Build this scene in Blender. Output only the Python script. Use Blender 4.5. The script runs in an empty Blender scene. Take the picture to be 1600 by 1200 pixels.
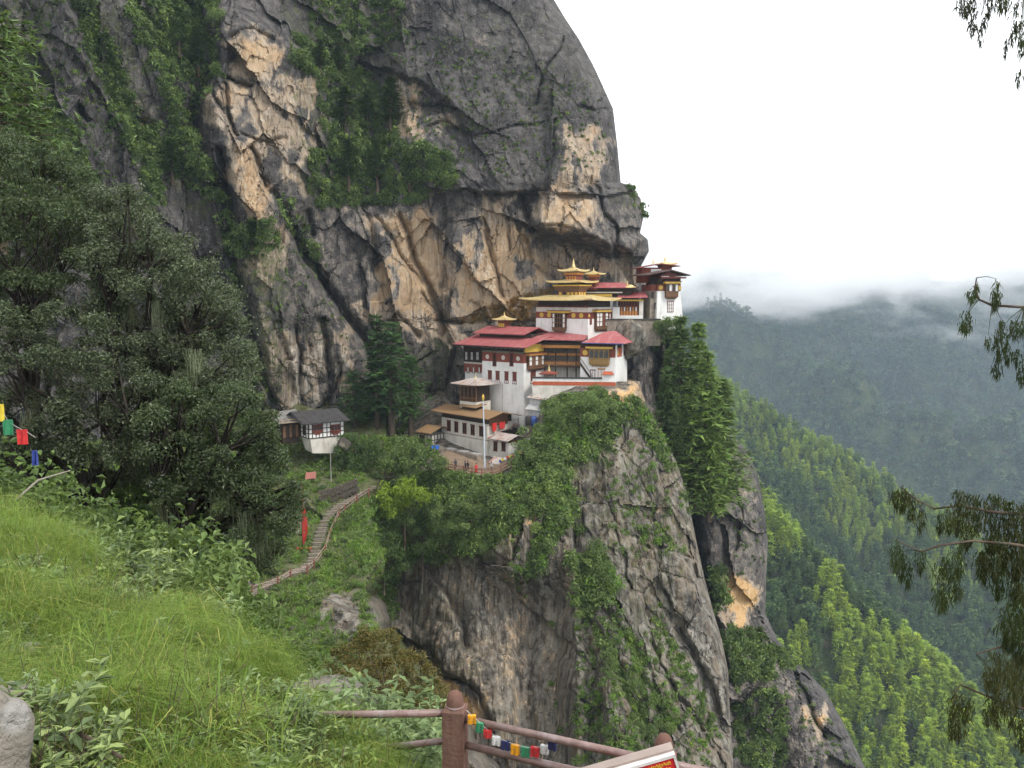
import bpy, bmesh, math, random
import numpy as np
from mathutils import Vector, Matrix

SC = bpy.context.scene
COL = SC.collection
R = math.radians

# ---------------------------------------------------------------- camera
FPX = 1331.0                      # focal length in photo pixels (photo 1600 x 1200)
PITCH = math.atan((600 - 460) / FPX)
CP, SP = math.cos(PITCH), math.sin(PITCH)
cam = bpy.data.cameras.new('camera')
cam.sensor_width = 36.0
cam.lens = 36.0 * FPX / 1600
cam.clip_start = 0.1
cam.clip_end = 20000
cam_o = bpy.data.objects.new('camera', cam)
COL.objects.link(cam_o)
cam_o.location = (0, 0, 0)
cam_o.rotation_euler = (math.pi / 2 - PITCH, 0, 0)
SC.camera = cam_o

# ---------------------------------------------------------------- world: overcast sky
SUN_DIR = Vector((0.60, -0.40, 0.80)).normalized()
W = bpy.data.worlds.new("World")
SC.world = W
W.use_nodes = True
nt = W.node_tree
nt.nodes.clear()
wo = nt.nodes.new('ShaderNodeOutputWorld')
sky = nt.nodes.new('ShaderNodeTexSky')
sky.sky_type = 'NISHITA'
sky.sun_disc = False
sky.sun_elevation = math.asin(SUN_DIR.z)
sky.sun_rotation = math.atan2(SUN_DIR.x, SUN_DIR.y)
sky.altitude = 3000
bg = nt.nodes.new('ShaderNodeBackground')
bg.inputs['Strength'].default_value = 0.10
nt.links.new(sky.outputs[0], bg.inputs['Color'])
bc = nt.nodes.new('ShaderNodeBackground')          # the white overcast
bc.inputs['Strength'].default_value = 1.25
bc.inputs['Color'].default_value = (0.99, 1.0, 1.02, 1)
mx = nt.nodes.new('ShaderNodeMixShader')
mx.inputs[0].default_value = 0.86
nt.links.new(bg.outputs[0], mx.inputs[1])
nt.links.new(bc.outputs[0], mx.inputs[2])
nt.links.new(mx.outputs[0], wo.inputs['Surface'])

sun = bpy.data.lights.new('sun', 'SUN')
sun.energy = 1.5
sun.angle = R(10)
sun.color = (1.0, 0.95, 0.87)
sun_o = bpy.data.objects.new('sun', sun)
COL.objects.link(sun_o)
sun_o.location = (60, -40, 80)
sun_o.rotation_euler = SUN_DIR.to_track_quat('Z', 'Y').to_euler()

SC.view_settings.view_transform = 'Standard'
SC.view_settings.look = 'None'
SC.view_settings.exposure = 0.78
SC.view_settings.gamma = 1.0
SC.view_settings.use_curve_mapping = False
SC.render.engine = 'CYCLES'
SC.cycles.use_denoising = True
SC.cycles.max_bounces = 8
SC.cycles.use_adaptive_sampling = True
SC.cycles.adaptive_threshold = 0.03
SC.cycles.diffuse_bounces = 3
SC.cycles.glossy_bounces = 2
SC.cycles.transmission_bounces = 3
SC.cycles.transparent_max_bounces = 6
SC.cycles.volume_bounces = 5
SC.cycles.volume_step_rate = 2.0
SC.cycles.volume_max_steps = 128
SC.cycles.sample_clamp_indirect = 6

rng = np.random.default_rng(7)
random.seed(7)

# ---------------------------------------------------------------- helpers: geometry
def at(px, py, Y):
    """The world point at depth Y (metres along +Y) seen at photo pixel px, py. Scalars or arrays."""
    u = (np.asarray(px, float) - 800) / FPX
    v = (600 - np.asarray(py, float)) / FPX
    dy = CP + v * SP
    dz = -SP + v * CP
    k = np.asarray(Y, float) / dy
    return np.stack(np.broadcast_arrays(u * k, np.asarray(Y, float) * np.ones_like(k), dz * k), -1)

def atv(px, py, Y):
    return Vector(at(px, py, Y).tolist())

def proj(P):
    P = np.asarray(P, float)
    zc = P[..., 1] * CP - P[..., 2] * SP
    yc = P[..., 1] * SP + P[..., 2] * CP
    return 800 + FPX * P[..., 0] / zc, 600 - FPX * yc / zc

def t_px(C, d, px):
    """t so that C + t d is seen at column px."""
    a = (px - 800) / FPX
    z0 = C[1] * CP - C[2] * SP
    z1 = d[1] * CP - d[2] * SP
    return (a * z0 - C[0]) / (d[0] - a * z1)

def h_py(C, py):
    """height dz so that C + (0,0,dz) is seen at row py."""
    b = (600 - py) / FPX
    y0 = C[1] * SP + C[2] * CP
    z0 = C[1] * CP - C[2] * SP
    # (y0 + h CP) = b (z0 - h SP)
    return (b * z0 - y0) / (CP + b * SP)

def hash01(ix, iy, iz, seed):
    with np.errstate(over='ignore'):
        h = (ix.astype(np.uint32) * np.uint32(374761393) + iy.astype(np.uint32) * np.uint32(668265263)
             + iz.astype(np.uint32) * np.uint32(2147483647) + np.uint32(seed * 974711 & 0xffffffff))
        h = (h ^ (h >> np.uint32(13))) * np.uint32(1274126177)
        h = (h ^ (h >> np.uint32(16))) * np.uint32(2246822519)
        h = h ^ (h >> np.uint32(15))
    return h.astype(np.float64) / 4294967295.0

def vnoise(x, y, z=None, seed=0):
    """value noise in -1..1"""
    if z is None:
        z = np.zeros_like(x)
    xi, yi, zi = np.floor(x), np.floor(y), np.floor(z)
    fx, fy, fz = x - xi, y - yi, z - zi
    xi, yi, zi = xi.astype(np.int64), yi.astype(np.int64), zi.astype(np.int64)
    s = lambda t: t * t * t * (t * (t * 6 - 15) + 10)
    fx, fy, fz = s(fx), s(fy), s(fz)
    r = 0
    for a in (0, 1):
        for b in (0, 1):
            for c in (0, 1):
                w = (fx if a else 1 - fx) * (fy if b else 1 - fy) * (fz if c else 1 - fz)
                r = r + w * hash01(xi + a, yi + b, zi + c, seed)
    return r * 2 - 1

def fbm(x, y, z=None, seed=0, oct=4, gain=0.5, lac=2.03):
    r, a, f = 0, 1.0, 1.0
    for i in range(oct):
        r = r + a * vnoise(x * f, y * f, None if z is None else z * f, seed + i * 17)
        a *= gain
        f *= lac
    return r

def ridged(x, y, seed=0, oct=4, gain=0.5):
    r, a, f = 0, 1.0, 1.0
    for i in range(oct):
        r = r + a * (1 - 2 * np.abs(vnoise(x * f, y * f, None, seed + i * 31)))
        a *= gain
        f *= 2.1
    return r

def sstep(a, b, x):
    t = np.clip((x - a) / (b - a), 0, 1)
    return t * t * (3 - 2 * t)

def seg_dist(X, Y, pl):
    """distance to a polyline and the side (+ on the right of the walking direction, image y down)."""
    best = np.full(X.shape, 1e9)
    side = np.zeros(X.shape)
    for (ax, ay), (bx, by) in zip(pl[:-1], pl[1:]):
        dx, dy = bx - ax, by - ay
        L2 = dx * dx + dy * dy
        t = np.clip(((X - ax) * dx + (Y - ay) * dy) / L2, 0, 1)
        d = np.hypot(X - ax - t * dx, Y - ay - t * dy)
        s = ((X - ax) * (-dy) + (Y - ay) * dx)
        m = d < best
        best = np.where(m, d, best)
        side = np.where(m, np.sign(s), side)
    return best, side

def poly_sd(X, Y, pg):
    """signed distance to a polygon, + inside."""
    d, _ = seg_dist(X, Y, list(pg) + [pg[0]])
    ins = np.zeros(X.shape, bool)
    n = len(pg)
    for i in range(n):
        ax, ay = pg[i]
        bx, by = pg[(i + 1) % n]
        if ay == by:
            continue
        c = ((ay > Y) != (by > Y)) & (X < (bx - ax) * (Y - ay) / (by - ay) + ax)
        ins ^= c
    return np.where(ins, d, -d)

def boxed(X, Y, pts, pad):
    xs = [p[0] for p in pts]; ys = [p[1] for p in pts]
    return (X > min(xs) - pad) & (X < max(xs) + pad) & (Y > min(ys) - pad) & (Y < max(ys) + pad)

def on_poly(X, Y, pg, soft, pad=None):
    pad = soft * 2 if pad is None else pad
    out = np.zeros(X.shape)
    m = boxed(X, Y, pg, pad)
    if m.any():
        out[m] = sstep(-soft, soft, poly_sd(X[m], Y[m], pg))
    return out

def on_line(X, Y, pl, w):
    out = np.zeros(X.shape)
    m = boxed(X, Y, pl, w * 3.2)
    if m.any():
        d, s = seg_dist(X[m], Y[m], pl)
        out[m] = np.exp(-(d / (0.7 * w)) ** 1.35)
    return out

def on_side(X, Y, pl, w, reach):
    """1 just on the right of the line fading over reach, 0 on its left."""
    out = np.zeros(X.shape)
    m = boxed(X, Y, pl, reach * 2.5)
    if m.any():
        d, s = seg_dist(X[m], Y[m], pl)
        out[m] = sstep(-w, w, d * s) * np.exp(-(d / reach) ** 2)
    return out

def facets(X, Y, seed, cell, tilt, stretch=1.0, ang=0.0):
    """broken rock: every jittered cell is a plane with a tilt of its own; also returns F2-F1 (0 at joints)."""
    c, s = math.cos(ang), math.sin(ang)
    U = (X * c + Y * s) / cell
    V = (-X * s + Y * c) / (cell * stretch)
    iu, iv = np.floor(U).astype(np.int64), np.floor(V).astype(np.int64)
    f1 = np.full(X.shape, 1e9); f2 = np.full(X.shape, 1e9); val = np.zeros(X.shape)
    z = np.zeros_like(iu)
    for a in (-1, 0, 1):
        for b in (-1, 0, 1):
            cu, cv = iu + a, iv + b
            px = cu + hash01(cu, cv, z, seed)
            py = cv + hash01(cu, cv, z, seed + 1)
            d = np.hypot(U - px, V - py)
            tx = hash01(cu, cv, z, seed + 2) * 2 - 1
            ty = hash01(cu, cv, z, seed + 3) * 2 - 1
            h = hash01(cu, cv, z, seed + 4) * 2 - 1
            v = (tx * (U - px) + ty * (V - py)) * tilt + h * tilt * 0.45
            m = d < f1
            f2 = np.where(m, f1, np.minimum(f2, d))
            val = np.where(m, v, val)
            f1 = np.where(m, d, f1)
    return val, f2 - f1

# ---------------------------------------------------------------- helpers: meshes and objects
def mesh_np(name, verts, faces, smooth=False, mats=(), mat_index=None):
    """verts (N,3); faces an int array (M,3|4)."""
    verts = np.asarray(verts, np.float32).reshape(-1, 3)
    faces = np.asarray(faces, np.int32)
    k = faces.shape[1]
    me = bpy.data.meshes.new(name)
    me.vertices.add(len(verts))
    me.vertices.foreach_set('co', verts.ravel())
    me.loops.add(faces.size)
    me.loops.foreach_set('vertex_index', faces.ravel())
    me.polygons.add(len(faces))
    me.polygons.foreach_set('loop_start', np.arange(0, faces.size, k, dtype=np.int32))
    me.polygons.foreach_set('loop_total', np.full(len(faces), k, np.int32))
    if mat_index is not None:
        me.polygons.foreach_set('material_index', np.asarray(mat_index, np.int32))
    me.polygons.foreach_set('use_smooth', np.full(len(faces), smooth, bool))
    for m in mats:
        me.materials.append(m)
    me.update(calc_edges=True)
    return me

def link(name, data, parent=None):
    o = bpy.data.objects.new(name, data)
    COL.objects.link(o)
    if parent is not None:
        o.parent = parent
    return o

def tag(o, label=None, cat=None, group=None, kind=None):
    if label: o['label'] = label
    if cat: o['category'] = cat
    if group: o['group'] = group
    if kind: o['kind'] = kind
    return o

def thing(name, label, cat, loc=(0, 0, 0), rotz=0.0, group=None):
    o = link(name, None)
    o.location = loc
    o.rotation_euler = (0, 0, rotz)
    o.empty_display_size = 0.3
    return tag(o, label, cat, group)

class MB:
    """collects simple shapes into ONE mesh"""
    def __init__(self):
        self.v = []; self.f = []
    def add(self, vs, fs):
        n = len(self.v)
        self.v += [tuple(p) for p in vs]
        self.f += [tuple(i + n for i in f) for f in fs]
        return self
    def hexa(self, p):
        """8 corners: bottom 0-3 ccw, top 4-7"""
        return self.add(p, [(3, 2, 1, 0), (4, 5, 6, 7), (0, 1, 5, 4), (1, 2, 6, 5), (2, 3, 7, 6), (3, 0, 4, 7)])
    def box(self, x0, x1, y0, y1, z0, z1):
        return self.hexa([(x0, y0, z0), (x1, y0, z0), (x1, y1, z0), (x0, y1, z0),
                          (x0, y0, z1), (x1, y0, z1), (x1, y1, z1), (x0, y1, z1)])
    def taper(self, x0, x1, y0, y1, z0, z1, b):
        """box whose top is set in by b on each side"""
        return self.hexa([(x0, y0, z0), (x1, y0, z0), (x1, y1, z0), (x0, y1, z0),
                          (x0 + b, y0 + b, z1), (x1 - b, y0 + b, z1), (x1 - b, y1 - b, z1), (x0 + b, y1 - b, z1)])
    def bar(self, a, b, w, h=None, up=(0, 0, 1)):
        a, b = Vector(a), Vector(b)
        h = w if h is None else h
        d = (b - a).normalized()
        s = d.cross(Vector(up))
        if s.length < 1e-4:
            s = d.cross(Vector((1, 0, 0)))
        s.normalize()
        u = s.cross(d)
        p = []
        for q in (a, b):
            for i, j in ((-1, -1), (1, -1), (1, 1), (-1, 1)):
                p.append(q + s * (i * w / 2) + u * (j * h / 2))
        return self.add(p, [(3, 2, 1, 0), (4, 5, 6, 7), (0, 1, 5, 4), (1, 2, 6, 5), (2, 3, 7, 6), (3, 0, 4, 7)])
    def tube(self, pts, rad, n=6, cap=True):
        pts = [Vector(p) for p in pts]
        if not hasattr(rad, '__len__'):
            rad = [rad] * len(pts)
        vs, fs = [], []
        ref = None
        for i, p in enumerate(pts):
            d = (pts[min(i + 1, len(pts) - 1)] - pts[max(i - 1, 0)])
            d = d.normalized() if d.length > 1e-9 else Vector((0, 0, 1))
            if ref is None:
                ref = Vector((1, 0, 0)) if abs(d.x) < 0.8 else Vector((0, 1, 0))
            s = (ref - d * ref.dot(d)).normalized()
            ref = s
            t = d.cross(s)
            for k in range(n):
                a = 2 * math.pi * k / n
                vs.append(p + (s * math.cos(a) + t * math.sin(a)) * rad[i])
        for i in range(len(pts) - 1):
            for k in range(n):
                k2 = (k + 1) % n
                fs.append((i * n + k, i * n + k2, (i + 1) * n + k2, (i + 1) * n + k))
        if cap:
            fs.append(tuple(reversed(range(n))))
            fs.append(tuple(range((len(pts) - 1) * n, len(pts) * n)))
        return self.add(vs, fs)
    def lathe(self, prof, n=12, c=(0, 0, 0)):
        """profile of (radius, z), revolved about z"""
        vs, fs = [], []
        for r, z in prof:
            for k in range(n):
                a = 2 * math.pi * k / n
                vs.append((c[0] + r * math.cos(a), c[1] + r * math.sin(a), c[2] + z))
        for i in range(len(prof) - 1):
            for k in range(n):
                k2 = (k + 1) % n
                fs.append((i * n + k, i * n + k2, (i + 1) * n + k2, (i + 1) * n + k))
        fs.append(tuple(reversed(range(n))))
        fs.append(tuple(range((len(prof) - 1) * n, len(prof) * n)))
        return self.add(vs, fs)
    def mesh(self, name, mat, smooth=False):
        me = bpy.data.meshes.new(name)
        me.from_pydata(self.v, [], self.f)
        if mat is not None:
            me.materials.append(mat)
        if smooth:
            me.polygons.foreach_set('use_smooth', np.ones(len(me.polygons), bool))
        me.update()
        return me
    def build(self, name, mat, parent=None, smooth=False, label=None):
        o = link(name, self.mesh(name, mat, smooth), parent)
        if label:
            o['label'] = label
        return o

def copy_tree(o, parent=None):
    c = o.copy()
    COL.objects.link(c)
    if parent is not None:
        c.parent = parent
    for ch in list(o.children):
        copy_tree(ch, c)
    return c

# ---------------------------------------------------------------- helpers: materials
class NT:
    def __init__(self, name):
        self.m = bpy.data.materials.new(name)
        self.m.use_nodes = True
        self.t = self.m.node_tree
        self.t.nodes.clear()
        self.out = self.n('ShaderNodeOutputMaterial')
    def n(self, typ, **kw):
        x = self.t.nodes.new(typ)
        for k, v in kw.items():
            setattr(x, k, v)
        return x
    def set(self, sock, v):
        if isinstance(v, bpy.types.NodeSocket):
            self.t.links.new(v, sock)
        elif isinstance(v, (tuple, list)) and len(v) == 3 and sock.type == 'RGBA':
            sock.default_value = (*v, 1)
        else:
            sock.default_value = v
    def coord(self, kind='Object'):
        return self.n('ShaderNodeTexCoord').outputs[kind]
    def pos(self):
        return self.n('ShaderNodeNewGeometry').outputs['Position']
    def mapping(self, vec, scale=(1, 1, 1), rot=(0, 0, 0)):
        m = self.n('ShaderNodeMapping')
        self.set(m.inputs['Vector'], vec)
        m.inputs['Scale'].default_value = scale
        m.inputs['Rotation'].default_value = rot
        return m.outputs[0]
    def noise(self, vec, scale, detail=3.0, rough=0.55, dist=0.0, out='Fac'):
        x = self.n('ShaderNodeTexNoise')
        self.set(x.inputs['Vector'], vec)
        self.set(x.inputs['Scale'], scale)
        x.inputs['Detail'].default_value = detail
        x.inputs['Roughness'].default_value = rough
        x.inputs['Distortion'].default_value = dist
        return x.outputs[out]
    def voro(self, vec, scale, feature='F1', out='Distance'):
        x = self.n('ShaderNodeTexVoronoi', feature=feature)
        self.set(x.inputs['Vector'], vec)
        x.inputs['Scale'].default_value = scale
        return x.outputs[out]
    def math(self, op, a, b=0.0, c=None, clamp=False):
        x = self.n('ShaderNodeMath', operation=op, use_clamp=clamp)
        self.set(x.inputs[0], a)
        self.set(x.inputs[1], b)
        if c is not None:
            self.set(x.inputs[2], c)
        return x.outputs[0]
    def ramp(self, f, a, b, lo=0.0, hi=1.0):
        x = self.n('ShaderNodeMapRange', interpolation_type='SMOOTHSTEP')
        self.set(x.inputs['Value'], f)
        x.inputs['From Min'].default_value = a
        x.inputs['From Max'].default_value = b
        x.inputs['To Min'].default_value = lo
        x.inputs['To Max'].default_value = hi
        return x.outputs[0]
    def mix(self, f, a, b, blend='MIX'):
        x = self.n('ShaderNodeMix', data_type='RGBA', blend_type=blend)
        self.set(x.inputs[0], f)
        self.set(x.inputs[6], a)
        self.set(x.inputs[7], b)
        return x.outputs[2]
    def attr(self, name, typ='GEOMETRY'):
        return self.n('ShaderNodeAttribute', attribute_name=name, attribute_type=typ)
    def bump(self, h, strength, dist=0.1, normal=None):
        x = self.n('ShaderNodeBump')
        self.set(x.inputs['Height'], h)
        x.inputs['Strength'].default_value = strength
        x.inputs['Distance'].default_value = dist
        if normal is not None:
            self.set(x.inputs['Normal'], normal)
        return x.outputs[0]
    def bsdf(self, color, rough=0.8, spec=0.3, normal=None, metal=0.0):
        x = self.n('ShaderNodeBsdfPrincipled')
        self.set(x.inputs['Base Color'], color)
        self.set(x.inputs['Roughness'], rough)
        self.set(x.inputs['Specular IOR Level'], spec)
        self.set(x.inputs['Metallic'], metal)
        if normal is not None:
            self.set(x.inputs['Normal'], normal)
        return x.outputs[0]
    def done(self, shader):
        self.t.links.new(shader, self.out.inputs['Surface'])
        return self.m

def paint(name, color, rough=0.7, var=0.25, scale=1.2, spec=0.25, dirt=None, metal=0.0, fine=9.0):
    """a plain coat with weathering: blotches, fine grain, and a little relief"""
    k = NT(name)
    p = k.coord('Object')
    c2 = tuple(c * (1 - var) for c in color)
    col = k.mix(k.ramp(k.noise(p, scale, 4), 0.35, 0.7), color, c2)
    if dirt is not None:
        st = k.noise(k.mapping(p, (1.6, 1.6, 0.25)), 1.3, 4, 0.65)
        col = k.mix(k.ramp(st, 0.52, 0.74, 0, 0.7), col, dirt)
    g = k.noise(p, fine, 3)
    col = k.mix(k.ramp(g, 0.3, 0.7, 0, 0.25), col, tuple(c * 0.6 for c in color))
    return k.done(k.bsdf(col, rough, spec, k.bump(g, 0.25, 0.03), metal))
# ---------------------------------------------------------------- rock and ground materials
def rock_material(name, dark=(0.036, 0.033, 0.033), mid=(0.100, 0.092, 0.087), warm=(0.34, 0.262, 0.182),
                  warm2=(0.215, 0.168, 0.124), pale=(0.42, 0.375, 0.315), ochre=(0.34, 0.22, 0.12), sheer=0.0):
    k = NT(name)
    p = k.pos()
    a = k.attr('rock')
    sp = k.n('ShaderNodeSeparateColor')
    k.set(sp.inputs[0], a.outputs['Color'])
    tan, pal, moss = sp.outputs[0], sp.outputs[1], sp.outputs[2]
    big = k.noise(p, 0.09, 4, 0.6)
    med = k.noise(p, 0.55, 5, 0.62)
    fine = k.noise(p, 3.2, 4, 0.6)
    streak = k.noise(k.mapping(p, (0.75, 0.75, 0.045)), 1.0, 4, 0.6, 0.4)
    streak2 = k.noise(k.mapping(p, (2.6, 2.6, 0.12)), 1.0, 3, 0.6, 0.3)
    grey = k.mix(k.ramp(k.math('ADD', k.math('MULTIPLY', big, 0.5), k.math('MULTIPLY', med, 0.5)), 0.40, 0.62), dark, mid)
    grey = k.mix(k.ramp(fine, 0.50, 0.72, 0, 0.45 - 0.3 * sheer), grey, (0.18, 0.168, 0.16))
    grey = k.mix(k.ramp(streak, 0.52, 0.68, 0, 0.5), grey, (0.022, 0.020, 0.021))
    if sheer:                                            # long water stains down a sheer face
        band = k.noise(k.mapping(p, (0.42, 0.42, 0.012)), 1.0, 3, 0.55, 0.2)
        band2 = k.noise(k.mapping(p, (1.1, 1.1, 0.02)), 1.0, 3, 0.6, 0.2)
        grey = k.mix(k.ramp(band, 0.46, 0.60, 0, 0.75), grey, (0.150, 0.118, 0.082))
        grey = k.mix(k.ramp(band2, 0.50, 0.62, 0, 0.7), grey, (0.036, 0.031, 0.026))
        grey = k.mix(k.ramp(band2, 0.46, 0.36, 0, 0.45), grey, (0.27, 0.25, 0.215))
    # pale lichen specks
    spk = k.ramp(k.voro(p, 1.9), 0.10, 0.20, 1, 0)
    grey = k.mix(k.math('MULTIPLY', spk, k.ramp(med, 0.45, 0.6)), grey, (0.28, 0.27, 0.25))
    tc = k.mix(k.ramp(med, 0.34, 0.68), warm, warm2)
    tc = k.mix(k.ramp(streak2, 0.46, 0.72, 0, 0.6), tc, pale)
    tc = k.mix(k.ramp(k.noise(p, 0.22, 3), 0.50, 0.72, 0, 0.6), tc, ochre)
    tc = k.mix(k.ramp(k.noise(p, 0.35, 5, 0.7), 0.52, 0.72, 0, 0.65), tc, (0.15, 0.135, 0.12))
    tc = k.mix(k.ramp(streak, 0.54, 0.70, 0, 0.85), tc, (0.060, 0.052, 0.047))
    f = k.math('ADD', tan, k.math('MULTIPLY', k.math('SUBTRACT', med, 0.5), 1.1 - 0.7 * sheer))
    f = k.math('ADD', f, k.math('MULTIPLY', k.math('SUBTRACT', streak2, 0.5), 0.7 + 0.5 * sheer))
    f = k.math('ADD', f, k.math('MULTIPLY', k.math('SUBTRACT', fine, 0.5), 0.5))
    f = k.math('ADD', f, k.math('MULTIPLY', k.math('SUBTRACT', streak, 0.5), -0.5 - 1.1 * sheer))
    tc = k.mix(k.ramp(tan, 0.96, 1.06, 0, 0.85), tc, k.mix(k.ramp(streak2, 0.42, 0.66), (0.46, 0.275, 0.115), (0.50, 0.36, 0.20)))
    brown = k.mix(0.5, grey, tuple(0.62 * (x + y) / 2 for x, y in zip(warm2, pale)))
    col = k.mix(k.ramp(f, 0.20, 0.48), grey, brown)
    col = k.mix(k.ramp(f, 0.42, 0.72), col, tc)
    fp = k.math('ADD', pal, k.math('MULTIPLY', k.math('SUBTRACT', streak2, 0.5), 1.3))
    col = k.mix(k.ramp(fp, 0.40, 0.95, 0, 0.85), col, pale)
    fm = k.math('ADD', moss, k.math('MULTIPLY', k.math('SUBTRACT', k.noise(p, 0.8, 5, 0.7), 0.5), 1.5))
    mg = k.mix(k.ramp(fine, 0.35, 0.65), (0.040, 0.052, 0.016), (0.095, 0.110, 0.035))
    col = k.mix(k.ramp(fm, 0.36, 0.80, 0, 0.85), col, mg)
    # joints: thin dark lines along warped cells, long in the lie of the rock
    wv = k.n('ShaderNodeVectorMath', operation='MULTIPLY_ADD')
    k.set(wv.inputs[0], k.noise(p, 0.5, 4, 0.6, out='Color')); wv.inputs[1].default_value = (2.4, 2.4, 2.4); k.set(wv.inputs[2], p)
    h = k.math('ADD', k.math('MULTIPLY', med, 0.9 - 0.6 * sheer), k.math('MULTIPLY', fine, 0.4 - 0.15 * sheer))
    h = k.math('ADD', h, k.math('MULTIPLY', k.noise(p, 11.0, 4, 0.65), 0.16))
    h = k.math('ADD', h, k.math('MULTIPLY', streak2, 0.3))
    for sc, wd, keep in ((0.15, 0.014, 0.42), (0.42, 0.020, 0.50)):
        e = k.voro(k.mapping(wv.outputs[0], (1, 1, 0.42), (0, R(24), 0)), sc, 'DISTANCE_TO_EDGE')
        ln = k.math('MULTIPLY', k.ramp(e, 0.0, wd, 1, 0), k.ramp(k.noise(p, 0.16, 3), keep, keep + 0.14))
        col = k.mix(k.math('MULTIPLY', ln, 0.72), col, (0.018, 0.016, 0.015))
        h = k.math('SUBTRACT', h, k.math('MULTIPLY', ln, 0.7))
    return k.done(k.bsdf(col, 0.9, 0.2, k.bump(h, 0.8 - 0.3 * sheer, 0.40)))

def soil_material(name, a, b, c, s=0.5):
    k = NT(name)
    p = k.pos()
    n1 = k.noise(p, s, 5, 0.65)
    n2 = k.noise(p, s * 6, 4, 0.6)
    col = k.mix(k.ramp(n1, 0.4, 0.62), a, b)
    col = k.mix(k.ramp(n2, 0.48, 0.68, 0, 0.8), col, c)
    return k.done(k.bsdf(col, 0.95, 0.1, k.bump(n2, 0.8, 0.3 / s * 0.5)))

M_ROCK = rock_material('cliff rock')
M_ROCK_LOW = rock_material('crag rock', dark=(0.078, 0.069, 0.058), mid=(0.205, 0.188, 0.155), warm=(0.50, 0.32, 0.155),
                           warm2=(0.30, 0.225, 0.145), pale=(0.42, 0.40, 0.355), sheer=1.0)
M_SOIL = soil_material('leafy soil', (0.030, 0.044, 0.014), (0.055, 0.070, 0.022), (0.060, 0.045, 0.030))
M_TURF = soil_material('grassy soil', (0.060, 0.046, 0.030), (0.050, 0.065, 0.020), (0.105, 0.075, 0.048), 2.2)
M_FOREST_FLOOR = soil_material('forest floor', (0.022, 0.034, 0.012), (0.040, 0.056, 0.018), (0.085, 0.075, 0.05), 0.03)
M_EARTH = soil_material('trodden earth', (0.20, 0.145, 0.10), (0.26, 0.19, 0.135), (0.15, 0.11, 0.08), 0.8)

# ---------------------------------------------------------------- the cliff
def interp(x, tab):
    xs, ys = zip(*tab)
    return np.interp(x, xs, ys)

class Sheet:
    """a rock face meshed as rows of points; it rounds off at its right edge and runs back behind it"""
    def __init__(self, px0, edge, py0, py1, step_y, ncol, nwrap, depth, round_m, round_px, back=60.0):
        rows = np.arange(py0, py1 + 0.1, step_y)
        s = np.linspace(0, 1, ncol)
        e = interp(rows, edge)[:, None]
        PX = px0 + (e - px0) * s[None, :]
        PY = np.repeat(rows[:, None], ncol, 1)
        Y = depth(PX, PY)
        dd = np.clip(1 - (e - PX) / round_px, 0, 1)
        Y = Y + round_m * (1 - np.sqrt(np.clip(1 - dd * dd, 0, 1)))
        self.px0, self.edge, self.py0, self.step, self.ncol = px0, edge, py0, step_y, ncol
        self.PX, self.PY, self.Y = PX, PY, Y
        P = at(PX, PY, Y)
        if nwrap:
            w = np.linspace(0, 1, nwrap + 1)[1:]
            last = P[:, -1:, :]
            run = np.repeat(last, nwrap, 1)
            run[..., 1] += (w ** 1.6 * back)[None, :]
            run[..., 0] -= (w * back * 0.25)[None, :]
            nz = fbm(run[..., 1] * 0.12, run[..., 2] * 0.12, None, 91, 4)
            run[..., 0] += nz * 1.2 * np.minimum(w * 4, 1)[None, :]
            P = np.concatenate([P, run], 1)
        self.P = P
    def mesh(self, name, mat, masks):
        nr, nc = self.P.shape[:2]
        idx = np.arange(nr * nc).reshape(nr, nc)
        f = np.stack([idx[1:, :-1], idx[1:, 1:], idx[:-1, 1:], idx[:-1, :-1]], -1).reshape(-1, 4)
        me = mesh_np(name, self.P.reshape(-1, 3), f, False, [mat])
        c = np.zeros((nr, nc, 4), np.float32)
        c[..., 3] = 1
        for i, m in enumerate(masks):
            c[:, :self.ncol, i] = m
            c[:, self.ncol:, i] = m[:, -1:]
        at_ = me.color_attributes.new('rock', 'FLOAT_COLOR', 'POINT')
        at_.data.foreach_set('color', c.ravel())
        return me
    def idx(self, px, py):
        px, py = np.asarray(px, float), np.asarray(py, float)
        r = np.clip((py - self.py0) / self.step, 0, self.Y.shape[0] - 1.001)
        e = interp(py, self.edge)
        c = np.clip((px - self.px0) / (e - self.px0) * (self.ncol - 1), 0, self.ncol - 1.001)
        return r, c
    def depth(self, px, py):
        r, c = self.idx(px, py)
        r0, c0 = r.astype(int), c.astype(int)
        fr, fc = r - r0, c - c0
        Y = self.Y
        return ((Y[r0, c0] * (1 - fc) + Y[r0, c0 + 1] * fc) * (1 - fr)
                + (Y[r0 + 1, c0] * (1 - fc) + Y[r0 + 1, c0 + 1] * fc) * fr)
    def point(self, px, py):
        return at(px, py, self.depth(px, py))
    def normal(self, px, py, e=4.0):
        a = self.point(np.asarray(px) - e, py); b = self.point(np.asarray(px) + e, py)
        c = self.point(px, np.asarray(py) - e); d = self.point(px, np.asarray(py) + e)
        n = np.cross(b - a, c - d)
        n /= np.linalg.norm(n, axis=-1, keepdims=True) + 1e-9
        return np.where(n[..., 1:2] > 0.25, -n, n)

EDGE_A = [(-90, 836), (0, 866), (30, 884), (60, 904), (100, 926), (130, 940), (170, 958), (230, 965), (285, 970),
          (291, 986), (310, 1001), (335, 1006), (352, 1003), (364, 1000), (374, 1012), (392, 1014), (404, 1008),
          (415, 1002), (430, 1006), (460, 1016), (497, 1022), (504, 1066), (560, 1072), (640, 1085), (676, 1140), (700, 1165),
          (740, 1184), (800, 1195), (850, 1200), (900, 1197), (960, 1196), (1000, 1215), (1040, 1252), (1080, 1290),
          (1130, 1318), (1200, 1352), (1270, 1385)]

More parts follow.
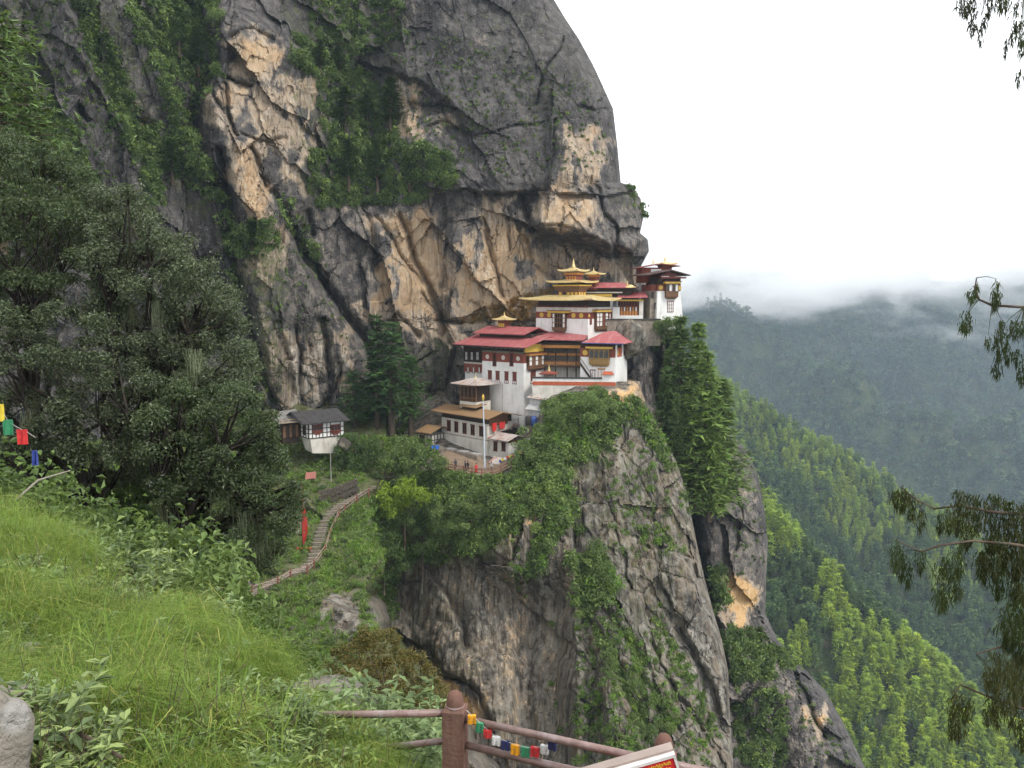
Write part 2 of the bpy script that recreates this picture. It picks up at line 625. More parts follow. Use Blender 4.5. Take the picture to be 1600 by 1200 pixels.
CRACKS_A = [  # polyline, half width px, depth m
    ([(455, 360), (470, 395), (500, 440), (540, 500), (579, 553), (610, 610)], 11, 9.0),
    ([(345, 240), (360, 340), (364, 400), (382, 470), (405, 560), (428, 630)], 8, 6.0),
    ([(585, 340), (615, 382), (660, 442)], 5, 3.0), ([(626, 335), (668, 443), (694, 500), (722, 502)], 6, 3.2),
    ([(698, 325), (700, 380), (693, 448)], 4, 2.2), ([(735, 297), (800, 303), (850, 300), (890, 304), (950, 303), (1000, 296)], 3.2, 2.6),
    ([(815, 306), (822, 335), (833, 362)], 6, 4.0), ([(757, 361), (778, 427), (784, 463)], 4, 2.4),
    ([(794, 327), (795, 392)], 3, 1.5), ([(622, 488), (655, 524)], 4, 2.4), ([(660, 458), (680, 480), (697, 500)], 4, 2.4),
    ([(823, 374), (833, 416), (862, 436)], 4, 2.0), ([(350, 120), (370, 130), (392, 137)], 4, 2.6), ([(352, 130), (357, 175), (370, 215)], 5, 3.6),
    ([(380, 210), (398, 219), (420, 226), (445, 220)], 5, 1.5), ([(332, 145), (345, 165), (357, 187)], 4, 2.4), ([(388, 232), (402, 255), (420, 290)], 4, 2.4),
    ([(358, 62), (375, 50), (398, 47), (424, 60)], 6, 1.6), ([(285, -20), (325, 60), (338, 100), (308, 150), (298, 210)], 15, 7.0),
    ([(640, 165), (665, 170), (690, 165)], 12, 4.0), ([(670, 200), (700, 190), (730, 205)], 5, 2.0),
    ([(880, 60), (850, 110), (840, 160)], 4, 1.6), ([(730, 210), (790, 205), (850, 190)], 3, 1.2), ([(895, 60), (905, 75), (890, 85)], 6, 2.0),
    ([(905, 165), (930, 172), (955, 170)], 5, 1.8), ([(870, 190), (862, 250), (858, 300)], 4, 2.0), ([(935, 290), (945, 330), (960, 350), (965, 395)], 5, 3.0),
    ([(850, 350), (870, 352), (905, 365)], 3, 1.6), ([(505, 500), (515, 560), (512, 640)], 6, 3.0), ([(465, 510), (472, 640)], 4, 2.2),
    ([(535, 570), (520, 610), (505, 640)], 5, 2.6), ([(690, 500), (712, 545), (700, 600), (690, 660)], 9, 5.0), ([(735, 470), (760, 500), (800, 480)], 3, 1.2),
    ([(560, 300), (575, 340), (590, 420)], 5, 2.6), ([(120, 170), (135, 190)], 6, 3.0), ([(205, 185), (235, 200)], 9, 3.0),
    ([(425, 300), (450, 340), (440, 380)], 5, 2.4), ([(480, 330), (490, 370)], 5, 2.4), ([(920, 345), (925, 360)], 4, 2.0),
    ([(1072, 720), (1084, 800), (1096, 880), (1120, 970), (1140, 1060)], 6, 6.0), ([(1020, 520), (1025, 600), (1030, 660)], 10, 4.0),
    ([(1125, 900), (1135, 960), (1150, 990)], 3, 1.6), ([(1180, 870), (1182, 960)], 3, 1.4), ([(1215, 1010), (1245, 1060), (1290, 1150)], 5, 3.0),
    ([(1148, 740), (1160, 800), (1150, 860)], 4, 1.6), ([(1275, 1040), (1295, 1090)], 3, 1.4),
]
STEPS_A = [  # line, softness, metres further on its right side, reach px
    ([(95, -20), (140, 90), (180, 170), (222, 270), (262, 340)], 6, -4.0, 60), ([(180, -20), (232, 60), (282, 170), (332, 290), (352, 340)], 6, -4.0, 60),
    ([(455, 360), (500, 440), (579, 553), (620, 620)], 5, -6.0, 120), ([(1000, 296), (950, 304), (890, 304), (800, 303), (735, 297)], 3, -4.5, 80),
    ([(985, 398), (930, 388), (880, 372), (835, 355)], 4, -6.5, 60), ([(585, 340), (660, 442), (700, 505)], 4, -2.0, 60),
    ([(697, 330), (693, 448)], 3, 1.6, 40), ([(600, 108), (650, 125), (700, 155), (735, 210)], 6, 4.0, 50),
    ([(862, 190), (856, 300)], 4, 3.0, 40), ([(742, 305), (760, 370), (784, 463)], 4, -2.0, 60), ([(360, 45), (352, 130), (357, 190), (372, 230)], 4, -3.0, 60),
    ([(440, 505), (470, 640)], 4, 1.8, 40), ([(700, 520), (690, 650)], 5, 5.0, 70), ([(1130, 700), (1120, 800), (1140, 1000)], 6, -3.0, 50),
]
TAN_A = [
    (0.34, [(1075, 700), (1150, 690), (1200, 800), (1200, 980), (1350, 1260), (1140, 1260), (1130, 1000)]),
    (1.0, [(352, 52), (425, 50), (442, 110), (402, 132), (355, 120)]), (1.0, [(350, 128), (395, 136), (382, 165), (365, 182), (352, 160)]),
    (0.9, [(395, 140), (482, 110), (502, 190), (505, 232), (440, 242), (400, 242), (385, 190)]),
    (1.0, [(362, 220), (402, 216), (422, 290), (432, 352), (378, 335), (360, 290)]), (1.0, [(455, 235), (476, 235), (476, 292), (458, 292)]),
    (0.62, [(310, 120), (345, 140), (375, 220), (362, 270), (322, 190)]), (0.95, [(615, 132), (662, 125), (660, 222), (617, 216)]), (0.6, [(678, 170), (715, 172), (715, 205), (680, 205)]),
    (0.95, [(885, 195), (946, 208), (932, 290), (900, 302), (852, 306), (862, 258)]), (0.95, [(742, 306), (800, 310), (797, 400), (762, 372)]),
    (1.0, [(845, 306), (928, 310), (940, 352), (900, 366), (842, 348)]),
    (1.0, [(566, 330), (600, 335), (640, 318), (690, 328), (698, 450), (700, 512), (640, 492), (560, 482), (545, 450), (590, 430)]),
    (1.0, [(700, 372), (757, 335), (800, 350), (850, 385), (862, 440), (800, 490), (725, 505), (692, 455)]),
    (0.75, [(840, 382), (985, 402), (990, 440), (862, 444)]), (0.75, [(940, 398), (985, 390), (990, 450), (950, 450)]), (0.62, [(395, 545), (440, 505), (560, 508), (548, 630), (440, 645)]),
    (0.9, [(600, 470), (722, 500), (742, 530), (690, 545), (640, 515), (560, 500)]), (0.7, [(725, 495), (790, 450), (862, 450), (840, 505), (760, 525)]),
    (0.75, [(390, 360), (440, 330), (450, 420), (410, 470), (380, 420)]), (0.72, [(400, 470), (420, 480), (440, 600), (415, 560)]),
    (0.5, [(48, 58), (100, 55), (95, 80), (60, 85)]), (0.6, [(195, 165), (240, 168), (235, 195), (205, 190)]), (0.6, [(738, 45), (752, 45), (752, 65), (738, 65)]),
    (0.6, [(600, 10), (620, 10), (620, 35), (602, 35)]), (0.65, [(640, 10), (652, 10), (652, 25), (640, 25)]),
    (1.1, [(1120, 895), (1128, 880), (1150, 892), (1182, 905), (1176, 985), (1155, 998), (1136, 985)]), (1.05, [(1258, 1105), (1290, 1096), (1290, 1128), (1270, 1150), (1260, 1140)]),
    (0.7, [(1028, 560), (1042, 560), (1040, 640), (1028, 636)]), (0.8, [(1160, 776), (1180, 768), (1178, 790), (1162, 790)]), (0.6, [(1160, 1080), (1200, 1060), (1190, 1090)]),
]
UNTAN_A = [[(585, 355), (592, 350), (606, 375), (597, 427), (588, 425)], [(612, 409), (626, 409), (624, 476), (610, 474)],
           [(700, 318), (745, 330), (742, 345), (722, 360), (715, 430), (706, 440), (702, 380)], [(730, 350), (748, 345), (740, 420), (733, 430)],
           [(505, 505), (520, 520), (516, 640), (500, 640)], [(466, 505), (474, 505), (472, 640), (463, 640)], [(530, 560), (540, 570), (515, 640), (508, 620)],
           [(455, 160), (470, 158), (468, 200), (456, 205)], [(478, 165), (490, 165), (492, 225), (482, 225)], [(893, 265), (900, 230), (915, 225), (905, 265), (896, 305), (890, 305)],
           [(636, 135), (643, 135), (644, 185), (638, 185)], [(560, 385), (595, 390), (580, 470), (545, 465), (520, 430)], [(800, 400), (832, 405), (835, 430), (812, 440)]]
PALE_A = [(0.8, [(440, 560), (465, 540), (470, 640), (450, 645)]), (0.7, [(478, 520), (500, 520), (498, 640), (480, 640)]), (0.8, [(520, 545), (545, 545), (525, 620), (518, 600)]),
          (0.55, [(610, 380), (640, 385), (625, 470), (600, 465)]), (0.5, [(735, 380), (765, 400), (775, 470), (740, 500), (728, 450)]), (0.6, [(610, 130), (650, 128), (640, 160), (615, 160)]),
          (0.5, [(1000, 560), (1020, 560), (1018, 620), (1002, 620)]), (0.45, [(1190, 1040), (1260, 1080), (1230, 1090)])]
MOSS_A = [(0.5, [(90, -20), (190, -20), (260, 200), (360, 340), (300, 340), (200, 220)]), (0.45, [(440, -20), (640, -20), (640, 240), (560, 340), (460, 340), (440, 60)]),
          (0.62, [(968, 285), (990, 288), (1006, 312), (1004, 340), (985, 315)]), (0.5, [(940, 300), (990, 292), (1000, 320), (960, 330)]), (0.35, [(640, 0), (900, 0), (940, 130), (860, 200), (700, 60)]),
          (0.55, [(360, 340), (450, 380), (440, 640), (400, 640)]), (0.5, [(0, 0), (100, 0), (60, 300), (0, 300)]), (0.55, [(1125, 670), (1175, 710), (1190, 770), (1150, 760), (1130, 720)]),
          (0.45, [(1190, 820), (1150, 860), (1180, 1000), (1240, 1080), (1200, 1100), (1140, 900)]), (0.5, [(1000, 640), (1080, 640), (1120, 760), (1080, 800), (1040, 700)]), (0.5, [(560, 560), (700, 520), (720, 640), (560, 660)])]

def depth_A(PX, PY):
    wx = PX + 4 * fbm(PX / 40, PY / 40, None, 5, 3)
    wy = PY + 4 * fbm(PX / 40, PY / 40, None, 6, 3)
    Y = interp(PX, [(-90, 116), (100, 128), (300, 150), (450, 162), (600, 172), (800, 178), (1000, 180), (1400, 180)])
    Y = Y + (600 - PY) * 0.012
    low = sstep(490, 507, PY) * sstep(940, 975, PX)
    Ylow = interp(PY, [(490, 166), (640, 169), (700, 166), (850, 160), (1000, 152), (1270, 134)])
    Y = Y * (1 - low) + Ylow * low
    # large masses
    Y = Y - 7 * on_poly(wx, wy, [(330, 20), (430, 20), (520, 120), (500, 260), (440, 380), (450, 640), (400, 640), (350, 340), (310, 150)], 30)
    Y = Y + 5 * on_poly(wx, wy, [(500, -50), (600, -50), (625, 200), (600, 330), (520, 350), (480, 200)], 30)
    Y = Y - 6 * on_poly(wx, wy, [(720, 60), (960, 40), (1020, 290), (740, 290), (650, 240)], 60)
    Y = Y - 4 * on_poly(wx, wy, [(840, 306), (1020, 296), (1020, 372), (985, 392), (900, 368), (840, 352)], 8)
    Y = Y + 5 * on_poly(wx, wy, [(840, 372), (985, 396), (992, 455), (860, 452)], 12)
    Y = Y - 4 * on_poly(wx, wy, [(0, -60), (180, -60), (240, 340), (0, 340)], 40)
    Y = Y + 6 * on_poly(wx, wy, [(1000, 520), (1060, 515), (1070, 690), (1040, 700), (1000, 600)], 14)
    for pl, soft, amt, reach in STEPS_A:
        Y = Y + amt * on_side(wx, wy, pl, soft, reach)
    for pl, w, d in CRACKS_A:
        Y = Y + d * on_line(wx, wy, pl, w)
    flat = 1 - 0.72 * on_poly(wx, wy, [(640, -90), (900, -90), (980, 280), (880, 300), (740, 300), (650, 240)], 40)
    # broken rock at three sizes, the middle one leaning with the joints of the cliff
    v, e = facets(wx, wy, 11, 105, 4.4, 1.8, R(-28)); Y = Y + v * flat
    v, e = facets(wx, wy, 23, 46, 2.0, 2.1, R(-20)); Y = Y + v * flat
    v, e = facets(wx, wy, 37, 17, 0.42, 1.8, R(-15)); Y = Y + v
    Y = Y + 0.35 * ridged(PX / 70, PY / 120, 3, 4) + 0.14 * ridged(PX / 9, PY / 22, 8, 3) + (1 - flat) * 1.1 * fbm(PX / 55, PY / 60, None, 9, 5)
    return Y

def mask_of(PX, PY, add, sub=(), soft=13, warp=14):
    wx = PX + warp * fbm(PX / 22, PY / 30, None, 41, 4)
    wy = PY + warp * fbm(PX / 22, PY / 30, None, 42, 4)
    m = np.zeros(PX.shape)
    for a, pg in add:
        m = np.maximum(m, a * on_poly(wx, wy, pg, soft))
    for pg in sub:
        m = m * (1 - 0.95 * on_poly(wx, wy, pg, 3))
    return m

A = Sheet(-90, EDGE_A, -90, 1260, 2.5, 470, 26, depth_A, 13.0, 95)
tan_ = mask_of(A.PX, A.PY, TAN_A, UNTAN_A)
tan_ = np.maximum(tan_, 0.30 * sstep(300, 330, A.PY) * sstep(340, 420, A.PX) * (1 - sstep(640, 680, A.PY)))
o = link('rock_terrain', A.mesh('rock_terrain', M_ROCK, [tan_, mask_of(A.PX, A.PY, PALE_A, (), 4), mask_of(A.PX, A.PY, MOSS_A, (), 18)]))
tag(o, 'towering grey and tan cliff that the white monastery clings to', kind='structure')

# ---------------------------------------------------------------- the crag the monastery stands on
EDGE_B = [(600, 1000), (640, 1012), (680, 1034), (720, 1056), (760, 1070), (800, 1079), (850, 1089), (900, 1100), (950, 1113),
          (1000, 1128), (1050, 1138), (1100, 1140), (1200, 1146), (1270, 1150)]
CREST_B = [(540, 760), (600, 752), (640, 742), (685, 733), (705, 741), (745, 746), (775, 744), (803, 730), (812, 715), (828, 690), (842, 655),
           (862, 628), (900, 612), (960, 612), (985, 606), (1000, 600), (1150, 600)]
CRACKS_B = [([(655, 862), (668, 885), (705, 935), (722, 980), (731, 1006)], 5, 2.2), ([(660, 1015), (668, 1026), (692, 1049), (732, 1069), (752, 1092), (764, 1130)], 5, 3.2),
            ([(808, 932), (850, 970), (882, 1002), (925, 1045)], 3, 1.0), ([(905, 940), (950, 1010), (985, 1090), (1015, 1150)], 8, 2.4), ([(950, 950), (992, 1015), (1000, 1060), (1060, 1140)], 7, 2.2),
            ([(622, 905), (640, 912), (655, 912)], 4, 1.5), ([(850, 815), (862, 840), (880, 850)], 3, 1.4), ([(870, 760), (895, 830), (905, 930)], 8, 2.5), ([(1025, 850), (1075, 870), (1085, 900)], 4, 1.5),
            ([(1062, 980), (1100, 1050), (1125, 1110)], 5, 2.2), ([(1015, 1000), (1060, 1090), (1100, 1140)], 4, 2.0), ([(800, 800), (806, 880), (812, 930)], 4, 1.5)]
STEPS_B = [([(655, 862), (705, 935), (722, 980), (730, 1060)], 4, -2.0, 60), ([(764, 1130), (732, 1069), (668, 1026), (640, 1005)], 4, -3.0, 70), ([(885, 740), (905, 950), (912, 1250)], 10, -3.0, 90),
           ([(808, 932), (925, 1045), (960, 1150)], 4, 1.2, 50), ([(1020, 830), (1085, 880)], 4, -2.0, 50), ([(1060, 960), (1100, 1050), (1130, 1120)], 5, 2.5, 50)]
TAN_B = [(0.30, [(610, 890), (700, 880), (800, 900), (880, 960), (890, 1260), (620, 1260)]), (1.1, [(948, 612), (990, 598), (1000, 625), (985, 648), (955, 640)]), (0.85, [(985, 560), (1004, 600), (1012, 660), (998, 630)]), (0.95, [(820, 795), (832, 790), (834, 835), (822, 840)]), (0.7, [(780, 830), (800, 815), (802, 860), (786, 862)]),
         (1.05, [(668, 1030), (692, 1054), (730, 1074), (750, 1096), (760, 1140), (700, 1140), (670, 1090)]), (0.45, [(795, 900), (815, 900), (830, 1200), (795, 1200)]), (0.5, [(850, 960), (860, 960), (862, 1200), (846, 1200)]),
         (0.7, [(1024, 770), (1032, 765), (1034, 790), (1026, 800)]), (0.4, [(690, 930), (712, 935), (715, 1000), (690, 1000)]), (0.5, [(1040, 640), (1060, 700), (1056, 720), (1034, 670)])]
PALE_B = [(0.4, [(740, 880), (800, 880), (800, 990), (730, 1000)]), (0.5, [(840, 830), (850, 830), (850, 860), (838, 860)]), (0.5, [(1050, 985), (1110, 1000), (1128, 1090), (1095, 1110), (1050, 1040)]),
          (0.45, [(940, 1070), (960, 1060), (975, 1140), (945, 1150)]), (0.4, [(900, 1080), (925, 1080), (930, 1200), (905, 1200)]), (0.30, [(940, 700), (990, 690), (1030, 800), (1060, 900), (960, 880)])]
MOSS_B = [(0.55, [(560, 740), (820, 740), (900, 620), (1010, 620), (960, 720), (890, 740), (800, 880), (600, 900)]), (0.42, [(900, 700), (1010, 690), (1080, 830), (1060, 1000), (960, 1000), (905, 900)]),
          (0.40, [(900, 960), (1040, 980), (1140, 1200), (900, 1200)]), (0.35, [(690, 920), (760, 900), (740, 1200), (690, 1060)]), (0.42, [(1000, 640), (1050, 720), (1085, 840), (1060, 830), (1010, 690)])]

def depth_B(PX, PY):
    wx = PX + 5 * fbm(PX / 35, PY / 35, None, 55, 3)
    wy = PY + 5 * fbm(PX / 35, PY / 35, None, 56, 3)
    ct = interp(PX, CREST_B)
    Yf = interp(PX, [(540, 150), (640, 148), (690, 143), (745, 139.5), (800, 141), (830, 146), (870, 148), (960, 147), (1000, 150), (1150, 157)])
    d = PY - ct
    lean = interp(PX, [(540, 0.03), (820, 0.035), (880, 0.045), (950, 0.06), (1150, 0.055)])
    below = np.minimum(np.maximum(d, 0), 110) * 0.075 + np.maximum(d - 110, 0) * lean
    above = np.maximum(-d, 0) * interp(PX, [(540, 0.4), (660, 0.30), (800, 0.32), (840, 0.30), (1150, 0.3)])
    Y = Yf - below + above
    k = sstep(2, 40, d)                                 # rock relief only below the brow
    Z = 0
    # the dark wall under the terrace is undercut
    Z = Z + 5 * on_poly(wx, wy, [(600, 880), (700, 870), (800, 900), (880, 940), (900, 1260), (600, 1260)], 26)
    Z = Z - 3.0 * on_poly(wx, wy, [(790, 740), (880, 740), (900, 860), (810, 930), (780, 860)], 24)
    for pl, soft, amt, reach in STEPS_B:
        Z = Z + amt * on_side(wx, wy, pl, soft, reach)
    for pl, w, dd in CRACKS_B:
        Z = Z + dd * on_line(wx, wy, pl, w)
    smooth = 0.75 - 0.70 * on_poly(wx, wy, [(620, 900), (700, 880), (900, 950), (905, 1260), (620, 1260)], 25)
    v, e = facets(wx, wy, 61, 90, 3.4, 1.8, R(-26)); Z = Z + v * smooth
    v, e = facets(wx, wy, 67, 38, 1.5, 2.2, R(-24)); Z = Z + (v + 0.5 * np.exp(-(e / 0.07) ** 2)) * smooth
    v, e = facets(wx, wy, 71, 15, 0.55, 2.0, R(-18)); Z = Z + v * smooth
    Z = Z + 0.45 * ridged(PX / 60, PY / 220, 13, 3) + 0.16 * ridged(PX / 9, PY / 40, 18, 3)
    return Y + Z * k + 0.25 * fbm(PX / 14, PY / 14, None, 77, 3) * sstep(-4, 10, d)

B = Sheet(540, EDGE_B, 596, 1260, 2.2, 300, 18, depth_B, 4.5, 20, 30)
o = link('rock_terrain', B.mesh('crag_terrain', M_ROCK_LOW, [mask_of(B.PX, B.PY, TAN_B, ()), mask_of(B.PX, B.PY, PALE_B, (), 10), mask_of(B.PX, B.PY, MOSS_B, (), 16)]))
tag(o, 'streaked grey crag dropping from the monastery terrace to the gorge', kind='structure')

# ---------------------------------------------------------------- the green slope with the stairs
def depth_C(PX, PY):
    Y = interp(PY, [(590, 170), (640, 163), (700, 150), (760, 134), (850, 114), (930, 97), (1000, 86), (1100, 72), (1270, 54)])
    Y = Y * interp(PX, [(-200, 0.74), (0, 0.82), (300, 0.93), (420, 0.985), (600, 1.0), (700, 1.01)])
    Y = Y + 1.6 * fbm(PX / 60, PY / 60, None, 81, 4) + 0.6 * ridged(PX / 24, PY / 24, 82, 3)
    # the gully on its right
    wob = PX + 8 * fbm(PX / 30, PY / 30, None, 84, 2)
    rim = interp(PY, [(590, 640), (740, 640), (800, 590), (880, 600), (930, 585), (1000, 615), (1060, 665), (1130, 720), (1270, 800)])
    Y = Y + (wob > rim - 14) * np.minimum(np.maximum(wob - rim + 14, 0) * 2.2, 90) * sstep(735, 800, PY)
    Y = np.where(PY < 800, np.maximum(Y, Y + sstep(560, 660, PX) * (152 - Y)), Y)
    # rock steps
    for pl, soft, amt, reach in [([(440, 800), (470, 790), (490, 800)], 5, 3, 30), ([(395, 900), (330, 910), (300, 930)], 6, -3, 40), ([(540, 760), (600, 745)], 4, -2.5, 22), ([(520, 940), (560, 960), (600, 985)], 5, -2.5, 30)]:
        Y = Y + amt * on_side(PX, PY, pl, soft, reach)
    return Y
CS = Sheet(-200, [(580, 600), (690, 604), (740, 672), (1000, 690), (1150, 790), (1300, 860)], 590, 1270, 4, 240, 0, depth_C, 0.0, 10)
cm = mask_of(CS.PX, CS.PY, [(0.8, [(-200, 590), (690, 590), (690, 1280), (-200, 1280)])], [[(510, 930), (560, 935), (565, 1000), (515, 990)], [(430, 780), (490, 780), (490, 830), (440, 830)], [(330, 890), (400, 880), (400, 930), (330, 935)], [(575, 935), (600, 945), (615, 985), (590, 985)]])
o = link('hill_terrain', CS.mesh('hill_terrain', M_ROCK_LOW, [0 * cm, 0.3 + 0 * cm, cm]))
tag(o, 'steep green hillside below the cliff crossed by the stone stairs', kind='structure')

# ---------------------------------------------------------------- far ridges, mountain and valley
class Ridge:
    """a ridge as a height field over the ground plan: a crest line with a slope on either side"""
    def __init__(self, crest, near, far, seed, amp, nscale):
        self.c = [Vector(p) for p in crest]
        self.near, self.far, self.seed, self.amp, self.ns = near, far, seed, amp, nscale
    def z(self, x, y):
        best = np.full(x.shape, 1e9); zc = np.zeros(x.shape); sd = np.zeros(x.shape)
        for a, b in zip(self.c[:-1], self.c[1:]):
            dx, dy = b.x - a.x, b.y - a.y
            L2 = dx * dx + dy * dy
            t = np.clip(((x - a.x) * dx + (y - a.y) * dy) / L2, 0, 1)
            d = np.hypot(x - a.x - t * dx, y - a.y - t * dy)
            s = np.sign(dx * (y - a.y) - dy * (x - a.x))      # + = far side when walking to +x
            m = d < best
            best = np.where(m, d, best); zc = np.where(m, a.z + t * (b.z - a.z), zc); sd = np.where(m, s, sd)
        self_d = best * sd
        n = self.amp * (ridged(x / self.ns, y / self.ns, self.seed, 4) - 0.3) * np.clip(best / self.ns * 1.4, 0.12, 1)
        return zc - best * np.where(sd > 0, self.far, self.near) + n, self_d
    def grid(self, name, x0, x1, y0, y1, step, mat, zmin):
        xs = np.arange(x0, x1 + step, step); ys = np.arange(y0, y1 + step, step)
        X, Y = np.meshgrid(xs, ys)
        Z, _ = self.z(X, Y)
        Z = np.maximum(Z, zmin)
        idx = np.arange(X.size).reshape(X.shape)
        f = np.stack([idx[:-1, :-1], idx[:-1, 1:], idx[1:, 1:], idx[1:, :-1]], -1).reshape(-1, 4)
        return link(name, mesh_np(name, np.stack([X, Y, Z], -1), f, True, [mat]))

VALLEY_Z = -470.0
R1 = Ridge([atv(1060, 655, 470), atv(1195, 805, 430), atv(1290, 900, 405), atv(1400, 1000, 385), atv(1500, 1090, 365), atv(1620, 1195, 345), atv(1800, 1370, 320)], 0.95, 0.8, 301, 9, 60)
R2 = Ridge([atv(1040, 560, 820), atv(1150, 622, 790), atv(1250, 680, 760), atv(1350, 738, 735), atv(1450, 800, 710), atv(1600, 900, 680), atv(1800, 1040, 640)], 0.85, 0.8, 307, 16, 110)
R3 = Ridge([Vector((-1500, 2500, 40)), Vector((100, 2350, 30)), Vector((480, 2300, 75)), Vector((640, 2280, 78)), Vector((800, 2300, 48)), Vector((1100, 2200, 30)), Vector((1700, 2000, 60)), Vector((2600, 1700, 120))], 0.46, 0.5, 313, 150, 380)
tag(R1.grid('hill', 20, 520, 180, 620, 6, M_FOREST_FLOOR, VALLEY_Z + 2), 'near ridge covered with light green pines', kind='structure')
tag(R2.grid('hill', 60, 1000, 380, 1120, 9, M_FOREST_FLOOR, VALLEY_Z + 1), 'second wooded ridge behind the near one', kind='structure')
tag(R3.grid('mountain', -1500, 2600, 1000, 2700, 22, M_FOREST_FLOOR, VALLEY_Z), 'far blue wooded mountainside under the cloud', kind='structure')
v = MB().add([(-3200, -1600, VALLEY_Z - 1), (3200, -1600, VALLEY_Z - 1), (3200, 3200, VALLEY_Z - 1), (-3200, 3200, VALLEY_Z - 1)], [(0, 1, 2, 3)])
tag(v.build('ground', M_FOREST_FLOOR), 'valley floor far below', kind='structure')

# ---------------------------------------------------------------- the grassy slope in front
# crest line of the slope as seen: it climbs to the left and falls away to the gorge behind
def slope_z(x, y):
    # a tilted bank: falls to the right and gently away, then breaks off behind its brow
    z = -1.95 - 0.223 * x - 0.279 * y
    brow = 4.25 - 1.1 * x                                 # depth of the brow for this x
    over = np.maximum(y - brow, 0)
    z = z - np.minimum(over, 2.0) ** 2 * 0.14 - np.maximum(over - 2.0, 0) * 0.72
    z = z - np.maximum(x + 1.0, 0) * 0.5 * sstep(2.0, 4.5, y)
    z = z + 0.16 * fbm(x / 1.7, y / 1.7, None, 401, 4) + 0.05 * fbm(x / 0.35, y / 0.35, None, 402, 3)
    return z
xs = np.arange(-26, 7.01, 0.16); ys = np.arange(-5, 44.01, 0.2)
GX, GY = np.meshgrid(xs, ys)
GZ = slope_z(GX, GY)
idx = np.arange(GX.size).reshape(GX.shape)
f = np.stack([idx[:-1, :-1], idx[:-1, 1:], idx[1:, 1:], idx[1:, :-1]], -1).reshape(-1, 4)
tag(link('slope', mesh_np('slope', np.stack([GX, GY, GZ], -1), f, True, [M_TURF])), 'grassy bank in front falling away to the gorge', kind='structure')
# ---------------------------------------------------------------- foliage
def leaf_material(name, a, b, c=None, rough=0.5, spec=0.3, trans=0.25, big=0.6, deep=0.60):
    """leaves: each leaf and each plant a little different; c = colour of young shoots"""
    k = NT(name)
    g = k.n('ShaderNodeNewGeometry')
    oi = k.n('ShaderNodeObjectInfo')
    r = g.outputs['Random Per Island']
    col = k.mix(r, a, b)
    n = k.noise(g.outputs['Position'], big, 3)
    col = k.mix(k.ramp(k.math('ADD', k.math('MULTIPLY', n, 0.6), k.math('MULTIPLY', oi.outputs['Random'], 0.4)), 0.40, 0.60), col, tuple(x * deep for x in a))  # noise darkens whole clumps, painting in shaded gaps between lighter ones
    if c is not None:
        col = k.mix(k.ramp(k.math('ADD', k.math('MULTIPLY', oi.outputs['Random'], 0.6), k.math('MULTIPLY', r, 0.4)), 0.55, 0.9), col, c)
    p = k.bsdf(col, rough, spec)
    t = k.n('ShaderNodeBsdfTranslucent')
    k.set(t.inputs['Color'], k.mix(0.5, col, (0.20, 0.26, 0.03)))
    mxs = k.n('ShaderNodeMixShader')
    mxs.inputs[0].default_value = trans
    k.t.links.new(p, mxs.inputs[1]); k.t.links.new(t.outputs[0], mxs.inputs[2])
    return k.done(mxs.outputs[0])

L_SHRUB = leaf_material('shrub leaves', (0.100, 0.162, 0.046), (0.199, 0.278, 0.088), (0.271, 0.369, 0.095))
L_DARK = leaf_material('dark leaves', (0.051, 0.093, 0.027), (0.103, 0.163, 0.047), (0.137, 0.209, 0.058))
L_OAK = leaf_material('oak leaves', (0.039, 0.063, 0.024), (0.095, 0.127, 0.051), (0.134, 0.165, 0.086), 0.40, 0.4, 0.12, 0.35)
L_OLIVE = leaf_material('olive leaves', (0.112, 0.117, 0.024), (0.208, 0.203, 0.050), (0.240, 0.180, 0.060), 0.45, 0.4)
L_LIME = leaf_material('lime leaves', (0.156, 0.252, 0.022), (0.288, 0.384, 0.048), None, 0.5, 0.3, 0.35)
L_FIR = leaf_material('fir needles', (0.042, 0.095, 0.032), (0.089, 0.174, 0.052), None, 0.6, 0.2, 0.12)
L_PINE = leaf_material('pine needles', (0.120, 0.206, 0.051), (0.230, 0.324, 0.077), (0.171, 0.256, 0.091), 0.55, 0.25, 0.22)
L_RIDGE = leaf_material('ridge pine needles', (0.185, 0.287, 0.036), (0.325, 0.447, 0.055), (0.411, 0.509, 0.046), 0.6, 0.2, 0.22, 0.02)
L_FOREST = leaf_material('forest leaves', (0.048, 0.093, 0.030), (0.093, 0.151, 0.046), (0.138, 0.213, 0.053), 0.6, 0.2, 0.15, 0.008)
L_FAR = leaf_material('far forest leaves', (0.046, 0.089, 0.042), (0.085, 0.141, 0.066), (0.165, 0.222, 0.088), 0.6, 0.2, 0.1, 0.006)
L_GRASS = leaf_material('grass blades', (0.138, 0.236, 0.038), (0.259, 0.368, 0.065), (0.380, 0.380, 0.100), 0.5, 0.2, 0.4, 1.1)
L_GRASS2 = leaf_material('slope grass', (0.097, 0.193, 0.034), (0.193, 0.314, 0.059), (0.241, 0.354, 0.056), 0.6, 0.2, 0.3, 0.15)
L_SAGE = leaf_material('grey green leaves', (0.159, 0.235, 0.102), (0.273, 0.361, 0.162), (0.304, 0.380, 0.132), 0.55, 0.3, 0.28, 0.8)
L_CYPRESS = leaf_material('cypress sprays', (0.022, 0.036, 0.011), (0.050, 0.067, 0.020), (0.066, 0.066, 0.022), 0.6, 0.2, 0.15, 2.0)
L_LICHEN = leaf_material('beard lichen', (0.160, 0.190, 0.115), (0.240, 0.265, 0.165), None, 0.8, 0.1, 0.3)
L_RED = leaf_material('dry red grass', (0.240, 0.115, 0.045), (0.340, 0.200, 0.070), (0.200, 0.190, 0.050), 0.7, 0.1, 0.25)
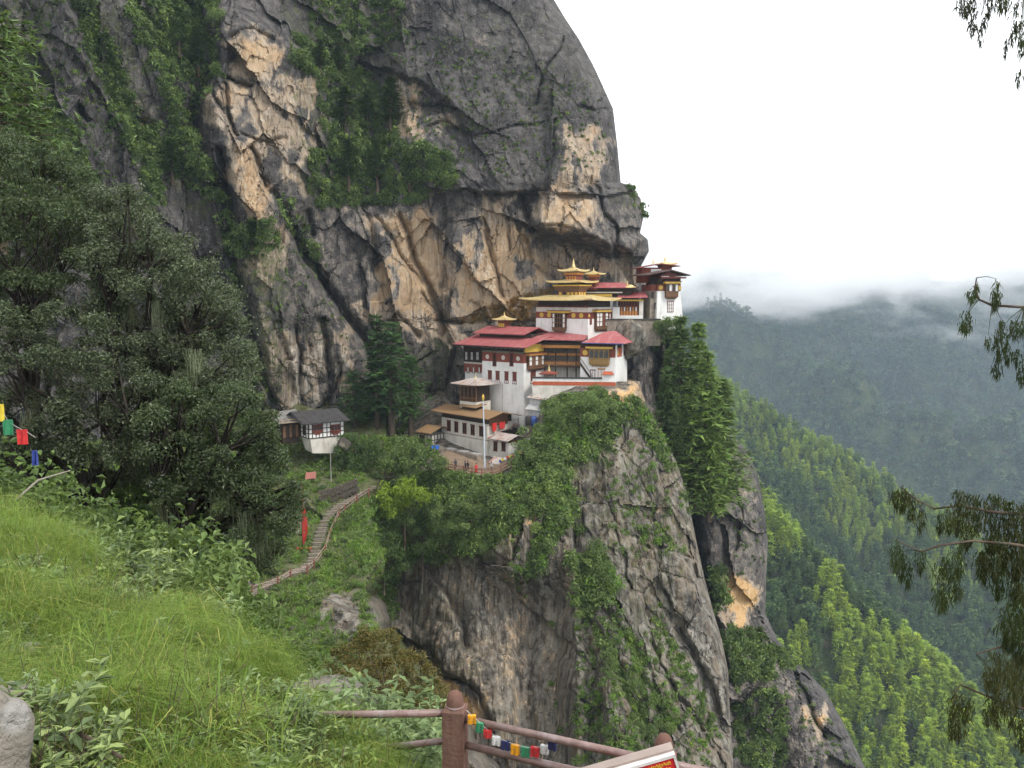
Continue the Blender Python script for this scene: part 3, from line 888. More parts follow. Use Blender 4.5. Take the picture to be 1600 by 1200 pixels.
def bark_material(name, a, b, s=3.0):
    k = NT(name)
    p = k.coord('Object')
    n = k.noise(k.mapping(p, (1, 1, 0.22)), s, 5, 0.65)
    col = k.mix(k.ramp(n, 0.4, 0.62), a, b)
    col = k.mix(k.ramp(k.noise(p, s * 0.7, 3), 0.55, 0.75, 0, 0.6), col, (0.10, 0.11, 0.07))
    return k.done(k.bsdf(col, 0.92, 0.15, k.bump(n, 0.9, 0.08)))
BARK = bark_material('bark', (0.050, 0.036, 0.026), (0.115, 0.088, 0.066))
BARK_DARK = bark_material('dark bark', (0.016, 0.013, 0.011), (0.042, 0.035, 0.028))

def unit(v):
    return v / (np.linalg.norm(v, axis=-1, keepdims=True) + 1e-9)

def leaves(c, n, size, aspect=0.5, fold=0.18, g=rng):
    """diamond leaves centred on c (N,3) facing n (N,3): a fold along the midrib, 2 triangles each -> verts (4N,3), tris (2N,3)"""
    N = len(c)
    size = np.broadcast_to(size, (N,))[:, None]
    r = unit(g.normal(size=(N, 3)))
    t = unit(np.cross(n, r)); b = np.cross(n, t)
    p0 = c - t * size * 0.5
    p2 = c + t * size * 0.5 - n * size * fold * 0.6
    p1 = c + b * size * aspect * 0.5 + n * size * fold
    p3 = c - b * size * aspect * 0.5 + n * size * fold
    v = np.stack([p0, p1, p2, p3], 1).reshape(-1, 3)
    i = np.arange(N)[:, None] * 4
    f = np.concatenate([i + [[0, 1, 2]], i + [[0, 2, 3]]], 0)
    return v, f

def clump(N, r, size, g, flat=0.75, up=0.6, shell=0.45, aspect=0.5):
    """an uneven leafy clump: several lobes, leaves near the skin and looking outwards and up"""
    k = max(3, int(5 + N / 120))
    lob = unit(g.normal(size=(k, 3))) * (g.random((k, 1)) ** 0.6) * r * 0.62
    lob[:, 2] *= flat
    rl = r * (0.34 + 0.28 * g.random(k))
    w = g.integers(0, k, N)
    d = unit(g.normal(size=(N, 3)))
    d[:, 2] = d[:, 2] * 0.9 + 0.25
    d = unit(d)
    rad = rl[w][:, None] * (shell + (1 - shell) * g.random((N, 1)) ** 0.5) * (0.8 + 0.4 * g.random((N, 1)))
    c = lob[w] + d * rad
    n = unit(d * 0.7 + np.array([0, 0, up]) + 0.55 * g.normal(size=(N, 3)))
    return leaves(c, n, size * (0.6 + 0.8 * g.random(N)), aspect, g=g)

def join_vf(parts):
    vs, fs, n = [], [], 0
    for v, f in parts:
        vs.append(v); fs.append(f + n); n += len(v)
    return np.concatenate(vs), np.concatenate(fs)

def shrub_mesh(seed, N=520, size=0.17, mat=L_SHRUB, flat=0.75):
    g = np.random.default_rng(seed)
    v, f = clump(N, 1.0, size, g, flat)
    v[:, 2] += 0.45
    return mesh_np('shrub', v, f, False, [mat])

def tube_vf(pts, rad, n=5):
    m = MB().tube([tuple(p) for p in pts], list(rad), n, False)
    q = np.array(m.f)
    f = np.concatenate([q[:, [0, 1, 2]], q[:, [0, 2, 3]]])
    return np.array([tuple(p) for p in m.v]), f

def pine_parts(seed, h, r, whorls, per, tufts, ntuft, tl, droop=0.25, start=0.18, conic=0.85, lean=0.02, top=0.0):
    """a conifer: tapered trunk, whorls of boughs that carry tufts of needles -> (trunk v,f), (crown v,f)"""
    g = np.random.default_rng(seed)
    zt = np.linspace(0, h, 8)
    lx = lean * h * np.sin(zt / h * 2.2 + g.random() * 6) * zt / h
    tr = [tube_vf(np.stack([lx, 0 * zt, zt], 1), 0.022 * h * (1 - zt / h * 0.92), 6)]
    C, D, S = [], [], []
    for i in range(whorls):
        fz = start + (1 - start) * (i + g.random() * 0.6) / whorls
        z = min(fz, 0.985) * h
        L0 = r * ((1 - fz) ** conic + top) * min(1, 0.55 + (fz - start) / (1 - start) * 2.2)
        a0 = g.random() * 6.28
        for j in range(per):
            if g.random() < 0.12:
                continue
            a = a0 + 6.283 * j / per + g.normal() * 0.25
            L = L0 * (0.6 + 0.55 * g.random())
            d = np.array([math.cos(a), math.sin(a), 0])
            x0 = np.array([np.interp(z, zt, lx), 0, z])
            ts = (np.arange(tufts) + 0.6 + g.random(tufts) * 0.5) / tufts
            rise = 0.28 - 0.38 * (1 - fz)
            P = x0 + d * (ts * L)[:, None] + np.array([0, 0, 1.0]) * ((rise * ts - droop * ts ** 2) * L)[:, None]
            P += g.normal(size=P.shape) * 0.10 * L0 * np.array([1, 1, 0.35])
            C.append(P); D.append(np.repeat(d[None], len(P), 0)); S.append(np.full(len(P), 1.0))
            if tufts > 2 and L > 0.08 * h:
                tr.append(tube_vf([x0, P[len(P) // 2], P[-1]], [0.0045 * h, 0.003 * h, 0.001 * h], 3))
    C = np.concatenate(C); D = np.concatenate(D)
    N = len(C)
    c = np.repeat(C, ntuft, 0); d = np.repeat(D, ntuft, 0)
    M = len(c)
    q = unit(d * 0.8 + g.normal(size=(M, 3)) * np.array([0.75, 0.75, 0.35]) + np.array([0, 0, 0.12]))
    s = unit(np.cross(q, unit(g.normal(size=(M, 3)) * 0.4 + np.array([0, 0, 1]))))
    ln = tl * (0.6 + 0.8 * g.random((M, 1)))
    w = ln * 0.17
    v = np.stack([c - s * w, c + s * w, c + q * ln + g.normal(size=(M, 3)) * 0.1 * tl - np.array([0, 0, 0.15]) * ln], 1).reshape(-1, 3)
    f = np.arange(M * 3).reshape(-1, 3)
    return join_vf(tr), (v, f)

def pine_mesh(seed, mat, *a, **k):
    (tv, tf), (cv, cf) = pine_parts(seed, *a, **k)
    v, f = join_vf([(tv, tf), (cv, cf)])
    return mesh_np('pine', v, f, False, [BARK, mat], np.r_[np.zeros(len(tf), int), np.ones(len(cf), int)])

def broad_parts(seed, centres, rc, N, size, trunk_base, trunk_top, tr, mat_aspect=0.5, flat=0.7, forks=0.7):
    """a broad-leaved tree: limbs from the trunk to leaf clumps at the given centres"""
    g = np.random.default_rng(seed)
    centres = np.asarray(centres, float)
    base, top = np.asarray(trunk_base, float), np.asarray(trunk_top, float)
    cl = []
    for c in centres:
        k = 0.7 + 0.6 * g.random()
        v, f = clump(int(N * k * k), rc * k, size, g, flat, aspect=mat_aspect)
        cl.append((v + c, f))
    mid = base + (top - base) * 0.5 + g.normal(size=3) * tr * 0.6
    wood = [tube_vf([base, mid, top], [tr, tr * 0.8, tr * 0.55], 8)]
    # limbs: hubs between the trunk and the clumps
    k = max(3, len(centres) // 7)
    hubs = centres[g.choice(len(centres), k, replace=False)]
    for hb in hubs:
        s = base + (top - base) * (0.55 + 0.45 * g.random())
        e = s + (hb - s) * 0.72
        m = s + (e - s) * 0.5 + g.normal(size=3) * 0.10 * np.linalg.norm(e - s) - np.array([0, 0, 0.05]) * np.linalg.norm(e - s)
        wood.append(tube_vf([s, m, e], [tr * 0.5, tr * 0.36, tr * 0.2], 6))
        near = np.argsort(np.linalg.norm(centres - hb, axis=1))[:9]
        for j in near:
            c = centres[j]
            if np.linalg.norm(c - e) < 0.2: continue
            mm = e + (c - e) * 0.5 + g.normal(size=3) * 0.09 * np.linalg.norm(c - e)
            wood.append(tube_vf([e, mm, c], [tr * 0.2, tr * 0.12, tr * 0.04], 4))
    return join_vf(wood), join_vf(cl)

def tree_things(name, label, cat, loc, wood, crown, bark, leaf, group=None, trunk_name='trunk'):
    loc = np.asarray(loc, float)
    t = thing(name, label, cat, loc.tolist(), 0, group)
    link(trunk_name, mesh_np(trunk_name, wood[0] - loc, wood[1], True, [bark]), t)
    link('crown', mesh_np('crown', crown[0] - loc, crown[1], False, [leaf]), t)
    return t

# ---------------------------------------------------------------- scattering what nobody could count
def scatter(name, P, protos, scale, rotz=None, nrm=None, tilt=0.0, label=None, kind='stuff', seed=1):
    """one object: copies of small plants on points, through a geometry nodes modifier"""
    P = np.asarray(P, np.float32)
    N = len(P)
    g = np.random.default_rng(seed)
    me = bpy.data.meshes.new(name)
    me.vertices.add(N)
    me.vertices.foreach_set('co', P.ravel())
    sc = np.broadcast_to(np.asarray(scale, np.float32), (N,)).astype(np.float32)
    a = me.attributes.new('psize', 'FLOAT', 'POINT'); a.data.foreach_set('value', sc.ravel())
    ids = g.integers(0, len(protos), N).astype(np.int32)
    a = me.attributes.new('pick', 'INT', 'POINT'); a.data.foreach_set('value', ids)
    rot = np.zeros((N, 3), np.float32)
    rot[:, 2] = g.random(N) * 6.283 if rotz is None else rotz
    rot[:, 0] = g.normal(size=N) * tilt
    rot[:, 1] = g.normal(size=N) * tilt
    a = me.attributes.new('turn', 'FLOAT_VECTOR', 'POINT'); a.data.foreach_set('vector', rot.ravel())
    o = link(name, me)
    tag(o, label, None, None, kind)
    ng = bpy.data.node_groups.new(name + ' spread', 'GeometryNodeTree')
    ng.interface.new_socket('Geometry', in_out='INPUT', socket_type='NodeSocketGeometry')
    ng.interface.new_socket('Geometry', in_out='OUTPUT', socket_type='NodeSocketGeometry')
    gi = ng.nodes.new('NodeGroupInput'); go = ng.nodes.new('NodeGroupOutput')
    j = ng.nodes.new('GeometryNodeGeometryToInstance')
    for pm in reversed(protos):
        po = bpy.data.objects.new(pm.name + '_source', pm)      # never linked to the scene
        oi = ng.nodes.new('GeometryNodeObjectInfo')
        oi.inputs['Object'].default_value = po
        ng.links.new(oi.outputs['Geometry'], j.inputs[0])
    ip = ng.nodes.new('GeometryNodeInstanceOnPoints')
    ng.links.new(gi.outputs[0], ip.inputs['Points'])
    ng.links.new(j.outputs[0], ip.inputs['Instance'])
    ip.inputs['Pick Instance'].default_value = True
    def na(nm, typ):
        x = ng.nodes.new('GeometryNodeInputNamedAttribute'); x.data_type = typ
        x.inputs['Name'].default_value = nm
        return x.outputs['Attribute']
    ng.links.new(na('pick', 'INT'), ip.inputs['Instance Index'])
    er = ng.nodes.new('FunctionNodeEulerToRotation')
    ng.links.new(na('turn', 'FLOAT_VECTOR'), er.inputs[0])
    ng.links.new(er.outputs[0], ip.inputs['Rotation'])
    ng.links.new(na('psize', 'FLOAT'), ip.inputs['Scale'])
    ng.links.new(ip.outputs[0], go.inputs[0])
    md = o.modifiers.new('spread', 'NODES')
    md.node_group = ng
    return o

def in_polys(n, polys, g, weights=None):
    """random photo-pixel points inside polygons, by area"""
    ar = []
    for pg in polys:
        x = np.array([p[0] for p in pg]); y = np.array([p[1] for p in pg])
        ar.append(0.5 * abs(np.dot(x, np.roll(y, 1)) - np.dot(y, np.roll(x, 1))))
    ar = np.array(ar) * (1 if weights is None else np.array(weights))
    ks = g.choice(len(polys), n, p=ar / ar.sum())
    out = np.zeros((n, 2))
    for k, pg in enumerate(polys):
        idx = np.where(ks == k)[0]
        x0, x1 = min(p[0] for p in pg), max(p[0] for p in pg)
        y0, y1 = min(p[1] for p in pg), max(p[1] for p in pg)
        left = idx
        while len(left):
            X = x0 + (x1 - x0) * g.random(len(left)); Y = y0 + (y1 - y0) * g.random(len(left))
            ok = poly_sd(X, Y, pg) > 0
            out[left[ok], 0] = X[ok]; out[left[ok], 1] = Y[ok]
            left = left[~ok]
    return out

def along(pl, n, w, g):
    """points strewn along a polyline"""
    p = np.array(pl, float)
    d = np.r_[0, np.cumsum(np.hypot(*np.diff(p, axis=0).T))]
    t = g.random(n) * d[-1]
    return np.stack([np.interp(t, d, p[:, 0]) + g.normal(size=n) * w, np.interp(t, d, p[:, 1]) + g.normal(size=n) * w], 1)
# ---------------------------------------------------------------- small plants used in masses
G = np.random.default_rng(21)
TUFT = [shrub_mesh(100 + i, 70, 0.42, L_SHRUB, 0.6) for i in range(3)] + [shrub_mesh(110, 70, 0.42, L_GRASS2, 0.5)]
TUFT_DARK = [shrub_mesh(120 + i, 70, 0.40, L_DARK, 0.6) for i in range(3)]
def grass_mesh(seed, n, h, w, mat, spread=0.35, bend=0.55):
    g = np.random.default_rng(seed)
    base = np.stack([g.normal(size=n) * spread * 0.4, g.normal(size=n) * spread * 0.4, np.zeros(n) - 0.05], 1)
    a = g.random(n) * 6.283
    d = np.stack([np.cos(a), np.sin(a), 0 * a], 1)
    H = (h * (0.5 + 0.6 * g.random(n)))[:, None]
    bn = (bend * (0.3 + 0.9 * g.random(n)))[:, None]
    s = np.stack([-np.sin(a), np.cos(a), 0 * a], 1) * w
    up = np.array([0, 0, 1.0])
    p1 = base + up * H * 0.45 + d * H * bn * 0.18
    p2 = base + up * H * (0.85 - 0.1 * bn) + d * H * bn * 0.55
    p3 = base + up * H * (1.0 - 0.45 * bn) + d * H * bn * 1.05
    v = np.stack([base - s, base + s, p1 - s * 0.9, p1 + s * 0.9, p2 - s * 0.6, p2 + s * 0.6, p3], 1).reshape(-1, 3)
    i = np.arange(n)[:, None] * 7
    f = np.concatenate([i + [[0, 1, 3]], i + [[0, 3, 2]], i + [[2, 3, 5]], i + [[2, 5, 4]], i + [[4, 5, 6]]], 0)
    return mesh_np('tuft', v, f, False, [mat])
GRASS_C = [grass_mesh(140 + i, 40, 1.0, 0.045, L_GRASS2, 1.4, 0.8) for i in range(3)]

# polygons of vegetation on the cliff (photo pixels), then on the crag and the hillside
VEG_A = [[(225, -20), (345, -20), (345, 110), (300, 200), (290, 150), (245, 60)], [(95, -20), (135, -20), (215, 170), (262, 330), (235, 320), (170, 170)], [(175, -20), (225, -20), (280, 140), (330, 290), (300, 270), (240, 120)],
         [(185, 205), (300, 200), (335, 260), (350, 330), (240, 260)], [(455, 55), (500, 60), (560, 80), (545, 130), (470, 120)], [(490, 120), (560, 110), (620, 150), (620, 225), (520, 250), (500, 190)],
         [(485, 240), (610, 215), (700, 240), (720, 290), (640, 320), (500, 330), (470, 290)], [(355, 355), (430, 345), (435, 390), (375, 410)], [(430, 300), (470, 340), (510, 420), (480, 400), (440, 350)],
         [(972, 287), (990, 288), (1006, 312), (1006, 345), (992, 330)], [(470, -20), (620, -20), (640, 60), (560, 90), (490, 60)], [(395, 570), (440, 640), (470, 700), (400, 700)], [(-60, 90), (30, 60), (40, 160), (100, 170), (150, 290), (-60, 300)],
         [(960, 500), (1070, 500), (1070, 540), (1010, 545)], [(335, 300), (360, 330), (370, 480), (345, 400)], [(1030, 600), (1130, 600), (1120, 790), (1060, 760)],
         [(1120, 985), (1195, 990), (1215, 1060), (1140, 1070)], [(1090, 760), (1150, 740), (1140, 790), (1100, 810)], [(1110, 890), (1130, 880), (1140, 950), (1120, 960)], [(1150, 1080), (1230, 1080), (1230, 1200), (1150, 1200)], [(1195, 1010), (1220, 1005), (1245, 1040), (1225, 1050)],
         [(540, 640), (680, 640), (690, 720), (540, 720)]]
DEN_A = [1, 1, 1, 1, 1.2, 1.2, 1.4, 1, 0.8, 1.2, 0.7, 1, 1, 1.2, 0.8, 1.2, 1.6, 1.2, 1, 0.7, 1, 1.4]
THIN_A = [[(600, 60), (760, 60), (940, 140), (960, 250), (860, 280), (700, 270), (600, 230)], [(0, 0), (100, 0), (230, 300), (100, 300), (0, 160)], [(375, 380), (480, 380), (560, 560), (440, 520)], [(1130, 690), (1180, 720), (1195, 900), (1150, 900)], [(620, 600), (690, 560), (690, 660), (630, 660)], [(1230, 1020), (1340, 1200), (1260, 1200)]]
VEG_B = [[(560, 758), (690, 742), (745, 752), (805, 746), (830, 700), (862, 640), (905, 618), (955, 620), (985, 645), (960, 690), (925, 720), (890, 730), (875, 780), (840, 800), (800, 830), (760, 860), (690, 880), (620, 880), (575, 850)],
         [(870, 740), (895, 770), (905, 800), (880, 830), (862, 860), (835, 905), (815, 900), (850, 830)], [(890, 870), (940, 870), (970, 920), (950, 945), (900, 950)], [(590, 880), (622, 890), (615, 960), (600, 975)], [(985, 620), (1010, 640), (1040, 700), (1050, 740), (1030, 720), (1000, 670)]]
DEN_B = [1.5, 1.6, 1.6, 1.5, 1]
VEG_C = [[(400, 690), (480, 670), (570, 740), (600, 850), (600, 960), (560, 1060), (420, 1090), (330, 1060), (300, 950), (380, 830)], [(-100, 650), (400, 650), (400, 1060), (-100, 1060)], [(560, 680), (680, 690), (685, 760), (600, 790), (560, 760)], [(545, 770), (612, 745), (606, 860), (570, 900), (540, 820)], [(545, 770), (612, 745), (606, 860), (570, 900), (540, 820)]]

def rest(sheet, pts, sink=0.0):
    return sheet.point(pts[:, 0], pts[:, 1])

# ground cover, as seen: one object per area
pa = in_polys(5200, VEG_A, G, DEN_A)
pt = in_polys(1500, THIN_A, G)
def keep_near_edge(sheet, p):
    return p[p[:, 0] < interp(p[:, 1], EDGE_A) - 1]
pa, pt = keep_near_edge(A, pa), keep_near_edge(A, pt)
scatter('foliage', np.r_[rest(A, pa), rest(A, pt)], TUFT_DARK + TUFT[:2], np.r_[G.uniform(0.6, 1.7, len(pa)), G.uniform(0.25, 0.7, len(pt))], tilt=0.5,
        label='low green plants and creepers in the cracks of the cliff', seed=3)
pb = in_polys(3000, VEG_B, G, DEN_B)
strips = np.concatenate([along([(905, 940), (950, 1010), (985, 1090), (1015, 1150)], 240, 7, G), along([(950, 950), (992, 1015), (1000, 1060), (1060, 1140)], 220, 7, G), along([(800, 800), (806, 880), (812, 930)], 60, 5, G),
                         along([(1020, 960), (1075, 1060), (1120, 1150)], 120, 6, G), along([(985, 620), (1040, 710), (1080, 800)], 90, 5, G), along([(1000, 830), (1040, 850)], 40, 5, G), along([(900, 1100), (1000, 1190)], 120, 18, G),
                         in_polys(500, [[(900, 960), (1060, 1000), (1130, 1200), (900, 1200)], [(930, 650), (1010, 660), (1070, 860), (960, 880)]], G)])
scatter('foliage', np.r_[rest(B, pb), rest(B, strips)], TUFT + TUFT_DARK[:1], np.r_[G.uniform(0.7, 1.5, len(pb)), G.uniform(0.3, 0.95, len(strips))], tilt=0.5,
        label='low green plants covering the top and joints of the crag', seed=4)
pc = in_polys(6500, VEG_C, G)
def off_path(p):
    d, _ = seg_dist(p[:, 0], p[:, 1], STAIR)
    m = d > 11
    # leave the bare rocks bare
    for pg in ([(512, 935), (560, 938), (560, 990), (520, 990)], [(330, 892), (395, 882), (395, 925), (335, 930)], [(575, 935), (600, 945), (612, 980), (590, 985)]):
        m &= poly_sd(p[:, 0], p[:, 1], pg) < -4
    return p[m]
STAIR = [(385, 932), (415, 918), (440, 903), (462, 895), (482, 888), (492, 872), (497, 850), (502, 830), (512, 806), (530, 790), (545, 783), (570, 768), (600, 752)]
pc = off_path(pc)
scatter('ground_cover', rest(CS, pc), TUFT[:3] + GRASS_C + TUFT[3:], G.uniform(0.4, 1.0, len(pc)) * interp(pc[:, 1], [(650, 1.1), (1050, 0.7)]), tilt=0.35,
        label='grass and low plants on the hillside round the stairs', seed=5)

# dry reddish grass on the rock behind the small gold roof
pr = in_polys(420, [[(722, 498), (760, 480), (850, 452), (870, 450), (860, 470), (820, 482), (780, 498), (740, 505)], [(760, 500), (830, 480), (838, 500), (800, 505)]], G)
scatter('dry_grass', rest(A, pr), [grass_mesh(150, 30, 1.0, 0.06, L_RED, 1.2, 0.9)], G.uniform(0.35, 0.8, len(pr)), tilt=0.5, label='reddish dry grass on the sloping rock behind the roofs', seed=6)

# ---------------------------------------------------------------- shrubs one can tell apart
SHRUBS = [shrub_mesh(200 + i, 620, 0.16, L_SHRUB, 0.55 + 0.1 * i) for i in range(4)]
SHRUBS_DARK = [shrub_mesh(210 + i, 620, 0.15, L_DARK, 0.6 + 0.1 * i) for i in range(3)]
SHRUB_LIME = shrub_mesh(220, 620, 0.17, L_LIME, 0.7)
n_shrub = 0
def place_shrubs(sheet, pts, meshes, size, label, group, sink=0.25):
    global n_shrub
    q = sheet.point(pts[:, 0], pts[:, 1])
    for i, p in enumerate(q):
        o = link('shrub', meshes[G.integers(len(meshes))])
        s = size * G.uniform(0.7, 1.35)
        o.location = (p[0], p[1] - 0.2 * s, p[2] - sink * s)
        o.rotation_euler = (G.normal() * 0.15, G.normal() * 0.15, G.random() * 6.28)
        o.scale = (s * G.uniform(0.9, 1.2), s, s * G.uniform(0.8, 1.1))
        tag(o, label, 'shrub', group)
        n_shrub += 1
def spaced(cand, n, d):
    out = []
    for p in cand:
        if all((p[0] - q[0]) ** 2 + (p[1] - q[1]) ** 2 > d * d for q in out):
            out.append(p)
            if len(out) == n: break
    return np.array(out)
place_shrubs(A, keep_near_edge(A, spaced(in_polys(900, VEG_A[:9] + VEG_A[10:13], G, DEN_A[:9] + DEN_A[10:13]), 78, 20)), SHRUBS_DARK + SHRUBS[:1], 1.75, 'dark green shrub rooted in the ledges of the upper cliff', 'shrubs on the ledges of the upper cliff')
place_shrubs(A, keep_near_edge(A, spaced(in_polys(400, VEG_A[13:21], G, DEN_A[13:21]), 30, 18)), SHRUBS_DARK + SHRUBS[:2], 1.6, 'green shrub in the gully between the crag and the right buttress', 'shrubs in the gully right of the crag')
place_shrubs(B, spaced(in_polys(900, VEG_B[:1], G), 62, 20), SHRUBS, 1.75, 'bright green shrub on the slope below the monastery terrace', 'shrubs on the slope below the terrace')
place_shrubs(B, spaced(np.concatenate([in_polys(200, VEG_B[1:4], G), strips[:480]]), 62, 14), SHRUBS, 1.15, 'small green shrub growing from a crack of the crag face', 'shrubs in the cracks of the crag face')
for pxy, s in (((836, 828), 1.5), ((862, 975), 1.3), ((848, 890), 1.7), ((925, 895), 2.6), ((908, 925), 2.0), ((880, 780), 1.5), ((890, 745), 1.6), ((905, 830), 1.9), ((930, 860), 1.9), ((605, 960), 2.2)):
    place_shrubs(B, np.array([pxy], float), SHRUBS, s, 'small green shrub growing from a crack of the crag face', 'shrubs in the cracks of the crag face')
place_shrubs(B, along([(838, 652), (858, 633), (880, 622), (910, 615), (945, 615)], 14, 3, G), SHRUBS, 1.1, 'bright green shrub on the slope below the monastery terrace', 'shrubs on the slope below the terrace')
sc_ = spaced(off_path(in_polys(900, VEG_C[:1] + VEG_C[2:], G)), 62, 20)
sc_ = sc_[seg_dist(sc_[:, 0], sc_[:, 1], STAIR)[0] > 20]
sc_ = sc_[~((sc_[:, 0] > 460) & (sc_[:, 0] < 560) & (sc_[:, 1] > 640) & (sc_[:, 1] < 760))]
place_shrubs(CS, sc_, SHRUBS + SHRUBS_DARK[:1], 1.05, 'leafy shrub on the hillside beside the stone stairs', 'shrubs on the hillside beside the stairs')
# ---------------------------------------------------------------- trees near the monastery
def px_h(Y):                       # metres per photo pixel at depth Y
    return Y / FPX

PINE_NEAR = [pine_parts(300 + i, 1.0, 0.215, 30, 6, 6, 6, 0.036, 0.34, 0.12, 0.92, 0.01) for i in range(3)]
FIR_NEAR = [pine_parts(310 + i, 1.0, 0.16, 26, 5, 5, 5, 0.034, 0.22, 0.32, 0.7, 0.012, 0.12) for i in range(3)]
def near_mesh(parts, leaf, i):
    (tv, tf), (cv, cf) = parts
    return mesh_np('trunk', tv, tf, True, [BARK]), mesh_np('crown', cv, cf, False, [leaf])
PN = [near_mesh(p, L_PINE, i) for i, p in enumerate(PINE_NEAR)]
FN = [near_mesh(p, L_FIR, i) for i, p in enumerate(FIR_NEAR)]
def conifer(meshes, px, py_base, py_top, Y, label, group, wide=1.0, name='pine_tree', cat='pine tree'):
    b = atv(px, py_base, Y)
    h = h_py(b, py_top)
    t = thing(name, label, cat, b, G.random() * 6.28, group)
    t.scale = (h * wide, h * wide, h * G.uniform(0.97, 1.0))
    link('trunk', meshes[0], t); link('crown', meshes[1], t)
    return t
for i, (px, pb, ptop, Y, w, lab) in enumerate([
        (1058, 770, 488, 158, 1.05, 'tall feathery pine tree directly under the white corner tower'),
        (1082, 800, 496, 157, 1.05, 'tallest feathery pine tree rising right of the white corner tower'),
        (1124, 805, 590, 156, 1.5, 'feathery pine tree at the right edge of the clump beside the buttress'),
        (1100, 795, 540, 153, 1.2, 'feathery pine tree in the middle front of the clump below the tower'),
        (1040, 700, 540, 160, 0.9, 'thin pine tree in the dark cleft below the tower'),
        (1108, 815, 650, 151, 1.5, 'low spreading pine tree at the foot of the clump above the dark cleft'),
        (1055, 745, 610, 154, 1.0, 'small pine tree at the left edge of the clump above the crag')]):
    conifer(PN[i % 3], px, pb, ptop, Y, lab, 'pines below the tower', w)
for i, (px, pb, ptop, Y, w, lab) in enumerate([
        (590, 705, 486, 156, 1.1, 'tall thin fir tree with a bare trunk and flat top left of the monastery'),
        (613, 706, 500, 155, 1.5, 'tall dense fir tree with a pale lower trunk left of the monastery'),
        (642, 695, 552, 158, 1.6, 'dark fir tree nearest the brown roofed shed'),
        (556, 695, 575, 157, 1.8, 'dark fir tree nearest the half timbered house'),
        (590, 695, 555, 160, 1.9, 'broad dark fir tree behind the two tall bare trunks')]):
    conifer(FN[i % 3], px, pb, ptop, Y, lab, 'firs left of the monastery', w, 'fir_tree', 'fir tree')
led = [(610, 215, 118, 'fir tree standing highest right on the cliff ledge'), (540, 215, 135, 'fir tree left on the upper cliff ledge'), (575, 200, 140, 'fir tree between two others on the cliff ledge'), (500, 120, 62, 'small fir tree at the top of the green cliff gully'),
       (530, 125, 70, 'small fir tree leaning out of the top cliff gully'), (640, 300, 225, 'fir tree under the tan rock patch of the cliff'), (590, 300, 222, 'fir tree in the green band in the middle of the cliff'), (545, 300, 215, 'fir tree left in the green band of the cliff'),
       (680, 300, 240, 'fir tree at the right end of the green band of the cliff'), (395, 400, 345, 'small fir tree below the tan buttress'), (270, 290, 215, 'small fir tree on the grey slabs left of the tan buttress'), (310, 120, 40, 'dark fir tree in the deep gully top left'), (280, 90, 10, 'dark fir tree high in the deep gully')]
for i, (px, pb, ptop, lab) in enumerate(led):
    conifer(FN[i % 3], px, pb, ptop, float(A.depth(px, pb)) - 1.0, lab, 'firs on the cliff ledges', 1.9, 'fir_tree', 'fir tree')

def poly_centres(pg, n, Y, dy, g, dmin=0):
    p = in_polys(n * 3, [pg], g)
    p = spaced(p, n, dmin) if dmin else p[:n]
    d = Y + g.uniform(-dy, dy, len(p))
    return at(p[:, 0], p[:, 1], d)

def poly_tree(seed, label, pg, n, rc, N, size, Y, dy, trunk_px, trunk_top, tr, leaf, bark=BARK, name='oak_tree', cat='tree', group=None, dmin=0, base=None, flat=0.7):
    g = np.random.default_rng(seed)
    c = poly_centres(pg, n, Y, dy, g, dmin)
    b = at(*trunk_px, Y) if base is None else np.asarray(base)
    wood, crown = broad_parts(seed, c, rc, N, size, b, at(*trunk_top, Y), tr, flat=flat)
    return tree_things(name, label, cat, b, wood, crown, bark, leaf, group)

def ground_under(px, Y):
    x = (px - 800) / FPX * Y
    return np.array([x, Y, float(slope_z(np.array([x]), np.array([Y]))[0])])

poly_tree(411, 'dark mossy oak tree at the upper left edge of the oak thicket', [(-60, 235), (20, 215), (95, 230), (150, 290), (150, 420), (60, 500), (-60, 480)], 95, 0.88, 520, 0.145, 44, 3.0, (60, 900), (40, 470), 0.30, L_OAK, BARK_DARK, dmin=13, group='oaks of the thicket', flat=0.42, base=ground_under(40, 44))
poly_tree(412, 'largest dark oak tree with a crown sloping down to the right', [(140, 285), (215, 295), (262, 368), (335, 420), (388, 515), (398, 590), (330, 630), (240, 610), (150, 520), (120, 380)], 125, 0.92, 520, 0.145, 43, 3.0, (160, 870), (240, 590), 0.55, L_OAK, BARK_DARK, dmin=13, group='oaks of the thicket', flat=0.42, base=ground_under(150, 43))
poly_tree(413, 'dark oak tree at the lower left behind the prayer flags', [(-60, 470), (60, 490), (150, 470), (250, 600), (250, 740), (140, 790), (60, 740), (-60, 760)], 100, 0.85, 520, 0.14, 39, 2.6, (170, 860), (110, 660), 0.34, L_OAK, BARK_DARK, dmin=13, group='oaks of the thicket', flat=0.42, base=ground_under(165, 39))
poly_tree(414, 'dark oak tree leaning right with its boughs over the stairs', [(240, 600), (390, 590), (432, 680), (466, 790), (442, 862), (400, 890), (330, 862), (290, 800), (240, 780), (225, 690)], 112, 0.82, 520, 0.14, 38, 2.6, (190, 880), (300, 790), 0.42, L_OAK, BARK_DARK, dmin=13, group='oaks of the thicket', flat=0.42, base=ground_under(200, 38))
poly_tree(415, 'shadowed low oak tree under the crowns of the thicket', [(120, 760), (250, 740), (330, 860), (290, 910), (180, 860), (110, 810)], 70, 0.62, 380, 0.13, 41, 2.0, (230, 900), (220, 820), 0.22, L_DARK, BARK_DARK, dmin=13, group='oaks of the thicket', flat=0.42, base=ground_under(220, 41))
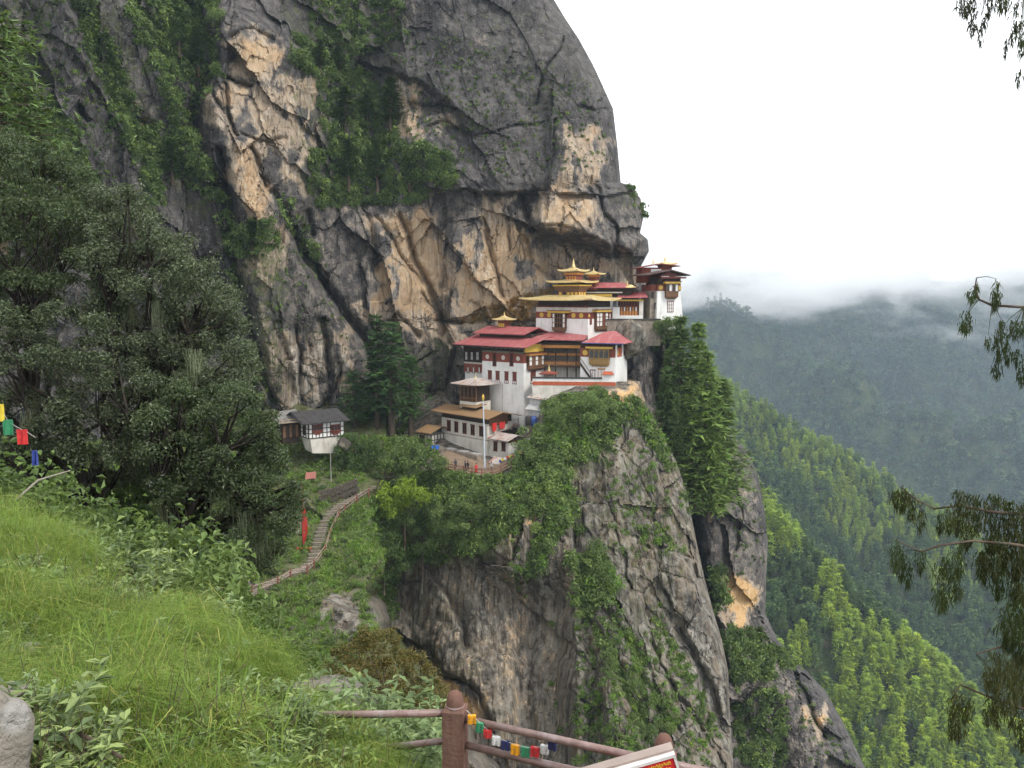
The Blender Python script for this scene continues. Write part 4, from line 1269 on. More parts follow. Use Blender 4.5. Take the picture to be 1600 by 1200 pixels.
# bright pine at the top left
for i, (px, pb, ptop, Y, lab) in enumerate([(8, 420, 20, 56, 'light green pine tree at the top left corner'), (62, 430, 140, 58, 'light green pine tree rising out of the oak thicket')]):
    b = atv(px, pb, Y); h = h_py(b, ptop)
    tv, cv = pine_parts(330 + i, h, 0.24 * h, 20, 6, 5, 7, 0.075 * h * 0.5, 0.12, 0.2, 0.6, 0.02, 0.35)
    base = np.array(b); tv = (tv[0] + base, tv[1]); cv = (cv[0] + base, cv[1])
    tree_things('pine_tree', lab, 'pine tree', base, tv, cv, BARK, L_PINE, 'light pines at the top left')

def blob_tree(seed, label, px, py, rx, ry, Y, n, rc, N, size, leaf, base_py, name='broadleaf_tree', bark=BARK, tr=0.2, group=None, dy=None):
    m = px_h(Y)
    pg = [(px + rx * math.cos(a) * (1 + 0.12 * math.sin(3 * a + seed)), py + ry * math.sin(a) * (1 + 0.10 * math.cos(4 * a + seed))) for a in np.linspace(0, 6.283, 18)[:-1]]
    return poly_tree(seed, label, pg, n, rc, N, size, Y, dy or rx * m * 0.8, (px, base_py), (px, py + ry * 0.3), tr, leaf, bark, name, 'tree', group)

blob_tree(421, 'lime green young tree standing out below the terrace', 632, 780, 48, 31, 133.5, 32, 1.5, 200, 0.42, L_LIME, 860)
blob_tree(422, 'grey green bushy tree left of the terrace fence', 628, 722, 58, 34, 141, 46, 1.7, 220, 0.38, L_SHRUB, 800)
blob_tree(423, 'dark green tree right of the half timbered house', 558, 712, 34, 30, 141, 30, 1.5, 210, 0.38, L_DARK, 780)
blob_tree(424, 'green tree below the lime green one above the dark rock wall', 660, 825, 55, 36, 136, 42, 1.6, 220, 0.38, L_SHRUB, 900)
blob_tree(425, 'leafy tree hanging over the brow of the crag under the terrace', 730, 800, 62, 42, 134, 48, 1.6, 220, 0.38, L_SHRUB, 880)
blob_tree(426, 'dark green tree in the gully left of the dark rock wall', 560, 830, 42, 40, 131, 36, 1.6, 220, 0.38, L_DARK, 900)
blob_tree(427, 'green bush of a tree on the gully edge above the rock wall', 600, 870, 36, 34, 131, 30, 1.5, 210, 0.36, L_DARK, 930)
blob_tree(428, 'leafy tree on the rock brow right of the terrace fence', 835, 700, 32, 36, 141, 28, 1.5, 210, 0.38, L_SHRUB, 760)
blob_tree(429, 'leafy tree on the rock under the white courtyard wall', 905, 640, 48, 26, 143, 34, 1.5, 210, 0.38, L_SHRUB, 690)
blob_tree(431, 'leafy tree spilling over the ledge under the white corner tower', 1050, 512, 26, 16, 162, 20, 1.4, 260, 0.30, L_SHRUB, 545)
poly_tree(430, 'olive brown evergreen tree rising from below the bank behind the railing', [(515, 1040), (545, 1000), (590, 985), (630, 1000), (662, 1030), (690, 1070), (702, 1110), (690, 1135), (560, 1130), (510, 1090)], 105, 0.36, 300, 0.075, 25, 1.9, (610, 1300), (610, 1110), 0.13, L_OLIVE, BARK, 'evergreen_tree', 'tree', dmin=11, base=ground_under(610, 25))

# ---------------------------------------------------------------- the wooded ridges
RIDGE_PINES = [pine_mesh(350 + i, L_RIDGE, 1.0, 0.24 + 0.035 * i, 13, 5, 3, 4, 0.095, 0.25, 0.08 + 0.03 * i, 0.62 + 0.08 * i, 0.02, 0.06) for i in range(4)]
RIDGE_DARK = [pine_mesh(360 + i, L_FOREST, 1.0, 0.25, 13, 5, 3, 4, 0.085, 0.25, 0.10, 0.8, 0.01) for i in range(3)]
def crown_mesh(seed, N, mat, size=0.26):
    g = np.random.default_rng(seed)
    v, f = clump(N, 0.42, size, g, 0.9)
    v[:, 2] += 0.5
    return mesh_np('crown', v, f, False, [mat])
BROAD = [crown_mesh(370 + i, 170, L_FOREST, 0.16) for i in range(3)]
FAR = [pine_mesh(380 + i, L_FAR, 1.0, 0.22, 8, 5, 1, 6, 0.19, 0.2, 0.12, 0.8, 0.0) for i in range(3)] + [crown_mesh(385 + i, 75, L_FAR, 0.26) for i in range(3)]

def spread(ridge, x0, x1, y0, y1, n, dmin, dmax, g, px0=1080, px1=1680, py1=1290):
    x = g.uniform(x0, x1, n); y = g.uniform(y0, y1, n)
    z, d = ridge.z(x, y)
    P = np.stack([x, y, z], -1)
    px, py = proj(P)
    m = (d > dmin) & (d < dmax) & (px > px0) & (px < px1) & (py < py1) & (z > VALLEY_Z + 5)
    return P[m], d[m]
P1, d1 = spread(R1, 20, 520, 200, 560, 21000, -175, 30, G)
bright = fbm(P1[:, 0] / 45, P1[:, 1] / 45, None, 501, 3) + 0.55 - np.abs(d1 + 8) / 95
light = bright > -0.05
h1 = np.where(G.random(len(P1)) < 0.25, G.uniform(4, 8, len(P1)), G.uniform(8, 14, len(P1)))
# the largest light ones are trees of their own
size_px = h1 / P1[:, 1]
PX1, PY1 = proj(P1)
infr = light & (PX1 > 1190) & (PX1 < 1600) & (PY1 < 1200) & (d1 < 12)
order = np.argsort(-np.where(infr, size_px + 0.02 * np.exp(-(d1 / 25) ** 2), 0))[:285]
sel = np.zeros(len(P1), bool); sel[order] = True
for i in order:
    o = link('pine_tree', RIDGE_PINES[i % 4])
    o.location = P1[i] - np.array([0, 0, 0.6]); o.rotation_euler = (0, 0, G.random() * 6.28)
    s = h1[i]; o.scale = (s * G.uniform(0.9, 1.4), s * G.uniform(0.9, 1.4), s)
    tag(o, 'light green pine tree on the near wooded ridge right of the crag', 'pine tree', 'pines on the near ridge')
m = light & ~sel
scatter('forest', P1[m], RIDGE_PINES + BROAD[:1], h1[m], tilt=0.03, label='light green pine wood on the crest of the near ridge', seed=11)
m = ~light
scatter('forest', P1[m], RIDGE_DARK + BROAD, h1[m] * 1.0, tilt=0.04, label='darker mixed wood on the flank of the near ridge', seed=12)
P2, d2 = spread(R2, 60, 1000, 400, 1000, 34000, -330, 30, G)
b2 = fbm(P2[:, 0] / 70, P2[:, 1] / 70, None, 502, 3) + 0.45 - np.abs(d2 + 5) / 60
m = b2 > 0
h2 = G.uniform(8, 16, len(P2))
scatter('forest', P2[m], RIDGE_PINES + BROAD[:1], h2[m], tilt=0.03, label='light green pine wood along the crest of the second ridge', seed=13)
scatter('forest', P2[~m], RIDGE_DARK + BROAD * 2, h2[~m] * 1.1, tilt=0.04, label='dark wood in the valley between the ridges', seed=14)
P3, d3 = spread(R3, -100, 1700, 1050, 2420, 62000, -1400, 60, G, 1000, 1660)
h3 = G.uniform(9, 24, len(P3)) * (1 + 0.3 * fbm(P3[:, 0] / 120, P3[:, 1] / 120, None, 503, 3))
scatter('forest', P3, FAR, h3, tilt=0.03, label='blue hazed forest on the far mountainside', seed=15)

# ---------------------------------------------------------------- air and cloud
hz = bpy.data.materials.new('haze'); hz.use_nodes = True
t = hz.node_tree; t.nodes.clear()
out = t.nodes.new('ShaderNodeOutputMaterial'); pv = t.nodes.new('ShaderNodeVolumePrincipled')
pv.inputs['Color'].default_value = (0.68, 0.84, 1.0, 1)
pv.inputs['Density'].default_value = 0.00012
pv.inputs['Anisotropy'].default_value = 0.1
t.links.new(pv.outputs[0], out.inputs['Volume'])
b = MB().box(-3300, 3300, -1700, 3300, VALLEY_Z - 2.5, 150)
tag(b.build('haze', hz), 'thin blue haze over the valley', kind='stuff')

cl = bpy.data.materials.new('cloud'); cl.use_nodes = True
t = cl.node_tree; t.nodes.clear()
out = t.nodes.new('ShaderNodeOutputMaterial'); pv = t.nodes.new('ShaderNodeVolumePrincipled')
pv.inputs['Color'].default_value = (1, 1, 1, 1)
pv.inputs['Anisotropy'].default_value = 0.2
tc = t.nodes.new('ShaderNodeTexCoord')
mp = t.nodes.new('ShaderNodeMapping'); mp.inputs['Scale'].default_value = (0.0050, 0.0040, 0.0130)
nz = t.nodes.new('ShaderNodeTexNoise'); nz.inputs['Scale'].default_value = 1.0; nz.inputs['Detail'].default_value = 5; nz.inputs['Roughness'].default_value = 0.58; nz.inputs['Distortion'].default_value = 0.5
t.links.new(tc.outputs['Object'], mp.inputs[0]); t.links.new(mp.outputs[0], nz.inputs['Vector'])
sx = t.nodes.new('ShaderNodeSeparateXYZ'); t.links.new(tc.outputs['Object'], sx.inputs[0])
def tm(op, a, b_, clamp=False):
    x = t.nodes.new('ShaderNodeMath'); x.operation = op; x.use_clamp = clamp
    for s, v in zip(x.inputs, (a, b_)):
        if isinstance(v, bpy.types.NodeSocket): t.links.new(v, s)
        else: s.default_value = v
    return x.outputs[0]
hgt = tm('MULTIPLY', sx.outputs['Z'], 1 / 85.0)                    # 0 at the cloud base, 1 at 85 m above it
f = tm('ADD', hgt, tm('MULTIPLY', tm('SUBTRACT', nz.outputs['Fac'], 0.54), 5.0))
f = tm('MULTIPLY', f, 1.0, True)
top = tm('SUBTRACT', 1.6, tm('MULTIPLY', sx.outputs['Z'], 1 / 130.0), True)      # thins out above
t.links.new(tm('MULTIPLY', tm('MULTIPLY', f, top), 0.0075), pv.inputs['Density'])
t.links.new(pv.outputs[0], out.inputs['Volume'])
b = MB().box(-200, 2000, -420, 330, -110, 330)
co = b.build('cloud', cl)
co.location = (0, 2020, -42)
tag(co, 'white cloud lying on the far mountain', kind='stuff')
# ---------------------------------------------------------------- building materials
WHITE = paint('whitewash', (0.74, 0.73, 0.70), 0.85, 0.16, 0.35, 0.15, dirt=(0.47, 0.43, 0.37))
WHITE_OLD = paint('old whitewash', (0.62, 0.585, 0.52), 0.9, 0.25, 0.6, 0.1, dirt=(0.36, 0.30, 0.22))
KEMAR = paint('red ochre band', (0.215, 0.062, 0.042), 0.85, 0.2, 1.5)
KEMAR_BRIGHT = paint('bright red band', (0.42, 0.105, 0.050), 0.85, 0.25, 1.0)
WOOD_RED = paint('red painted wood', (0.165, 0.050, 0.036), 0.7, 0.3, 2.0)
WOOD_BROWN = paint('brown carved wood', (0.175, 0.092, 0.050), 0.7, 0.35, 3.0)
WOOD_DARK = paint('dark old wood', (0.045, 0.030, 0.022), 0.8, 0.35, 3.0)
ORANGE = paint('orange painted wood', (0.50, 0.22, 0.055), 0.65, 0.2, 3.0)
GOLD_PAINT = paint('yellow painted wood', (0.60, 0.40, 0.075), 0.6, 0.2, 3.0)
PANE_WHITE = paint('white paper pane', (0.68, 0.67, 0.64), 0.6, 0.08, 2.0)
PANE_DARK = paint('dark window', (0.020, 0.018, 0.018), 0.25, 0.2, 2.0, 0.5)
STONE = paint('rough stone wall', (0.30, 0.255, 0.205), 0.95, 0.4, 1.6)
STONE_STEP = paint('stone step', (0.235, 0.20, 0.158), 0.95, 0.35, 2.5)
GREY_TIN = paint('grey tin', (0.42, 0.42, 0.41), 0.5, 0.25, 1.5, 0.4, dirt=(0.30, 0.18, 0.12))
SLATE = paint('dark slate slabs', (0.060, 0.056, 0.055), 0.85, 0.4, 1.2)
RED_CLOTH = paint('red cloth', (0.55, 0.035, 0.030), 0.85, 0.2, 3.0)
BLUE_PLASTIC = paint('blue plastic', (0.035, 0.075, 0.26), 0.4, 0.2, 2.0, 0.4)
BLUE_SHEET = paint('bright blue sheet', (0.03, 0.16, 0.58), 0.5, 0.2, 3.0)
def sheet_roof(name, a, b, axis=0, pitch=0.33, rough=0.5, rust=None):
    """corrugated or seamed sheet roof: ribs run down the slope, sheets fade unevenly"""
    k = NT(name)
    p = k.coord('Object')
    s = k.n('ShaderNodeSeparateXYZ'); k.set(s.inputs[0], p)
    u = s.outputs[axis]
    w = k.math('SINE', k.math('MULTIPLY', u, 2 * math.pi / pitch))
    sheet = k.n('ShaderNodeTexWhiteNoise', noise_dimensions='1D')
    k.set(sheet.inputs['W'], k.math('FLOOR', k.math('MULTIPLY', u, 0.9)))
    col = k.mix(k.math('ADD', k.math('MULTIPLY', sheet.outputs['Value'], 0.45), k.math('MULTIPLY', k.noise(p, 0.7, 4), 0.55)), a, b)
    if rust is not None:
        sel = 1 - axis
        col = k.mix(k.ramp(k.noise(k.mapping(p, (1.2, 0.35, 0.35) if axis == 0 else (0.35, 1.2, 0.35)), 1.2, 5, 0.65), 0.50, 0.62, 0, 0.9), col, rust)
    return k.done(k.bsdf(col, rough, 0.35, k.bump(w, 0.5, 0.03)))
RED_ROOF = sheet_roof('red sheet roof', (0.37, 0.100, 0.103), (0.25, 0.066, 0.068), 0, 0.33, 0.55, (0.36, 0.15, 0.14))
RED_ROOF_Y = sheet_roof('red sheet roof side', (0.36, 0.080, 0.080), (0.27, 0.060, 0.062), 1)
RUST_ROOF = sheet_roof('rusty sheet roof', (0.44, 0.40, 0.37), (0.36, 0.29, 0.25), 0, 0.3, 0.6, (0.26, 0.105, 0.065))
BROWN_ROOF = sheet_roof('brown plank roof', (0.255, 0.155, 0.075), (0.215, 0.130, 0.066), 0, 0.45, 0.75)
def gold_roof():
    k = NT('gilded roof')
    p = k.coord('Object')
    s = k.n('ShaderNodeSeparateXYZ'); k.set(s.inputs[0], p)
    w = k.math('SINE', k.math('MULTIPLY', k.math('ADD', s.outputs[0], s.outputs[1]), 12.0))
    col = k.mix(k.ramp(k.noise(p, 1.1, 4), 0.35, 0.65), (0.60, 0.44, 0.165), (0.72, 0.59, 0.32))
    return k.done(k.bsdf(col, 0.38, 0.5, k.bump(w, 0.25, 0.03), 0.30))
GOLD = gold_roof()

# ---------------------------------------------------------------- building kit
class Bld:
    """a building set by its nearest corner (photo pixel, depth) and the turn of its front wall; local x along the front, y inwards, z up"""
    def __init__(self, name, label, cat, px, py, Y, yaw, group=None):
        self.C = atv(px, py, Y)
        self.y = R(yaw)
        self.ex = Vector((math.cos(self.y), -math.sin(self.y), 0)); self.ey = Vector((math.sin(self.y), math.cos(self.y), 0))
        self.t = thing(name, label, cat, self.C, -self.y, group)
    def w(self, x, y, z):
        return self.C + self.ex * x + self.ey * y + Vector((0, 0, z))
    def fx(self, px, y=0, z=0):
        return t_px(self.w(0, y, z), self.ex, px)
    def fy(self, px, x=0, z=0):
        return t_px(self.w(x, 0, z), self.ey, px)
    def fz(self, py, x=0, y=0):
        return h_py(self.w(x, y, 0), py)
    def part(self, name, mb, mat, parent=None, label=None, smooth=False):
        return mb.build(name, mat, parent or self.t, smooth, label)

def fbox(m, face, u0, u1, d0, d1, z0, z1, off=0.0):
    """box on a wall: u along it, d out of it, z up; face F (front), R (right), L (left); off = where the wall plane lies"""
    if u0 > u1: u0, u1 = u1, u0
    if face == 'F': return m.box(u0, u1, off - d1, off - d0, z0, z1)
    if face == 'R': return m.box(off + d0, off + d1, u0, u1, z0, z1)
    return m.box(off - d1, off - d0, u0, u1, z0, z1)

def window(b, face, uc, w, z0, z1, off=0.0, frame=WOOD_RED, pane=PANE_DARK, sill=True, mull=1, rows=0):
    m = MB(); t = 0.10
    fbox(m, face, uc - w / 2, uc - w / 2 + t, 0, 0.10, z0, z1, off); fbox(m, face, uc + w / 2 - t, uc + w / 2, 0, 0.10, z0, z1, off)
    fbox(m, face, uc - w / 2 - 0.08, uc + w / 2 + 0.08, 0, 0.16, z1, z1 + 0.16, off)
    if sill: fbox(m, face, uc - w / 2 - 0.05, uc + w / 2 + 0.05, 0, 0.14, z0 - 0.10, z0, off)
    for i in range(mull):
        u = uc - w / 2 + w * (i + 1) / (mull + 1)
        fbox(m, face, u - 0.035, u + 0.035, 0, 0.085, z0, z1, off)
    for i in range(rows):
        z = z0 + (z1 - z0) * (i + 1) / (rows + 1)
        fbox(m, face, uc - w / 2, uc + w / 2, 0, 0.080, z - 0.035, z + 0.035, off)
    o = b.part('window', m, frame)
    m = MB(); fbox(m, face, uc - w / 2 + 0.02, uc + w / 2 - 0.02, 0.01, 0.04, z0, z1, off)
    m.build('pane', pane, o)
    return o

def bay(b, face, u0, u1, z0, z1, ncol, nrow, off=0.0, depth=0.55, wood=WOOD_BROWN, panes=(PANE_WHITE, PANE_DARK), arch=False, base=0.28, cornice=GOLD_PAINT, cw=0.5):
    """a carved projecting window: timber box, posts and rails, panes, a panelled apron with brackets under it, a painted cornice over it"""
    if u0 > u1: u0, u1 = u1, u0
    h = z1 - z0; za = z0 + h * base
    m = MB()
    fbox(m, face, u0, u1, 0, depth, z0 + 0.16, za, off)
    fbox(m, face, u0 - 0.10, u1 + 0.10, 0, depth + 0.10, za, za + 0.10, off)
    fbox(m, face, u0 - 0.08, u1 + 0.08, 0, depth + 0.08, z1 - 0.14, z1, off)
    fbox(m, face, u0, u1, 0, depth - 0.14, za, z1, off)
    for i in range(ncol + 1):
        u = u0 + (u1 - u0) * i / ncol
        fbox(m, face, max(u0, u - 0.06), min(u1, u + 0.06), 0, depth, za + 0.10, z1 - 0.14, off)
    for j in range(1, nrow):
        z = za + (z1 - za) * j / nrow
        fbox(m, face, u0, u1, 0, depth - 0.03, z - 0.05, z + 0.05, off)
    fbox(m, face, u0 + 0.15, u1 - 0.15, 0, depth * 0.72, z0 - 0.04, z0 + 0.16, off)
    fbox(m, face, u0 + 0.40, u1 - 0.40, 0, depth * 0.45, z0 - 0.24, z0 - 0.04, off)
    n = max(4, ncol * 2)
    for i in range(n):
        u = u0 + (u1 - u0) * (i + 0.5) / n
        fbox(m, face, u - 0.07, u + 0.07, depth, depth + 0.05, z0 + 0.24, za - 0.08, off)
    o = b.part('bay_window', m, wood)
    for i in range(ncol):
        a0 = u0 + (u1 - u0) * i / ncol + 0.06; a1 = u0 + (u1 - u0) * (i + 1) / ncol - 0.06
        m = MB()
        if arch:
            zz = z1 - 0.22
            pts = [(a0 + 0.03, za + 0.12), (a1 - 0.03, za + 0.12), (a1 - 0.03, zz - 0.35), ((a0 * .3 + a1 * .7), zz - 0.08), ((a0 + a1) / 2, zz), ((a0 * .7 + a1 * .3), zz - 0.08), (a0 + 0.03, zz - 0.35)]
            def q(u, z, d):
                return {'F': (u, off - d, z), 'R': (off + d, u, z), 'L': (off - d, u, z)}[face]
            d1 = depth - 0.09
            k = len(pts)
            m.add([q(u, z, d1) for u, z in pts] + [q(u, z, d1 - 0.04) for u, z in pts], [tuple(range(k)), tuple(reversed(range(k, 2 * k)))] + [(i_, (i_ + 1) % k, k + (i_ + 1) % k, k + i_) for i_ in range(k)])
        else:
            for j in range(nrow):
                lo = za + (z1 - za) * j / nrow + 0.08; hi = za + (z1 - za) * (j + 1) / nrow - 0.08
                fbox(m, face, a0, a1, depth - 0.13, depth - 0.09, lo, hi, off)
        m.build('pane', panes[i % len(panes)], o)
    if cornice is not None:
        m = MB()
        fbox(m, face, u0 - cw, u1 + cw, 0, depth + 0.30, z1 + 0.06, z1 + 0.42, off)
        c = b.part('cornice', m, cornice)
        m = MB(); fbox(m, face, u0 - cw - 0.15, u1 + cw + 0.15, 0, depth + 0.45, z1 + 0.42, z1 + 0.52, off)
        m.build('cornice_moulding', WOOD_RED, c)
    return o

def disc(b, face, uc, zc, r, mat, off=0.0):
    m = MB(); n = 16
    def q(u, z, d):
        return {'F': (u, off - d, z), 'R': (off + d, u, z), 'L': (off - d, u, z)}[face]
    pts = [(uc + r * math.cos(2 * math.pi * i / n), zc + r * math.sin(2 * math.pi * i / n)) for i in range(n)]
    m.add([q(u, z, 0.075) for u, z in pts] + [q(u, z, 0.0) for u, z in pts], [tuple(range(n)), tuple(reversed(range(n, 2 * n)))] + [(i, (i + 1) % n, n + (i + 1) % n, n + i) for i in range(n)])
    return b.part('medallion', m, mat)

def hip_mb(x0, x1, y0, y1, z, rise, inx, iny, th=0.22, up=0.0, sag=0.15):
    """hipped roof: eaves rectangle, smaller top rectangle inset by inx, iny; corners turned up"""
    m = MB(); n = 8
    def ring(k):
        a = k / 3.0
        ax, ay = inx * a, iny * a
        zz = z + th + (rise - th) * (a - sag * math.sin(math.pi * a))
        X0, X1, Y0, Y1 = x0 + ax, x1 - ax, y0 + ay, y1 - ay
        pts = []
        for (p, q) in (((X0, Y0), (X1, Y0)), ((X1, Y0), (X1, Y1)), ((X1, Y1), (X0, Y1)), ((X0, Y1), (X0, Y0))):
            for i in range(n):
                t = i / n
                lift = up * (abs(2 * t - 1) ** 4) * (1 - a) ** 2
                pts.append((p[0] + (q[0] - p[0]) * t, p[1] + (q[1] - p[1]) * t, zz + lift))
        return pts
    N = 4 * n
    rings = [[(px, py, pz - th) for px, py, pz in ring(0)]] + [ring(k) for k in range(4)]
    vs = [p for r_ in rings for p in r_]
    fs = []
    for r_ in range(len(rings) - 1):
        for i in range(N):
            i2 = (i + 1) % N
            fs.append((r_ * N + i, r_ * N + i2, (r_ + 1) * N + i2, (r_ + 1) * N + i))
    fs.append(tuple(range(4 * N, 5 * N)))
    fs.append(tuple(reversed(range(0, N))))
    return m.add(vs, fs)

def gable_mb(x0, x1, y0, y1, z, rise, th=0.2, axis='x', ridge=None, zback=None):
    """two sloping slabs meeting in a ridge that runs along axis; ridge = where it lies across; zback = height of the far eave"""
    m = MB()
    zb = z if zback is None else zback
    if axis == 'x':
        r = (y0 + y1) / 2 if ridge is None else ridge
        A0 = [(x0, y0, z), (x1, y0, z), (x1, r, z + rise), (x0, r, z + rise)]
        B0 = [(x0, r, z + rise), (x1, r, z + rise), (x1, y1, zb), (x0, y1, zb)]
    else:
        r = (x0 + x1) / 2 if ridge is None else ridge
        A0 = [(x0, y1, z), (x0, y0, z), (r, y0, z + rise), (r, y1, z + rise)]
        B0 = [(r, y1, z + rise), (r, y0, z + rise), (x1, y0, zb), (x1, y1, zb)]
    for q in (A0, B0):
        m.hexa(q + [(a, b_, c + th) for a, b_, c in q])
    return m

def slab_mb(pts, th=0.15):
    return MB().hexa([tuple(p) for p in pts] + [(p[0], p[1], p[2] + th) for p in pts])

def finial(b, x, y, z, h, name='finial'):
    r = h * 0.16
    m = MB().lathe([(r * 1.5, 0), (r * 1.5, h * 0.06), (r * 0.8, h * 0.10), (r * 1.25, h * 0.22), (r * 0.6, h * 0.34), (r * 0.9, h * 0.44), (r * 0.35, h * 0.56), (r * 0.5, h * 0.64), (r * 0.16, h * 0.74), (0.012, h)], 10, (x, y, z))
    return b.part(name, m, GOLD, smooth=True)

# ---------------------------------------------------------------- the big white block on the left
b = Bld('monastery_block', 'big white monastery block with four red shuttered windows in a row', 'monastery building', 818, 662, 155, 40, 'buildings of the cliff monastery')
L = -b.fx(754); Rr = b.fy(852); H = b.fz(543)
zb0, zb1 = b.fz(568), b.fz(553.5)
m = MB().taper(-L - 0.12, 0.12, -0.12, Rr, -6, zb0, 0.10); b.part('wall', m, WHITE)
m = MB().box(-L, 0, 0.0, Rr, zb0, zb1); b.part('red_band', m, KEMAR)
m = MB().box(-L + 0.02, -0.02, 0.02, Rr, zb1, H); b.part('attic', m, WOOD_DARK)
m = MB()
for i in range(9):
    x = -L + (L - 0.3) * (i + 0.5) / 9
    m.box(x - 0.14, x + 0.14, -0.55, 0.02, H - 0.42, H - 0.18)
m.box(-L, 0, -0.10, 0.02, zb1, zb1 + 0.35)
b.part('eave_beam', m, paint('weathered beam', (0.16, 0.15, 0.11), 0.9, 0.3))
zm = (zb0 + zb1) / 2
for px in (762, 786.5, 809.5):
    disc(b, 'F', b.fx(px), zm, 0.42, WHITE_OLD)
for px in (773.2, 799.5):
    window(b, 'F', b.fx(px), 0.95, b.fz(571.5, b.fx(px)), b.fz(552, b.fx(px)), frame=WOOD_RED, mull=2)
for px in (766, 778, 791.8, 804.3):
    x = b.fx(px)
    window(b, 'F', x, 0.92, b.fz(599 - (800 - px) * 0.09, x), b.fz(582 - (800 - px) * 0.065, x), frame=WOOD_RED, pane=WOOD_RED, mull=1)
y0, y1 = b.fy(822.5), b.fy(846)
bay(b, 'R', y0, y1, b.fz(578, 0, y0), b.fz(556, 0, y0), 5, 2, off=0.0, depth=0.7, panes=(PANE_WHITE, WOOD_BROWN), cornice=ORANGE, cw=0.35)
m = MB(); fbox(m, 'R', 0.1, b.fy(850), 0.02, 0.35, b.fz(550, 0, 2), b.fz(538, 0, 2)); b.part('gable_panel', m, GOLD_PAINT)
window(b, 'R', b.fy(832.5), 1.5, b.fz(598, 0, b.fy(832)), b.fz(580, 0, b.fy(832)), frame=WOOD_RED, pane=WOOD_RED, mull=1)
m = MB().bar((b.fx(786), -0.10, b.fz(600, b.fx(786))), (b.fx(785.5), -0.12, -0.5), 0.07); b.part('downpipe', m, GREY_TIN)
# roof: ridge along the front, rake on the right
rz = H - 0.02
xl = b.fx(708, -1.6, H); ridge_y = 6.0
rise = b.fz(526, 1.6, ridge_y) - rz
m = gable_mb(xl, 1.7, -1.7, 10.5, rz, rise, 0.16, 'x', ridge_y, rz + rise * 0.55)
b.part('roof', m, RED_ROOF)
m = MB().bar((xl, -1.72, rz - 0.06), (1.7, -1.72, rz - 0.06), 0.10, 0.22); b.part('gutter', m, WOOD_DARK)
# left wing, set back
wl = b.fx(727, 1.6, 0)
m = MB().box(wl, -L + 0.1, 1.6, Rr, -6, b.fz(583, -L, 1.6)); b.part('wing_wall', m, WHITE, label='whitewashed foot of the set back left wing')
z2, z3, z4 = b.fz(583, -L, 1.6), b.fz(570, -L, 1.6), b.fz(567, -L, 1.6)
m = MB().box(wl - 0.05, -L + 0.08, 1.45, Rr, z2, z3); b.part('wing_gallery', m, KEMAR, label='red timber storey of the set back left wing')
m = MB().box(wl - 0.1, -L + 0.08, 1.5, Rr, z3, z4); b.part('wing_string', m, WHITE_OLD)
m = MB().box(wl - 0.1, -L + 0.08, 1.3, Rr, z4, H - 0.02); b.part('wing_attic', m, WOOD_DARK, label='dark timber upper storey of the left wing')
for px in (729.5, 738, 746.8):
    x = b.fx(px, 1.3)
    window(b, 'F', x, 0.72, b.fz(562, x, 1.3), b.fz(550, x, 1.3), 1.3, WOOD_DARK, PANE_WHITE, mull=1, rows=1)
    x = b.fx(px + 2.5, 1.45)
    window(b, 'F', x, 0.55, b.fz(582, x, 1.45), b.fz(574, x, 1.45), 1.45, WOOD_BROWN, PANE_WHITE, mull=0)

# the small pavilion at its left foot
b = Bld('pavilion', 'small wooden pavilion with a grey hipped roof at the left foot of the white block', 'pavilion', 744, 640, 155, 40, 'buildings of the cliff monastery')
L = -b.fx(718.5); Rr = 4.0; H = b.fz(601)
m = MB().box(-L, 0, 0, Rr, -3, b.fz(629)); b.part('base', m, WHITE_OLD)
m = MB().box(-L + 0.25, -0.25, 0.3, Rr, b.fz(629), H); b.part('wall', m, WOOD_DARK)
m = MB()
for i in range(5):
    x = -L + 0.08 + (L - 0.16) * i / 4
    m.box(x - 0.09, x + 0.09, 0.0, 0.18, b.fz(629), H)
m.box(-L, 0, -0.03, 0.2, H - 0.55, H - 0.3); m.box(-L, 0, -0.03, 0.2, b.fz(624), b.fz(622.5))
for i in range(13):
    x = -L + 0.2 + (L - 0.4) * i / 12
    m.box(x - 0.03, x + 0.03, 0.02, 0.1, b.fz(629), b.fz(624))
b.part('post_frame', m, WOOD_BROWN)
m = hip_mb(b.fx(704.5, -1.2, H), 1.6, -1.4, Rr + 1.2, H - 0.1, b.fz(590.5, -1.5, 1.5) - H, L * 0.62, 2.4, 0.12, 0.1, 0.05); b.part('roof', m, RUST_ROOF)
finial(b, -L * 0.35, 1.4, b.fz(591, -1.5, 1.5) - 0.1, 1.0)

# roof and gold kiosk behind the big block
b = Bld('monastery_lodge', 'low red roofed lodge with a small gold kiosk on top behind the big block', 'monastery building', 780, 534, 164, 40, 'buildings of the cliff monastery')
L = -b.fx(746); H = b.fz(521)
m = MB().box(-L + 0.6, b.fx(830), 0, 6, -4, H); b.part('wall', m, WOOD_DARK)
m = gable_mb(-L, b.fx(836, 2, H), -1.4, 7, H - 0.1, b.fz(510.5, 0, 3) - H, 0.16, 'x', 3.2); b.part('roof', m, RED_ROOF)
kx, ky, kz = b.fx(787, 3, 5), 3.2, b.fz(511.5, b.fx(787, 3, 5), 3.2)
m = MB().box(kx - 0.85, kx + 0.85, ky - 0.85, ky + 0.85, kz - 0.6, b.fz(500, kx, ky)); k_ = b.part('kiosk', m, WOOD_RED)
for i in range(3):
    m = MB(); fbox(m, 'F', kx - 0.75 + i * 0.52, kx - 0.35 + i * 0.52, 0, 0.05, kz + 0.1, b.fz(505, kx, ky), ky - 0.85); m.build('panel', GOLD_PAINT, k_)
m = hip_mb(kx - 1.75, kx + 1.75, ky - 1.75, ky + 1.75, b.fz(500, kx, ky), 0.95, 1.7, 1.7, 0.12, 0.15, 0.2); b.part('kiosk_roof', m, GOLD)
finial(b, kx, ky, b.fz(500, kx, ky) + 0.85, 0.9)

